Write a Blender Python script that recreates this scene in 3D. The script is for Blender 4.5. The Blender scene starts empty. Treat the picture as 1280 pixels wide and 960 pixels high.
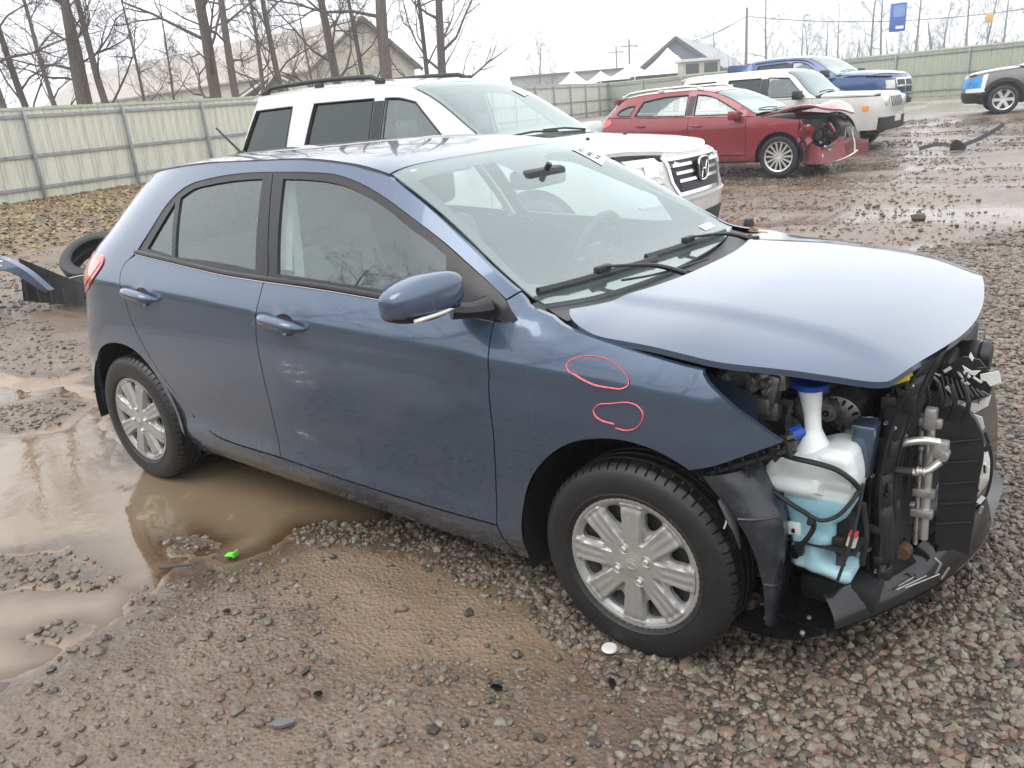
import bpy, bmesh, math, random
import numpy as np
from mathutils import Vector, Matrix
from mathutils.geometry import delaunay_2d_cdt
random.seed(7); rng = np.random.default_rng(7)
SC = bpy.context.scene
COL = SC.collection
R = math.radians
# ---------------------------------------------------------------- camera
CAM = np.array([0.9802, -2.5859, 1.5486]); YAW, PIT, ROL = 2.22964, 0.330525, -0.0802114
FPX = 1009.35
_f = np.array([math.cos(YAW)*math.cos(PIT), math.sin(YAW)*math.cos(PIT), -math.sin(PIT)])
_r = np.cross(_f, [0, 0, 1.]); _r /= np.linalg.norm(_r); _u = np.cross(_r, _f)
_r, _u = math.cos(ROL)*_r+math.sin(ROL)*_u, -math.sin(ROL)*_r+math.cos(ROL)*_u
cd = bpy.data.cameras.new('camera'); cam = bpy.data.objects.new('camera', cd); COL.objects.link(cam)
cd.sensor_width = 36; cd.lens = FPX/1280*36; cd.clip_start = .05; cd.clip_end = 1500
M = Matrix(((_r[0], _u[0], -_f[0], CAM[0]), (_r[1], _u[1], -_f[1], CAM[1]), (_r[2], _u[2], -_f[2], CAM[2]), (0, 0, 0, 1)))
cam.matrix_world = M
SC.camera = cam
# ---------------------------------------------------------------- world: even overcast rain sky
W = bpy.data.worlds.new('World'); SC.world = W; W.use_nodes = True
nt = W.node_tree; nt.nodes.clear()
sky = nt.nodes.new('ShaderNodeTexSky'); sky.sky_type = 'NISHITA'; sky.sun_disc = False
SUN_EL, SUN_AZ = R(55), R(200)
sky.sun_elevation = SUN_EL; sky.sun_rotation = SUN_AZ; sky.dust_density = 6
sb = nt.nodes.new('ShaderNodeBackground'); sb.inputs['Strength'].default_value = .05
nt.links.new(sky.outputs[0], sb.inputs['Color'])
cb = nt.nodes.new('ShaderNodeBackground'); cb.inputs['Color'].default_value = (.93, .955, 1, 1); cb.inputs['Strength'].default_value = 1.02
mx = nt.nodes.new('ShaderNodeMixShader'); mx.inputs[0].default_value = .93
wo = nt.nodes.new('ShaderNodeOutputWorld')
nt.links.new(sb.outputs[0], mx.inputs[1]); nt.links.new(cb.outputs[0], mx.inputs[2]); nt.links.new(mx.outputs[0], wo.inputs[0])
sd = bpy.data.lights.new('sun', 'SUN'); sd.energy = .7; sd.angle = R(40); sd.color = (1, .97, .93)
so = bpy.data.objects.new('sun', sd); COL.objects.link(so)
_d = Vector((math.cos(SUN_EL)*math.sin(SUN_AZ), math.cos(SUN_EL)*math.cos(SUN_AZ), math.sin(SUN_EL)))
so.rotation_euler = _d.to_track_quat('Z', 'Y').to_euler(); so.location = (0, 0, 30)
SC.view_settings.view_transform = 'Standard'; SC.view_settings.look = 'None'
SC.view_settings.exposure = 1.12; SC.view_settings.gamma = 1
SC.cycles.volume_bounces = 0; SC.cycles.max_bounces = 10; SC.cycles.transparent_max_bounces = 24
SC.cycles.caustics_reflective = False; SC.cycles.caustics_refractive = False
# ---------------------------------------------------------------- small maths
def sstep(a, b, x):
    t = np.clip((np.asarray(x, float)-a)/(b-a), 0, 1); return t*t*(3-2*t)
def pray(px, py):
    d = _f*FPX+(px-640)*_r-(py-480)*_u; return d/np.linalg.norm(d)
def azi(px, depth, py=None):
    """ground-plan point at a given depth on the view column of px (horizon row)"""
    y = 480+(FPX*_f[2]+(px-640)*_r[2])/_u[2]
    d = pray(px, y); k = depth/(d@_f); return CAM[0]+k*d[0], CAM[1]+k*d[1]
def T(x, y):
    """terrain: the hatchback stands in the low wet spot of the yard"""
    x = np.asarray(x, float); r = np.hypot(x+1, y)
    return np.clip(.0155*(r-3), 0, .45)+.11*np.exp(-((x+1.5)**2+(np.asarray(y, float)-23)**2)/30.)
def vnoise(x, y, seed=0):
    x = np.asarray(x, float); y = np.asarray(y, float)
    xi = np.floor(x).astype(np.int64); yi = np.floor(y).astype(np.int64); fx = x-xi; fy = y-yi
    def h(a, b):
        n = (a*374761393+b*668265263+seed*974711) & 0x7fffffff
        n = ((n ^ (n >> 13))*1274126177) & 0x7fffffff
        return ((n ^ (n >> 16)) & 0xffff)/65535.
    u = fx*fx*(3-2*fx); v = fy*fy*(3-2*fy)
    return (h(xi, yi)*(1-u)+h(xi+1, yi)*u)*(1-v)+(h(xi, yi+1)*(1-u)+h(xi+1, yi+1)*u)*v
def fbm(x, y, o=4, seed=0):
    s = 0; a = .5
    for i in range(o): s = s+a*vnoise(x*2**i, y*2**i, seed+i); a *= .5
    return s
def spl(tab):
    a = np.array(sorted(tab), float); X = a[:, 0]; Y = a[:, 1]; h = np.diff(X); d = np.diff(Y)/h
    m = np.zeros(len(X)); m[0] = d[0]; m[-1] = d[-1]
    for i in range(1, len(X)-1):
        if d[i-1]*d[i] > 0:
            w1 = 2*h[i]+h[i-1]; w2 = h[i]+2*h[i-1]; m[i] = (w1+w2)/(w1/d[i-1]+w2/d[i])
    def f(x):
        x = np.clip(np.asarray(x, float), X[0], X[-1]); i = np.clip(np.searchsorted(X, x)-1, 0, len(X)-2)
        t = (x-X[i])/h[i]
        return (2*t**3-3*t**2+1)*Y[i]+(t**3-2*t**2+t)*h[i]*m[i]+(-2*t**3+3*t**2)*Y[i+1]+(t**3-t**2)*h[i]*m[i+1]
    return f
def crom(pts, step, closed=False):
    """Catmull-Rom resample of a polyline"""
    P = np.array(pts, float); n = len(P)
    if n < 3 and not closed:
        k = max(1, int(round(np.linalg.norm(P[1]-P[0])/step)))
        return [P[0]+(P[1]-P[0])*i/k for i in range(k+1)]
    out = []
    for i in range(n if closed else n-1):
        p1, p2 = P[i], P[(i+1) % n]
        p0 = P[i-1] if (closed or i > 0) else 2*p1-p2
        p3 = P[(i+2) % n] if (closed or i < n-2) else 2*p2-p1
        t0 = 0; t1 = t0+max(1e-6, np.linalg.norm(p1-p0))**.5; t2 = t1+max(1e-6, np.linalg.norm(p2-p1))**.5; t3 = t2+max(1e-6, np.linalg.norm(p3-p2))**.5
        k = max(1, int(round(np.linalg.norm(p2-p1)/step)))
        for j in range(k):
            t = t1+(t2-t1)*j/k
            a1 = (t1-t)/(t1-t0)*p0+(t-t0)/(t1-t0)*p1; a2 = (t2-t)/(t2-t1)*p1+(t-t1)/(t2-t1)*p2; a3 = (t3-t)/(t3-t2)*p2+(t-t2)/(t3-t2)*p3
            b1 = (t2-t)/(t2-t0)*a1+(t-t0)/(t2-t0)*a2; b2 = (t3-t)/(t3-t1)*a2+(t-t1)/(t3-t1)*a3
            out.append((t2-t)/(t2-t1)*b1+(t-t1)/(t2-t1)*b2)
    if not closed: out.append(P[-1])
    return out
def loop(*segs, step=.02):
    """closed outline from smooth segments that meet in corners"""
    out = []
    for s in segs:
        q = crom(s, step)
        if out and np.linalg.norm(out[-1]-q[0]) < 1e-5: q = q[1:]
        out += list(q)
    if np.linalg.norm(out[0]-out[-1]) < 1e-5: out.pop()
    return np.array(out)
def area2(P): x, y = P[:, 0], P[:, 1]; return np.sum(x*np.roll(y, -1)-np.roll(x, -1)*y)/2
def inset(P, d):
    P = np.array(P); s = 1 if area2(P) > 0 else -1
    a = P-np.roll(P, 1, 0); b = np.roll(P, -1, 0)-P
    a /= np.linalg.norm(a, axis=1)[:, None]+1e-9; b /= np.linalg.norm(b, axis=1)[:, None]+1e-9
    n = np.stack([-(a+b)[:, 1], (a+b)[:, 0]], 1); n /= np.linalg.norm(n, axis=1)[:, None]+1e-9
    c = np.clip(np.abs(np.sum(n*np.stack([-a[:, 1], a[:, 0]], 1), 1)), .5, 1)
    return P+s*n*(d/c)[:, None]
def inside(P, q):
    x, y = q[:, 0], q[:, 1]; r = np.zeros(len(q), bool); j = len(P)-1
    for i in range(len(P)):
        xi, yi, xj, yj = P[i, 0], P[i, 1], P[j, 0], P[j, 1]
        r ^= ((yi > y) != (yj > y)) & (x < (xj-xi)*(y-yi)/(yj-yi+1e-12)+xi); j = i
    return r
def pdist(P, q, closed=True):
    d = np.full(len(q), 1e9)
    for i in range(len(P)-(0 if closed else 1)):
        a = P[i]; b = P[(i+1) % len(P)]; ab = b-a
        t = np.clip(((q-a)@ab)/(ab@ab+1e-12), 0, 1); d = np.minimum(d, np.linalg.norm(q-a-t[:, None]*ab, axis=1))
    return d
# ---------------------------------------------------------------- mesh helpers
def tag(o, label=None, cat=None, group=None, kind=None):
    if label: o['label'] = label
    if cat: o['category'] = cat
    if group: o['group'] = group
    if kind: o['kind'] = kind
    return o
def empty(name, loc=(0, 0, 0), rz=0):
    o = bpy.data.objects.new(name, None); COL.objects.link(o); o.location = loc; o.rotation_euler = (0, 0, rz); o.empty_display_size = .2
    return o
def link(name, me, parent=None):
    o = bpy.data.objects.new(name, me); COL.objects.link(o)
    if parent is not None: o.parent = parent
    return o
def copy_tree(o, parent=None):
    c = o.copy(); COL.objects.link(c); c.parent = parent
    for ch in list(o.children): copy_tree(ch, c)
    return c
class MB:
    def __init__(s): s.v = []; s.f = []; s.m = []; s.mi = 0
    def add(s, V, F):
        n = len(s.v); s.v += [tuple(map(float, p)) for p in V]; s.f += [tuple(i+n for i in f) for f in F]; s.m += [s.mi]*len(F); return s
    def box(s, x0, x1, y0, y1, z0, z1, b=0., fn=None):
        if b <= 0:
            V = [(x, y, z) for x in (x0, x1) for y in (y0, y1) for z in (z0, z1)]
            F = [(0, 1, 3, 2), (4, 6, 7, 5), (0, 4, 5, 1), (2, 3, 7, 6), (0, 2, 6, 4), (1, 5, 7, 3)]
        else:
            bm = bmesh.new(); bmesh.ops.create_cube(bm, size=1)
            for v in bm.verts: v.co = Vector(((x0+x1)/2+v.co.x*(x1-x0), (y0+y1)/2+v.co.y*(y1-y0), (z0+z1)/2+v.co.z*(z1-z0)))
            bmesh.ops.bevel(bm, geom=list(bm.edges), offset=b, segments=2, profile=.5, affect='EDGES')
            V = [tuple(v.co) for v in bm.verts]; F = [tuple(v.index for v in f.verts) for f in bm.faces]; bm.free()
        if fn: V = [fn(p) for p in V]
        return s.add(V, F)
    def obox(s, c, dx, dy, dz, ax=(1, 0, 0), up=(0, 0, 1), b=0.):
        """oriented box: centre, sizes, local x axis, local up"""
        X = Vector(ax).normalized(); Z = Vector(up); Y = Z.cross(X).normalized(); Z = X.cross(Y); c = Vector(c)
        return s.box(-dx/2, dx/2, -dy/2, dy/2, -dz/2, dz/2, b, lambda p: tuple(c+X*p[0]+Y*p[1]+Z*p[2]))
    def tube(s, pts, r, n=8, cap=True, step=None, flat=None):
        P = np.array(crom(pts, step) if step else pts, float); k = len(P)
        rr = np.interp(np.linspace(0, 1, k), np.linspace(0, 1, len(r)), r) if hasattr(r, '__len__') else np.full(k, r)
        V = []; F = []; ref = None
        for i in range(k):
            t = P[min(i+1, k-1)]-P[max(i-1, 0)]; t = t/(np.linalg.norm(t)+1e-9)
            if ref is None: ref = np.array([0, 0, 1.]) if abs(t[2]) < .9 else np.array([1., 0, 0])
            a = np.cross(t, ref); a /= np.linalg.norm(a)+1e-9; b = np.cross(a, t); ref = b
            for j in range(n):
                w = 2*math.pi*j/n; V.append(P[i]+rr[i]*(math.cos(w)*a+(flat or 1)*math.sin(w)*b))
        for i in range(k-1):
            for j in range(n): F.append((i*n+j, i*n+(j+1) % n, (i+1)*n+(j+1) % n, (i+1)*n+j))
        if cap: F += [tuple(range(n))[::-1], tuple((k-1)*n+j for j in range(n))]
        return s.add(V, F)
    def lathe(s, prof, n=32, c=(0, 0, 0), ax='y', a0=0., a1=2*math.pi, rad=None):
        """profile of (radius, axial) pairs spun about an axis; rad(i_prof, angle, r) may modulate"""
        full = abs(a1-a0-2*math.pi) < 1e-6; N = n if full else n+1; V = []; F = []
        for j in range(N):
            w = a0+(a1-a0)*j/n
            for i, (r, h) in enumerate(prof):
                q = rad(i, w, r) if rad else r
                x, z = q*math.cos(w), q*math.sin(w)
                p = {'y': (x, h, z), 'z': (x, z, h), 'x': (h, x, z)}[ax]; V.append((p[0]+c[0], p[1]+c[1], p[2]+c[2]))
        k = len(prof)
        for j in range(n):
            for i in range(k-1):
                a, b = j*k+i, ((j+1) % N)*k+i; F.append((a, a+1, b+1, b))
        return s.add(V, F)
    def prism(s, poly, h0, h1, fn):
        """polygon (2D) extruded between h0 and h1; fn(u,v,h)->3D"""
        n = len(poly); V = [fn(u, v, h) for h in (h0, h1) for u, v in poly]
        return s.add(V, [tuple(range(n))[::-1], tuple(range(n, 2*n))]+[(i, (i+1) % n, n+(i+1) % n, n+i) for i in range(n)])
    def grid(s, f, nu, nv):
        V = [f(i/nu, j/nv) for i in range(nu+1) for j in range(nv+1)]
        return s.add(V, [(i*(nv+1)+j, (i+1)*(nv+1)+j, (i+1)*(nv+1)+j+1, i*(nv+1)+j+1) for i in range(nu) for j in range(nv)])
    def mesh(s, name, mat, ang=35, smooth=True, recalc=False):
        me = bpy.data.meshes.new(name); me.from_pydata(s.v, [], s.f)
        for m in (mat if isinstance(mat, (list, tuple)) else [mat]): me.materials.append(m)
        if isinstance(mat, (list, tuple)): me.polygons.foreach_set('material_index', s.m)
        if recalc:
            bm = bmesh.new(); bm.from_mesh(me); bmesh.ops.remove_doubles(bm, verts=bm.verts, dist=1e-5); bmesh.ops.recalc_face_normals(bm, faces=bm.faces); bm.to_mesh(me); bm.free()
        if smooth:
            me.polygons.foreach_set('use_smooth', [True]*len(me.polygons)); me.set_sharp_from_angle(angle=R(ang))
        me.update(); return me
    def obj(s, name, mat, parent=None, **k): return link(name, s.mesh(name, mat, **k), parent)
def ring(cx, cz, r, n=24, sx=1): return [(cx+sx*r*math.cos(2*math.pi*i/n), cz+r*math.sin(2*math.pi*i/n)) for i in range(n)]
def tri2d(outline, sp, holes=()):
    """conforming triangulation of an outline with interior grid points"""
    loops = [np.array(outline)]+[np.array(h) for h in holes]
    P = []; Eg = []
    for L in loops:
        n = len(P); k = len(L); P += [tuple(q) for q in L]; Eg += [(n+i, n+(i+1) % k) for i in range(k)]
    o = loops[0]; mn = o.min(0); mxx = o.max(0)
    gx = np.arange(mn[0]+sp/2, mxx[0], sp); gy = np.arange(mn[1]+sp/2, mxx[1], sp)
    if len(gx) and len(gy):
        q = np.stack(np.meshgrid(gx, gy, indexing='ij'), -1).reshape(-1, 2)
        ok = inside(o, q) & (pdist(o, q) > .45*sp)
        for h in loops[1:]: ok &= ~inside(h, q) & (pdist(h, q) > .45*sp)
        P += [tuple(t) for t in q[ok]]
    r = delaunay_2d_cdt([Vector(t) for t in P], Eg, [], 1, 1e-6)
    V = np.array([tuple(v) for v in r[0]]); F = np.array([tuple(f) for f in r[2] if len(f) == 3])
    c = V[F].mean(1); ok = inside(o, c)
    for h in loops[1:]: ok &= ~inside(h, c)
    return V, F[ok]
def panel(name, outline, fn, mat, parent=None, sp=.04, holes=(), lip=None, flip=False, ang=60):
    """sheet-metal style panel: 2D outline mapped onto a surface, with a folded-in edge lip (3D vector)"""
    V, F = tri2d(outline, sp, holes); P = np.array(fn(V[:, 0], V[:, 1])).T
    if flip: F = F[:, ::-1]
    mb = MB(); mb.add(P, F)
    if lip is not None:
        for L in [np.array(outline)]+[np.array(h) for h in holes]:
            Q = np.array(fn(L[:, 0], L[:, 1])).T; n = len(Q); Q2 = Q+np.array(lip)
            f = [(i, (i+1) % n, n+(i+1) % n, n+i) for i in range(n)]
            if (area2(L) > 0) != flip: f = [t[::-1] for t in f]
            mb.add(np.concatenate([Q, Q2]), f)
    return mb.obj(name, mat, parent, ang=ang)
class Body:
    """car body surface: side y(x,z), top z(x,y), ends x(y,z)"""
    def __init__(s, low, zb, zr, yr, top, xf, xr, Lf=.9, nf=3., Lr=.5, nr=3., tilt=0., x0=0., bulge=.012, crown=(.55, 2., 8.)):
        s.low = spl(low); s.zb = spl(zb); s.zr = spl(zr); s.yr = spl(yr); s.top = spl(top); s.xf = spl(xf); s.xr = spl(xr)
        s.Lf, s.nf, s.Lr, s.nr, s.tilt, s.x0, s.bulge, s.crown = Lf, nf, Lr, nr, tilt, x0, bulge, crown
    def base(s, x, z):
        x = np.asarray(x, float); z = np.asarray(z, float)
        zz = z+s.tilt*(x-s.x0)*sstep(.4, .9, z); zb = s.zb(x); zr = np.maximum(s.zr(x), zb+1e-3)
        yb = s.low(zb+s.tilt*(x-s.x0)*sstep(.4, .9, zb)); t = np.clip((z-zb)/(zr-zb), 0, 1.3)
        return np.where(z <= zb, s.low(zz), yb+(s.yr(x)-yb)*t+s.bulge*4*t*(1-t))
    def E(s, x, z):
        f = np.clip((s.xf(z)-x)/s.Lf, 0, 1); r = np.clip((x-s.xr(z))/s.Lr, 0, 1)
        return (1-(1-f)**s.nf)**(1/s.nf)*(1-(1-r)**s.nr)**(1/s.nr)
    def Y(s, x, z): return s.base(x, z)*s.E(x, z)
    def Z(s, x, y):
        u = np.clip(np.abs(y)/np.maximum(s.yr(x), .01), 0, 1.2); a, p, q = s.crown; zc = s.top(x)
        return zc-(zc-s.zr(x))*(a*u**p+(1-a)*u**q)
    def XF(s, y, z):
        x = s.xf(z)-0*y
        for _ in range(5):
            u = np.clip(np.abs(y)/np.maximum(s.base(x, z), .01), 0, 1); x = s.xf(z)-s.Lf*(1-(1-u**s.nf)**(1/s.nf))
        return x
    def XR(s, y, z):
        x = s.xr(z)+0*y
        for _ in range(5):
            u = np.clip(np.abs(y)/np.maximum(s.base(x, z), .01), 0, 1); x = s.xr(z)+s.Lr*(1-(1-u**s.nr)**(1/s.nr))
        return x
class Car:
    def __init__(s, B, root, sp=.06, lip=.02, gap=.004): s.B, s.root, s.sp, s.lipd, s.gap = B, root, sp, lip, gap
    def side(s, name, out, mat, off=0., holes=(), parent=None, sides=(-1, 1), gap=None, sp=None, lip=True):
        g = s.gap if gap is None else gap; o = inset(out, g) if g else np.array(out); res = []
        for i, sg in enumerate(sides):
            par = parent[i] if isinstance(parent, (list, tuple)) else (parent or s.root)
            fn = lambda x, z: (x, sg*(s.B.Y(x, z)+off), z)
            ccw = area2(np.array(o)) > 0
            res.append(panel(name, o, fn, mat, par, sp or s.sp, holes, (0, -sg*s.lipd, 0) if lip else None, flip=(sg > 0)))
        return res
    def top(s, name, out, mat, off=0., holes=(), parent=None, zf=None, sp=None, lip=True, gap=None):
        g = s.gap if gap is None else gap; o = inset(out, g) if g else np.array(out)
        zf = zf or s.B.Z
        return panel(name, o, lambda x, y: (x, y, zf(x, y)+off), mat, parent or s.root, sp or s.sp, holes, (0, 0, -s.lipd) if lip else None)
    def front(s, name, out, mat, off=0., holes=(), parent=None, sp=None, lip=True, gap=None):
        g = s.gap if gap is None else gap; o = inset(out, g) if g else np.array(out)
        return panel(name, o, lambda y, z: (s.B.XF(y, z)+off, y, z), mat, parent or s.root, sp or s.sp, holes, (-s.lipd, 0, 0) if lip else None)
    def rear(s, name, out, mat, off=0., holes=(), parent=None, sp=None, lip=True, gap=None):
        g = s.gap if gap is None else gap; o = inset(out, g) if g else np.array(out)
        return panel(name, o, lambda y, z: (s.B.XR(y, z)-off, y, z), mat, parent or s.root, sp or s.sp, holes, (s.lipd, 0, 0) if lip else None, flip=True)
def mirror_y(o, name=None, parent=None):
    """copy of a mesh part mirrored to the other side of its car"""
    me = o.data.copy(); n = len(me.vertices); c = np.zeros(n*3); me.vertices.foreach_get('co', c); c = c.reshape(-1, 3); c[:, 1] *= -1
    me.vertices.foreach_set('co', c.ravel()); me.flip_normals(); me.update()
    return link(name or o.name.split('.')[0], me, parent if parent is not None else o.parent)
# ---------------------------------------------------------------- materials
def nmat(name):
    m = bpy.data.materials.new(name); m.use_nodes = True; t = m.node_tree; return m, t, t.nodes['Principled BSDF']
def N(t, ty, **k):
    n = t.nodes.new(ty)
    for a, b in k.items(): setattr(n, a, b)
    return n
def noise(t, scale, detail=4, rough=.6, co=None, dim='3D'):
    n = N(t, 'ShaderNodeTexNoise'); n.inputs['Scale'].default_value = scale; n.inputs['Detail'].default_value = detail; n.inputs['Roughness'].default_value = rough
    if co: t.links.new(co, n.inputs['Vector'])
    return n.outputs['Fac']
def ramp(t, fac, stops):
    r = N(t, 'ShaderNodeValToRGB'); e = r.color_ramp.elements
    while len(e) < len(stops): e.new(.5)
    for q, (p, c) in zip(e, stops): q.position = p; q.color = (*c, 1) if len(c) == 3 else c
    t.links.new(fac, r.inputs[0]); return r.outputs[0]
def mapr(t, fac, a, b, c, d):
    r = N(t, 'ShaderNodeMapRange'); r.inputs[1].default_value = a; r.inputs[2].default_value = b; r.inputs[3].default_value = c; r.inputs[4].default_value = d
    t.links.new(fac, r.inputs[0]); return r.outputs[0]
def mixc(t, fac, a, b, mode='MIX'):
    m = N(t, 'ShaderNodeMix', data_type='RGBA', blend_type=mode)
    for s, v in ((m.inputs[0], fac), (m.inputs[6], a), (m.inputs[7], b)):
        if isinstance(v, (int, float)): s.default_value = v
        elif isinstance(v, tuple): s.default_value = (*v, 1)
        else: t.links.new(v, s)
    return m.outputs[2]
def bump(t, h, strength, dist, norm=None):
    b = N(t, 'ShaderNodeBump'); b.inputs['Strength'].default_value = strength; b.inputs['Distance'].default_value = dist; t.links.new(h, b.inputs['Height'])
    if norm: t.links.new(norm, b.inputs['Normal'])
    return b.outputs[0]
def simple(name, col, rough=.5, metal=0., var=.12, scale=6., bmp=0., bscale=60., spec=.5, coat=0., dirt=None, rvar=.08):
    """painted / plastic / metal surface with slight tone and gloss variation"""
    m, t, p = nmat(name); tc = N(t, 'ShaderNodeTexCoord').outputs['Object']
    n = noise(t, scale, 5, .65, tc)
    a = tuple(c*(1-var) for c in col); b = tuple(min(1, c*(1+var)) for c in col)
    c = ramp(t, n, [(.3, a), (.7, b)])
    if dirt:
        n2 = noise(t, scale*2.3, 6, .7, tc); c = mixc(t, mapr(t, n2, .5, .75, 0, dirt[3]), c, dirt[:3])
    t.links.new(c, p.inputs['Base Color']); t.links.new(mapr(t, n, .2, .8, max(0, rough-rvar), min(1, rough+rvar)), p.inputs['Roughness'])
    p.inputs['Metallic'].default_value = metal; p.inputs['Specular IOR Level'].default_value = spec
    if coat: p.inputs['Coat Weight'].default_value = coat; p.inputs['Coat Roughness'].default_value = .04
    if bmp: t.links.new(bump(t, noise(t, bscale, 3, .6, tc), bmp, .002), p.inputs['Normal'])
    return m
def paint(name, col, metal=.55, rough=.35, drops=True, mud=.35, mudz=(.2, .55), coat=1.):
    """clear-coated car paint, wet with small drops, road grime towards the sills"""
    m, t, p = nmat(name); tc = N(t, 'ShaderNodeTexCoord').outputs['Object']
    n = noise(t, 3, 3, .5, tc)
    c = ramp(t, n, [(.3, tuple(q*.94 for q in col)), (.7, tuple(q*1.06 for q in col))])
    sx = N(t, 'ShaderNodeSeparateXYZ'); t.links.new(tc, sx.inputs[0])
    ns = noise(t, 9, 6, .7, tc)
    mp = N(t, 'ShaderNodeMapping'); mp.inputs['Scale'].default_value = (42, 42, 1.4); t.links.new(tc, mp.inputs[0])
    streak = noise(t, 1., 4, .6, mp.outputs[0])
    low = mapr(t, sx.outputs['Z'], mudz[0], mudz[1], 1, 0)
    mm = N(t, 'ShaderNodeMath', operation='MULTIPLY'); t.links.new(low, mm.inputs[0]); t.links.new(mapr(t, ns, .35, .75, 0, 1), mm.inputs[1])
    m2 = N(t, 'ShaderNodeMath', operation='MULTIPLY'); t.links.new(mm.outputs[0], m2.inputs[0]); m2.inputs[1].default_value = mud
    m3 = N(t, 'ShaderNodeMath', operation='ADD'); t.links.new(m2.outputs[0], m3.inputs[0]); t.links.new(mapr(t, streak, .58, .88, 0, .15), m3.inputs[1]); m3.use_clamp = True
    t.links.new(mixc(t, m3.outputs[0], c, (.27, .265, .265)), p.inputs['Base Color'])
    p.inputs['Metallic'].default_value = metal; p.inputs['Coat IOR'].default_value = 1.5
    t.links.new(mapr(t, m3.outputs[0], 0, 1, rough, .8), p.inputs['Roughness'])
    t.links.new(mapr(t, m3.outputs[0], 0, .6, coat, .1), p.inputs['Coat Weight'])
    t.links.new(mapr(t, streak, .4, .9, .02, .09), p.inputs['Coat Roughness'])
    if drops:
        v = N(t, 'ShaderNodeTexVoronoi', feature='F1'); v.inputs['Scale'].default_value = 130; t.links.new(tc, v.inputs['Vector'])
        d = mapr(t, v.outputs['Distance'], .0, .32, 1, 0)
        big = noise(t, 26, 2, .5, tc); d2 = N(t, 'ShaderNodeMath', operation='MULTIPLY'); t.links.new(d, d2.inputs[0]); t.links.new(mapr(t, big, .5, .62, 0, 1), d2.inputs[1])
        t.links.new(bump(t, d2.outputs[0], .08, .001), p.inputs['Coat Normal'])
    return m
def glass(name, tint=(.72, .86, .83), veil=.1, veilcol=(.62, .70, .69), refl=.1):
    """thin automotive glass: tinted see-through, fresnel mirror, a faint pale diffuse layer"""
    m = bpy.data.materials.new(name); m.use_nodes = True; t = m.node_tree; t.nodes.clear()
    out = N(t, 'ShaderNodeOutputMaterial'); tc = N(t, 'ShaderNodeTexCoord').outputs['Object']
    tr = N(t, 'ShaderNodeBsdfTransparent'); tr.inputs[0].default_value = (*tint, 1)
    df = N(t, 'ShaderNodeBsdfDiffuse'); df.inputs[0].default_value = (*veilcol, 1)
    gl = N(t, 'ShaderNodeBsdfGlossy'); gl.inputs['Roughness'].default_value = .015; gl.inputs[0].default_value = (.92, 1, .98, 1)
    mp = N(t, 'ShaderNodeMapping'); mp.inputs['Scale'].default_value = (30, 30, 1.6); t.links.new(tc, mp.inputs[0])
    st = noise(t, 1, 5, .7, mp.outputs[0]); bl = noise(t, 3, 3, .5, tc)
    fm = N(t, 'ShaderNodeMath', operation='MULTIPLY'); t.links.new(mapr(t, st, .3, .75, veil*.88, veil*1.15), fm.inputs[0]); t.links.new(mapr(t, bl, .3, .7, .9, 1.1), fm.inputs[1])
    m1 = N(t, 'ShaderNodeMixShader'); t.links.new(fm.outputs[0], m1.inputs[0]); t.links.new(tr.outputs[0], m1.inputs[1]); t.links.new(df.outputs[0], m1.inputs[2])
    lw = N(t, 'ShaderNodeLayerWeight'); lw.inputs[0].default_value = .5; pw_ = N(t, 'ShaderNodeMath', operation='POWER'); pw_.inputs[1].default_value = 4.2; t.links.new(lw.outputs['Facing'], pw_.inputs[0])
    fr = N(t, 'ShaderNodeMath', operation='MULTIPLY_ADD'); t.links.new(pw_.outputs[0], fr.inputs[0]); fr.inputs[1].default_value = 1-refl; fr.inputs[2].default_value = refl
    m2 = N(t, 'ShaderNodeMixShader'); t.links.new(fr.outputs[0], m2.inputs[0]); t.links.new(m1.outputs[0], m2.inputs[1]); t.links.new(gl.outputs[0], m2.inputs[2])
    v = N(t, 'ShaderNodeTexVoronoi', feature='F1'); v.inputs['Scale'].default_value = 150; t.links.new(tc, v.inputs['Vector'])
    dd = N(t, 'ShaderNodeMath', operation='MULTIPLY'); t.links.new(mapr(t, v.outputs['Distance'], 0, .3, 1, 0), dd.inputs[0]); t.links.new(mapr(t, noise(t, 22, 2, .5, tc), .54, .62, 0, 1), dd.inputs[1])
    b = bump(t, dd.outputs[0], .15, .001); t.links.new(b, gl.inputs['Normal'])
    t.links.new(m2.outputs[0], out.inputs[0]); return m
MT = {}
MT['blue'] = paint('blue_metallic_paint', (.066, .097, .152), metal=.55, rough=.24, mud=.14)
MT['white_paint'] = paint('white_paint', (.56, .56, .55), metal=0, rough=.4, mud=.5, drops=False)
MT['jeep_paint'] = paint('cream_white_paint', (.54, .53, .50), metal=0, rough=.4, mud=.5, drops=False)
MT['red_paint'] = paint('dark_red_paint', (.20, .005, .013), metal=.2, rough=.45, mud=.4, drops=False)
MT['royal_paint'] = paint('royal_blue_paint', (.018, .058, .19), metal=.3, rough=.35, mud=.4, drops=False)
MT['grey_paint'] = paint('grey_paint', (.17, .165, .16), metal=.4, rough=.4, mud=.4, drops=False)
MT['navy_paint'] = paint('navy_paint', (.018, .045, .10), metal=.1, rough=.35, mud=.2, drops=True)
MT['blackgloss'] = simple('black_trim', (.014, .014, .0155), .30, var=.2, spec=.4, dirt=(.06, .058, .055, .2))
MT['black'] = simple('black_plastic', (.011, .011, .012), .5, var=.3, dirt=(.05, .047, .044, .25), bmp=.2)
MT['darkgrey'] = simple('dark_grey_plastic', (.026, .026, .028), .42, var=.3, dirt=(.07, .065, .06, .4), bmp=.2)
MT['wetblack'] = simple('wet_black_plastic', (.008, .008, .009), .14, var=.3, dirt=(.05, .042, .034, .35), rvar=.1)
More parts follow.
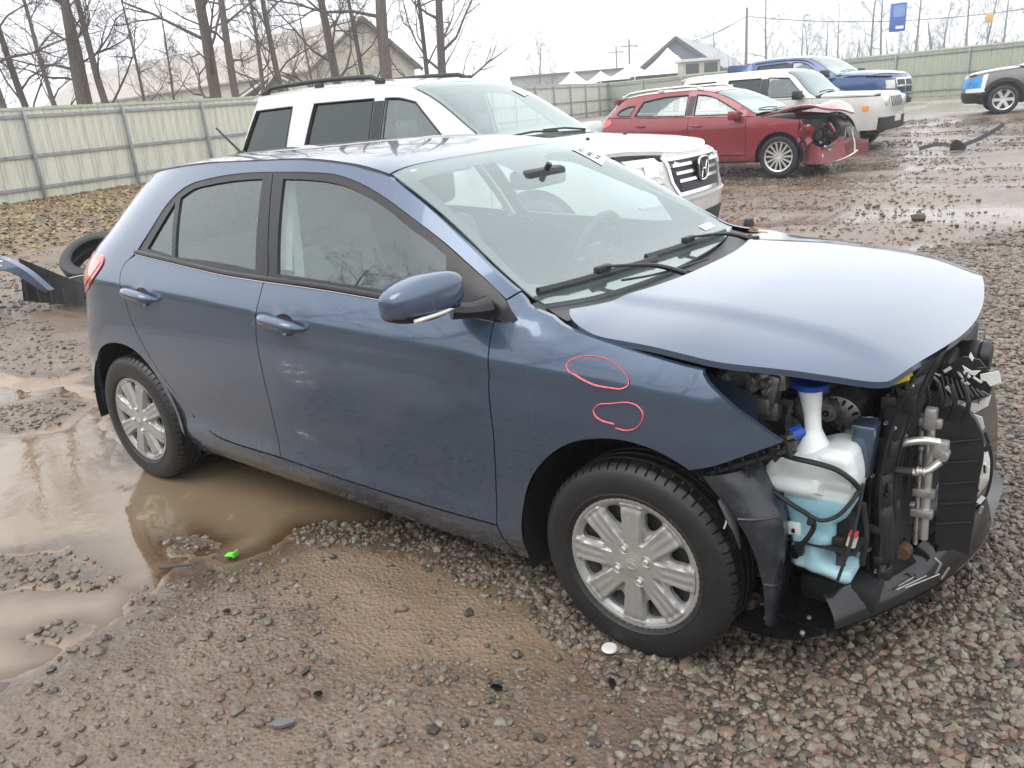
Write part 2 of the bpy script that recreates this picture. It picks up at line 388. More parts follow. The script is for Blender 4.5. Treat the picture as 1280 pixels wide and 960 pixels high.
MT['liner'] = simple('wet_dark_liner_plastic', (.018, .020, .025), .30, var=.3, scale=12, dirt=(.10, .09, .08, .4), bmp=.2)
MT['void'] = simple('engine_bay_black', (.008, .008, .009), .8)
MT['rubber'] = simple('tyre_rubber', (.012, .012, .013), .5, var=.2, scale=14, dirt=(.045, .04, .035, .35), bmp=.2)
MT['wettread'] = simple('muddy_tyre_tread', (.012, .012, .012), .38, var=.3, scale=16, dirt=(.10, .08, .06, .6), bmp=.4)
MT['hubcap'] = simple('silver_hubcap', (.37, .365, .35), .38, metal=.4, var=.06, scale=8, dirt=(.26, .22, .18, .3))
MT['steelblack'] = simple('black_steel_wheel', (.02, .02, .02), .5, dirt=(.12, .10, .08, .4))
MT['alloy'] = simple('silver_alloy', (.62, .61, .58), .3, metal=.7, var=.08, dirt=(.35, .31, .26, .4))
MT['chrome'] = simple('chrome', (.75, .75, .76), .1, metal=1., var=.05)
MT['alu'] = simple('aluminium_casting', (.42, .41, .39), .45, metal=.75, var=.25, scale=25, dirt=(.09, .08, .07, .7), bmp=.3)
MT['aludark'] = simple('dirty_engine_metal', (.14, .135, .13), .5, metal=.5, var=.35, scale=20, dirt=(.03, .03, .03, .8), bmp=.4)
MT['pipe'] = simple('bare_aluminium_pipe', (.66, .65, .61), .3, metal=.85, var=.12, scale=25)
MT['whiteplastic'] = simple('milky_white_plastic', (.80, .84, .83), .4, var=.05, spec=.5)
MT['chip'] = simple('broken_white_plastic', (.62, .62, .60), .5, var=.2)
MT['capblue'] = simple('blue_cap_plastic', (.015, .07, .42), .35, var=.1)
MT['yellow'] = simple('yellow_plastic', (.75, .55, .02), .4, var=.1)
MT['rust'] = simple('rusty_steel', (.07, .035, .022), .7, var=.4, scale=30)
MT['marker'] = simple('red_paint_marker', (.80, .14, .16), .6, var=.25, scale=60)
MT['seat'] = simple('grey_seat_fabric', (.15, .155, .155), .8, var=.15, scale=40, bmp=.3)
MT['beigeseat'] = simple('beige_seat', (.48, .45, .38), .7)
MT['interior'] = simple('grey_interior_plastic', (.20, .21, .215), .6, var=.1)
MT['headliner'] = simple('pale_headliner', (.52, .53, .51), .8)
MT['windshield'] = glass('windshield_glass', (.82, .94, .915), .07, (.58, .70, .675), .15)
MT['sideglass'] = glass('side_window_glass', (.80, .89, .87), .03, (.40, .47, .465), .115)
MT['privacy'] = glass('dark_privacy_glass', (.05, .055, .06), .03, (.3, .32, .32), .06)
MT['bgglass'] = glass('car_glass', (.66, .78, .75), .06, (.46, .55, .53), .13)
MT['frit'] = simple('black_glass_border', (.02, .02, .022), .4)
def lamp_mat(name, col, rough=.1):
    m, t, p = nmat(name); tc = N(t, 'ShaderNodeTexCoord').outputs['Object']
    v = N(t, 'ShaderNodeTexVoronoi'); v.inputs['Scale'].default_value = 45; t.links.new(tc, v.inputs['Vector'])
    t.links.new(ramp(t, v.outputs['Distance'], [(.1, tuple(min(1, c*1.5) for c in col)), (.6, col)]), p.inputs['Base Color'])
    p.inputs['Roughness'].default_value = rough; p.inputs['Coat Weight'].default_value = 1; p.inputs['Coat Roughness'].default_value = .02
    return m
MT['redlamp'] = lamp_mat('red_lamp_lens', (.55, .035, .03)); MT['clearlamp'] = lamp_mat('clear_headlamp', (.55, .54, .50)); MT['amber'] = lamp_mat('amber_lens', (.75, .26, .05))
# washer fluid tank: translucent white plastic, blue up to the fluid level
def tank_mat():
    m, t, p = nmat('washer_tank_plastic'); tc = N(t, 'ShaderNodeTexCoord').outputs['Object']
    sx = N(t, 'ShaderNodeSeparateXYZ'); t.links.new(tc, sx.inputs[0])
    nz = noise(t, 5, 2, .5, tc)
    ad = N(t, 'ShaderNodeMath', operation='MULTIPLY_ADD'); t.links.new(nz, ad.inputs[0]); ad.inputs[1].default_value = .03; t.links.new(sx.outputs['Z'], ad.inputs[2])
    c = ramp(t, mapr(t, ad.outputs[0], .30, .60, 0, 1), [(.0, (.60, .68, .69)), (.14, (.42, .62, .68)), (.30, (.34, .55, .62)), (.75, (.24, .47, .57)), (.86, (.33, .55, .63)), (.885, (.62, .70, .70)), (1, (.66, .70, .69))])
    t.links.new(c, p.inputs['Base Color']); p.inputs['Roughness'].default_value = .35
    p.inputs['Subsurface Weight'].default_value = .3; p.inputs['Subsurface Radius'].default_value = (.02, .03, .035); p.inputs['Subsurface Scale'].default_value = .5
    return m
MT['tank'] = tank_mat()
# ---------------------------------------------------------------- ground, puddle, gravel
PUD = np.array([(-5.34, -0.4), (-4.76, -0.33), (-4.66, -0.1), (-3.52, -0.54), (-2.9, -0.80), (-2.68, -0.52), (-1.9, -.1), (-1.36, -0.41), (-1.17, -0.59), (-1.36, -0.73), (-1.53, -0.84), (-1.46, -1.0), (-1.56, -1.14), (-1.71, -1.2), (-1.7, -1.29), (-1.64, -1.41), (-1.75, -1.45), (-1.6, -1.52), (-1.54, -1.66), (-1.53, -1.82), (-1.61, -1.93), (-1.84, -2.6), (-3.2, -3.4), (-5.4, -2.2)])
ISL = [np.array(q) for q in ([(-2.61, -1.7), (-2.39, -1.52), (-2.26, -1.42), (-2.06, -1.4), (-1.85, -1.42), (-1.79, -1.48), (-1.89, -1.57), (-2.09, -1.65), (-2.3, -1.81)], [(-1.81, -1.8), (-1.78, -1.71), (-1.7, -1.64), (-1.62, -1.62), (-1.6, -1.71), (-1.68, -1.81)], [(-1.96, -1.16), (-1.91, -1.09), (-1.74, -1.06), (-1.69, -1.14), (-1.8, -1.21)], [(-4.4, -.55), (-4.0, -.45), (-3.8, -.75), (-4.1, -1.0), (-4.6, -.9)])]
SILT = np.array([(-1.51, -1.09), (-1.4, -0.82), (-0.98, -0.73), (-0.51, -0.76), (-0.1, -0.82), (-0.16, -0.99), (-0.32, -1.16), (-0.57, -1.31), (-0.88, -1.28), (-1.22, -1.17)])
HEAVY = np.array([(-0.87, -0.67), (-.9, .3), (-.9, 4.5), (0.27, 6.32), (4, 6.56), (4, -2.5), (0.5, -2.2), (0.11, -1.18), (0.18, -0.97), (0.04, -0.88), (-0.25, -0.86), (-0.66, -0.74)])
MED1 = np.array([(-1.6, -0.82), (-1.2, -0.49), (-0.47, -0.3), (-0.1, -0.82), (-0.29, -0.84), (-0.75, -0.81), (-1.07, -0.84), (-1.33, -0.92)])
MED2 = np.array([(-0.65, -1.48), (-0.59, -1.32), (-0.43, -1.18), (-0.11, -1.07), (0.07, -0.93), (0.44, -1.43), (.5, -2.3), (-0.53, -2.3), (-0.59, -1.71)])
LIGHT = np.array([(-1.7, -1.47), (-1.52, -1.19), (-1.25, -1.07), (-0.72, -1.32), (-0.65, -1.48), (-0.59, -1.71), (-.6, -2.3), (-1.4, -2.3), (-1.5, -1.74)])
def sdf(P, q):
    d = pdist(P, q); return np.where(inside(P, q), -d, d)
def ground_z(x, y):
    x = np.asarray(x, float).ravel(); y = np.asarray(y, float).ravel(); q = np.stack([x, y], 1)
    r = np.hypot(x+1, y)
    z = T(x, y)+.008
    near = r < 9
    s = np.full(len(x), 9.); s[near] = sdf(PUD, q[near])
    for I in ISL: s[near] = np.maximum(s[near], -sdf(I, q[near])*1.0)
    s = s+.16*(fbm(x*4, y*4, 5, 3)-.47)+.14*(fbm(x*1.4, y*1.4, 3, 13)-.47)
    z += np.where(s > 0, .012*sstep(0, .3, s), -.03*sstep(0, .25, -s)-.006*sstep(0, .02, -s))
    rel = .030*(fbm(x*7, y*7, 5, 11)-.47)+.025*(fbm(x*1.6, y*1.6, 3, 5)-.47)
    # tyre ruts run across the open yard behind the cars
    rut = .15*(fbm(x*.22+3, y*1.9, 4, 21)-.47)*sstep(3.5, 7, y)*sstep(-9, -3, x)
    z += rel*np.where(s > 0, 1, .45)*sstep(40, 15, r)+rut*sstep(45, 20, r)
    under = sstep(.35, .15, np.hypot(x-0, y+.76))+sstep(.35, .15, np.hypot(x-0, y-.76))
    return z*(1-np.clip(under, 0, 1))+.002*under, s, rut
def lines(a, b, fine, lo, hi):
    L = list(np.arange(a, b, fine)); st = fine; x = b
    while x < hi: L.append(x); st = min(st*1.06, 25); x += st
    L.append(hi); st = fine; x = a; K = []
    while x > lo: st = min(st*1.06, 25); x -= st; K.append(max(x, lo))
    return np.array(sorted(set(K+L)))
gx = lines(-3.6, 1.5, .018, -260, 260); gy = lines(-2.3, 1.4, .018, -160, 320)
X, Y = np.meshgrid(gx, gy, indexing='ij'); gz, gs, grut = ground_z(X, Y)
nx, ny = X.shape; idx = np.arange(nx*ny).reshape(nx, ny)
Vg = np.stack([X.ravel(), Y.ravel(), gz], 1)
Fg = np.stack([idx[:-1, :-1], idx[1:, :-1], idx[1:, 1:], idx[:-1, 1:]], -1).reshape(-1, 4)
def np_mesh(name, V, F, mat, smooth=True):
    me = bpy.data.meshes.new(name); k = F.shape[1]
    me.vertices.add(len(V)); me.vertices.foreach_set('co', np.asarray(V, np.float32).ravel())
    me.loops.add(F.size); me.loops.foreach_set('vertex_index', F.astype(np.int32).ravel())
    me.polygons.add(len(F)); me.polygons.foreach_set('loop_start', np.arange(0, F.size, k, dtype=np.int32))
    me.polygons.foreach_set('use_smooth', np.full(len(F), smooth)); me.materials.append(mat); me.update(calc_edges=True); me.validate(); return me
def attr(me, name, val):
    a = me.attributes.new(name, 'FLOAT', 'POINT'); a.data.foreach_set('value', np.asarray(val, np.float32))
def A(t, name): n = N(t, 'ShaderNodeAttribute', attribute_name=name); return n.outputs['Fac']
def ground_mat():
    m, t, p = nmat('wet_mud_and_fine_gravel'); tc = N(t, 'ShaderNodeTexCoord').outputs['Object']
    n1 = noise(t, 2.2, 6, .65, tc); n2 = noise(t, 38, 5, .7, tc); n3 = noise(t, .35, 4, .6, tc)
    mud = ramp(t, n1, [(.28, (.078, .052, .034)), (.45, (.150, .105, .070)), (.6, (.215, .158, .110)), (.75, (.285, .222, .165))])
    v = N(t, 'ShaderNodeTexVoronoi'); v.inputs['Scale'].default_value = 62; t.links.new(tc, v.inputs['Vector'])
    pc = N(t, 'ShaderNodeSeparateColor'); t.links.new(v.outputs['Color'], pc.inputs[0])
    peb = ramp(t, pc.outputs[0], [(.1, (.05, .045, .042)), (.35, (.17, .125, .105)), (.6, (.21, .20, .175)), (.85, (.30, .25, .21))])
    c = mixc(t, mapr(t, n2, .42, .68, 0, .75), mud, peb)
    c = mixc(t, mapr(t, n3, .42, .62, 0, .6), c, (.115, .078, .050))
    c = mixc(t, A(t, 'silt'), c, mixc(t, mapr(t, n2, .4, .7, .0, .5), (.215, .150, .096), (.20, .155, .115)))
    c = mixc(t, A(t, 'damp'), c, (.55, .50, .45), 'MULTIPLY'); c = mixc(t, A(t, 'bed'), c, (.22, .15, .09)); c = mixc(t, A(t, 'gap_shade'), c, (.060, .048, .038))
    lf = noise(t, 14, 6, .75, tc); lc = ramp(t, lf, [(.3, (.06, .04, .022)), (.48, (.17, .10, .045)), (.6, (.23, .17, .075)), (.72, (.14, .15, .05))])
    c = mixc(t, A(t, 'leaf'), c, lc)
    t.links.new(c, p.inputs['Base Color'])
    w = N(t, 'ShaderNodeMath', operation='ADD'); w.use_clamp = True; t.links.new(A(t, 'wet'), w.inputs[0]); t.links.new(mapr(t, n1, .35, .65, .3, -.2), w.inputs[1])
    t.links.new(mapr(t, w.outputs[0], 0, 1, .62, .12), p.inputs['Roughness'])
    hb = N(t, 'ShaderNodeMath', operation='ADD'); t.links.new(n2, hb.inputs[0]); t.links.new(mapr(t, v.outputs['Distance'], 0, .6, .6, 0), hb.inputs[1])
    b = N(t, 'ShaderNodeBump'); t.links.new(hb.outputs[0], b.inputs['Height']); b.inputs['Distance'].default_value = .012
    t.links.new(mapr(t, w.outputs[0], .2, 1, .9, .12), b.inputs['Strength']); t.links.new(b.outputs[0], p.inputs['Normal'])
    return m
me = np_mesh('ground', Vg, Fg, ground_mat())
gq = Vg[:, :2]; nearm = (np.hypot(gq[:, 0]+1, gq[:, 1]) < 9)
silt = np.zeros(len(Vg)); silt[nearm] = sstep(.10, -.12, sdf(SILT, gq[nearm])+.28*(fbm(gq[nearm, 0]*6, gq[nearm, 1]*6, 4, 31)-.47))
gap_shade = np.zeros(len(Vg)); gap_shade[nearm] = np.maximum(sstep(.08, -.15, sdf(HEAVY, gq[nearm])), .7*sstep(.05, -.1, sdf(MED1, gq[nearm])))*.85; attr(me, 'gap_shade', gap_shade)  # shade in the gaps between stones, painted into the ground colour
attr(me, 'damp', sstep(.34, .0, gs+.2*(fbm(gq[:, 0]*3, gq[:, 1]*3, 4, 91)-.47))*.9)
attr(me, 'silt', silt); attr(me, 'bed', sstep(.02, -.03, gs))
wetn = fbm(gq[:, 0]*.3+9, gq[:, 1]*1.7, 4, 21)
yard = sstep(3, 7, gq[:, 1])*sstep(-10, -4, gq[:, 0])*sstep(60, 30, gq[:, 1])
attr(me, 'wet', np.clip(.42+.5*sstep(.25, -.02, gs)+yard*sstep(.50, .40, fbm(gq[:, 0]*.22+3, gq[:, 1]*1.9, 4, 21))*.9, 0, 1))
# leaf litter strip along the left fence
FL0 = np.array([-20.04, 5.70]); FLD = np.array([-.207, .978]); FLN = np.array([.978, .207])
dl = (gq-FL0)@FLN
attr(me, 'leaf', sstep(9.5, 6.5, dl+3*(fbm(gq[:, 0]*.7, gq[:, 1]*.7, 3, 8)-.47))*sstep(-40, -30, dl)*sstep(30, 12, gq[:, 1]))
tag(link('ground', me), 'wet muddy gravel ground of the vehicle yard', kind='structure')
# --- water
def water_mat():
    m = bpy.data.materials.new('muddy_puddle_water'); m.use_nodes = True; t = m.node_tree; t.nodes.clear()
    out = N(t, 'ShaderNodeOutputMaterial'); tc = N(t, 'ShaderNodeTexCoord').outputs['Object']
    df = N(t, 'ShaderNodeBsdfDiffuse'); n = noise(t, 1.6, 4, .6, tc)
    t.links.new(ramp(t, n, [(.3, (.215, .150, .088)), (.7, (.275, .205, .135))]), df.inputs[0])
    tr = N(t, 'ShaderNodeBsdfTransparent'); tr.inputs[0].default_value = (.85, .72, .55, 1)
    m1 = N(t, 'ShaderNodeMixShader'); t.links.new(A(t, 'murk'), m1.inputs[0]); t.links.new(tr.outputs[0], m1.inputs[1]); t.links.new(df.outputs[0], m1.inputs[2])
    gl = N(t, 'ShaderNodeBsdfGlossy'); gl.inputs['Roughness'].default_value = .04; gl.inputs[0].default_value = (1, 1, 1, 1)
    # rings where rain drops land
    v = N(t, 'ShaderNodeTexVoronoi', feature='F1', voronoi_dimensions='2D'); v.inputs['Scale'].default_value = 3.2; t.links.new(tc, v.inputs['Vector'])
    sn = N(t, 'ShaderNodeMath', operation='SINE'); mu = N(t, 'ShaderNodeMath', operation='MULTIPLY'); mu.inputs[1].default_value = 190; t.links.new(v.outputs['Distance'], mu.inputs[0]); t.links.new(mu.outputs[0], sn.inputs[0])
    fa = mapr(t, v.outputs['Distance'], .03, .17, 1, 0); rg = N(t, 'ShaderNodeMath', operation='MULTIPLY'); t.links.new(sn.outputs[0], rg.inputs[0]); t.links.new(fa, rg.inputs[1])
    pc = N(t, 'ShaderNodeSeparateColor'); t.links.new(v.outputs['Color'], pc.inputs[0])
    r2 = N(t, 'ShaderNodeMath', operation='MULTIPLY'); t.links.new(rg.outputs[0], r2.inputs[0]); t.links.new(mapr(t, pc.outputs[0], .55, .8, 0, 1), r2.inputs[1])
    w = noise(t, 9, 3, .5, tc); ad = N(t, 'ShaderNodeMath', operation='ADD'); t.links.new(r2.outputs[0], ad.inputs[0]); t.links.new(mapr(t, w, 0, 1, 0, .8), ad.inputs[1])
    b = bump(t, ad.outputs[0], .35, .005); t.links.new(b, gl.inputs['Normal'])
    fr = N(t, 'ShaderNodeFresnel'); fr.inputs[0].default_value = 1.5
    m2 = N(t, 'ShaderNodeMixShader'); t.links.new(fr.outputs[0], m2.inputs[0]); t.links.new(m1.outputs[0], m2.inputs[1]); t.links.new(gl.outputs[0], m2.inputs[2])
    t.links.new(m2.outputs[0], out.inputs[0]); return m
wx = np.linspace(-6.6, -.7, 200); wy = np.linspace(-4.2, .6, 170); WX, WY = np.meshgrid(wx, wy, indexing='ij'); wi_ = np.arange(WX.size).reshape(WX.shape)
wme = np_mesh('puddle', np.stack([WX.ravel(), WY.ravel(), np.zeros(WX.size)], 1), np.stack([wi_[:-1, :-1], wi_[1:, :-1], wi_[1:, 1:], wi_[:-1, 1:]], -1).reshape(-1, 4), water_mat())
wd_ = -ground_z(WX, WY)[0]; attr(wme, 'murk', np.clip(1-np.exp(-np.clip(wd_, 0, 1)*75), 0, .85))
tag(link('puddle', wme), 'brown muddy puddle under and behind the blue hatchback', kind='structure')
# --- gravel: joined stones
def icosa():
    ph = (1+5**.5)/2; v = np.array([(-1, ph, 0), (1, ph, 0), (-1, -ph, 0), (1, -ph, 0), (0, -1, ph), (0, 1, ph), (0, -1, -ph), (0, 1, -ph), (ph, 0, -1), (ph, 0, 1), (-ph, 0, -1), (-ph, 0, 1)])
    f = np.array([(0, 11, 5), (0, 5, 1), (0, 1, 7), (0, 7, 10), (0, 10, 11), (1, 5, 9), (5, 11, 4), (11, 10, 2), (10, 7, 6), (7, 1, 8), (3, 9, 4), (3, 4, 2), (3, 2, 6), (3, 6, 8), (3, 8, 9), (4, 9, 5), (2, 4, 11), (6, 2, 10), (8, 6, 7), (9, 8, 1)])
    return v/np.linalg.norm(v[0]), f
IV, IF = icosa()
def stone_mat(name, wet=.35):
    m, t, p = nmat(name); tc = N(t, 'ShaderNodeTexCoord').outputs['Object']
    c = ramp(t, A(t, 'tone'), [(0, (.030, .027, .025)), (.16, (.070, .058, .047)), (.30, (.145, .080, .058)), (.44, (.112, .107, .076)), (.58, (.165, .134, .096)), (.72, (.180, .115, .086)), (.88, (.165, .152, .112)), (1, (.21, .188, .150))])
    n = noise(t, 90, 4, .7, tc); c = mixc(t, mapr(t, n, .4, .7, 0, .45), c, (.15, .12, .095))
    t.links.new(c, p.inputs['Base Color']); t.links.new(mapr(t, n, .3, .7, wet-.15, wet+.2), p.inputs['Roughness'])
    t.links.new(bump(t, n, .35, .003), p.inputs['Normal']); return m
def stones(name, xy, size, mat, label, sink=.34, flat=(.45, .8)):
    n = len(xy); z, s, _ = ground_z(xy[:, 0], xy[:, 1])
    sc = np.stack([size*rng.uniform(.75, 1.35, n), size*rng.uniform(.6, 1., n), size*rng.uniform(flat[0], flat[1], n)], 1)
    V = IV[None]*(1+rng.uniform(-.16, .16, (n, 12, 1)))*sc[:, None]*.5
    a = rng.uniform(0, 6.28, n); tl = rng.normal(0, .35, n); ca, sa, ct, st = np.cos(a), np.sin(a), np.cos(tl), np.sin(tl)
    x, y, zz = V[..., 0], V[..., 1], V[..., 2]
    y, zz = y*ct[:, None]-zz*st[:, None], y*st[:, None]+zz*ct[:, None]
    x, y = x*ca[:, None]-y*sa[:, None], x*sa[:, None]+y*ca[:, None]
    P = np.stack([x+xy[:, 0:1], y+xy[:, 1:2], zz+(z+sc[:, 2]*(.5-sink))[:, None]], -1).reshape(-1, 3)
    F = (IF[None]+12*np.arange(n)[:, None, None]).reshape(-1, 3)
    me = np_mesh(name, P, F, mat, False); attr(me, 'tone', np.repeat(rng.uniform(0, 1, n), 12))
    return tag(link(name, me), label, kind='stuff')
def scatter(poly, dens, n=None, jit=.15):
    mn, mxx = poly.min(0), poly.max(0); k = int(dens*np.prod(mxx-mn)); q = rng.uniform(mn, mxx, (k, 2))
    return q[(sdf(poly, q)+jit*(fbm(q[:, 0]*5, q[:, 1]*5, 3, 77)-.47)*2) < 0]
def visible(q, m=.08):
    """keep what the view frustum or a small step aside can see"""
    d = np.concatenate([q, np.zeros((len(q), 1))], 1)-CAM; w = d@_f
    u = 640+FPX*(d@_r)/np.maximum(w, .01); v = 480-FPX*(d@_u)/np.maximum(w, .01)
    return q[(w > .3) & (u > -250) & (u < 1550) & (v < 1200)]
SM = stone_mat('wet_crushed_stone', .38)
h = visible(scatter(HEAVY, 5600)); hd = np.hypot(h[:, 0]-CAM[0], h[:, 1]-CAM[1])
h = h[rng.uniform(0, 1, len(h)) < np.clip(3.0/hd, .16, 1)]; hd = np.hypot(h[:, 0]-CAM[0], h[:, 1]-CAM[1])
stones('crushed_stone', h, np.clip(rng.gamma(4, .0050, len(h)), .007, .044)*(1+.14*np.clip(hd-3, 0, 5)), SM, 'crushed mixed stone lying round the front wheel and beyond')
bk = np.array([(-5, -5.5), (2.5, -5.5), (2.5, -2.2), (-1.5, -2.2), (-5, -3.5)])
h = np.concatenate([scatter(bk, 160), visible(scatter(MED1, 2900)), visible(scatter(MED2, 1300)), visible(scatter(LIGHT, 520))]+[visible(scatter(I, 900, jit=.05)) for I in ISL]+[visible(scatter(SILT, 170))])
stones('loose_gravel', h, np.clip(rng.gamma(5, .0038, len(h)), .008, .045), SM, 'loose gravel pressed into the mud beside the puddle', sink=.38)
far = np.array([(-14, 4.2), (5, 3.2), (9, 22), (-14, 22)]); h = visible(scatter(far, 170)); h = h[fbm(h[:, 0]*.5, h[:, 1]*1.5, 3, 55) > .40]
fr = np.array([(-9.5, -3), (-3.2, -.2), (-3.4, 3), (-6, 6), (-16, 9), (-16, -2)]); h2 = visible(scatter(fr, 260)); h2 = h2[fbm(h2[:, 0]*1.2, h2[:, 1]*1.2, 3, 56) > .43]
h2 = h2[(sdf(PUD, h2) > .05) | (rng.uniform(0, 1, len(h2)) < .03)]
h = np.concatenate([h, h2]); hd = np.hypot(h[:, 0]-CAM[0], h[:, 1]-CAM[1])
stones('yard_gravel', h, np.clip(rng.gamma(4, .0055, len(h)), .012, .06)*(1+.03*np.clip(hd-6, 0, 12)), stone_mat('yard_stone', .4), 'clods and stones scattered over the churned open yard', sink=.35)
# dead leaves and grass along the fence
def litter_strip():
    n = 16000; s = rng.uniform(-14, 12, n); d = rng.uniform(.1, 8, n)**1.0
    q = FL0+s[:, None]*FLD+d[:, None]*FLN; z = ground_z(q[:, 0], q[:, 1])[0]
    a = rng.uniform(0, 6.28, n); L = rng.uniform(.025, .07, n); t = rng.uniform(-.5, .9, n)
    dx, dy = np.cos(a)*L, np.sin(a)*L; px, py = -np.sin(a)*L*.35, np.cos(a)*L*.35
    V = np.stack([np.stack([q[:, 0]-dx, q[:, 1]-dy, z+.01], 1), np.stack([q[:, 0]+px, q[:, 1]+py, z+.02+L*.3], 1), np.stack([q[:, 0]+dx, q[:, 1]+dy, z+.02+L*np.abs(t)], 1), np.stack([q[:, 0]-px, q[:, 1]-py, z+.015], 1)], 1).reshape(-1, 3)
    m, tr, p = nmat('dead_leaf_and_grass'); tr.links.new(ramp(tr, A(tr, 'tone'), [(0, (.06, .036, .02)), (.3, (.17, .095, .04)), (.55, (.28, .19, .08)), (.8, (.34, .26, .11)), (1, (.16, .17, .06))]), p.inputs['Base Color']); p.inputs['Roughness'].default_value = .6
    me = np_mesh('leaf_litter', V, np.arange(4*n).reshape(-1, 4), m, False); attr(me, 'tone', np.repeat(rng.uniform(0, 1, n), 4))
    tag(link('leaf_litter', me), 'brown dead leaves and grass along the foot of the fence', kind='stuff')
litter_strip()
# ---------------------------------------------------------------- fences
def fence_mat(name, col, dirt=(.10, .095, .06)):
    m, t, p = nmat(name); tc = N(t, 'ShaderNodeTexCoord').outputs['Object']; oi = N(t, 'ShaderNodeObjectInfo').outputs['Random']
    n = noise(t, 1.4, 5, .7, tc)
    mp = N(t, 'ShaderNodeMapping'); mp.inputs['Scale'].default_value = (14, 14, .8); t.links.new(tc, mp.inputs[0]); st = noise(t, 1, 4, .7, mp.outputs[0])
    c = ramp(t, n, [(.3, tuple(q*.88 for q in col)), (.7, tuple(min(1, q*1.08) for q in col))])
    c = mixc(t, mapr(t, oi, 0, 1, 0, .22), c, tuple(q*.72 for q in col))
    c = mixc(t, mapr(t, st, .48, .78, 0, .7), c, dirt)
    t.links.new(c, p.inputs['Base Color']); p.inputs['Roughness'].default_value = .45; return m
MT['galv'] = simple('galvanised_steel', (.30, .31, .32), .45, metal=.4, var=.25, scale=3, dirt=(.12, .10, .08, .4))
FM1 = fence_mat('pale_green_sheet_metal', (.64, .64, .535)); FM2 = fence_mat('sage_green_sheet_metal', (.36, .40, .305)); FMT = fence_mat('green_trim', (.50, .55, .40))
def fence(p0, p1, H, pw, postw, label, fm, rails=(.12, .47, .9), shift=0.):
    p0 = np.array(p0, float); p1 = np.array(p1, float); L = np.linalg.norm(p1-p0); d = (p1-p0)/L; nrm = np.array([d[1], -d[0]])
    if nrm@(CAM[:2]-p0) < 0: nrm = -nrm
    root = empty('sheet_metal_fence', (p0[0], p0[1], 0), math.atan2(d[1], d[0])); tag(root, label, 'fence')
    sg = 1 if (np.array([-d[1], d[0]])@nrm) > 0 else -1
    # one corrugated sheet, shared
    rib = .035; prof = [(0, 0), (.02, -.02), (rib, -.02), (rib+.02, 0), (pw*.5-.02, 0), (pw*.5, -.008), (pw*.5+.02, 0), (pw-.001, 0)]
    mb = MB(); k = len(prof); V = [(x, sg*(y), z) for x, y in prof for z in (0, H)]
    mb.add(V, [(2*i, 2*i+2, 2*i+3, 2*i+1) for i in range(k-1)]); me = mb.mesh('sheet', fm, ang=20)
    n = int(L/pw); base = lambda s: float(T(*(p0+d*s)))
    for i in range(n):
        o = link('sheet', me, root); o.location = (i*pw, sg*random.uniform(-.006, .006), base(i*pw)+random.uniform(-.015, .015))
    ns = int(L/postw)+1; mp = MB(); mp.box(-.035, .035, -.035, .035, -.1, H-.05, .006); pme = mp.mesh('post', MT['galv'])
    for i in range(ns):
        s = i*postw+shift
        if s > L: break
        o = link('post', pme, root); o.location = (s, sg*.09, base(s))
    for i in range(ns):
        s0 = i*postw+shift; s1 = min(s0+postw, L)
        if s1-s0 < .2: break
        for rz in rails:
            m2 = MB(); za, zb = base(s0)+rz*H, base(s1)+rz*H
            m2.add([(s0+.02, sg*.015, za), (s0+.02, sg*.055, za), (s0+.02, sg*.055, za+.07), (s0+.02, sg*.015, za+.07), (s1-.02, sg*.015, zb), (s1-.02, sg*.055, zb), (s1-.02, sg*.055, zb+.07), (s1-.02, sg*.015, zb+.07)], [(0, 1, 2, 3), (7, 6, 5, 4), (0, 4, 5, 1), (1, 5, 6, 2), (2, 6, 7, 3), (3, 7, 4, 0)])
            m2.obj('rail', MT['galv'], root, smooth=False)
    m3 = MB(); ss = np.linspace(0, L, max(2, int(L/3)))
    for a, b in zip(ss[:-1], ss[1:]):
        za, zb = base(a)+H, base(b)+H
        m3.add([(a, -.03, za-.04), (a, .03, za-.04), (a, .03, za+.03), (a, -.03, za+.03), (b, -.03, zb-.04), (b, .03, zb-.04), (b, .03, zb+.03), (b, -.03, zb+.03)], [(0, 4, 5, 1), (1, 5, 6, 2), (2, 6, 7, 3), (3, 7, 4, 0)])
    m3.obj('cap_trim', FMT, root, smooth=False)
    return root
CORN = FL0+FLD*46; BEND = np.array(azi(1300, 35.3)); BDIR = (BEND-CORN)/np.linalg.norm(BEND-CORN); BEND = BEND+BDIR*22
fence(FL0-FLD*16, CORN, 2.1, .52, 2.85, 'pale green sheet metal fence with grey rails below the bare trees', FM1, shift=(16+1.12) % 2.85)
fence(CORN, BEND, 2.1, .9, 3.6, 'sage green sheet metal fence behind the parked trucks', FM2)
# unseen fence added behind the viewer for its reflection in the car sides; trees stand beyond
fence((-24, -8.5), (22, -10), 2.1, 1.2, 3.6, 'green sheet metal fence added unseen behind the viewer for reflections', FM2, rails=(.47,))
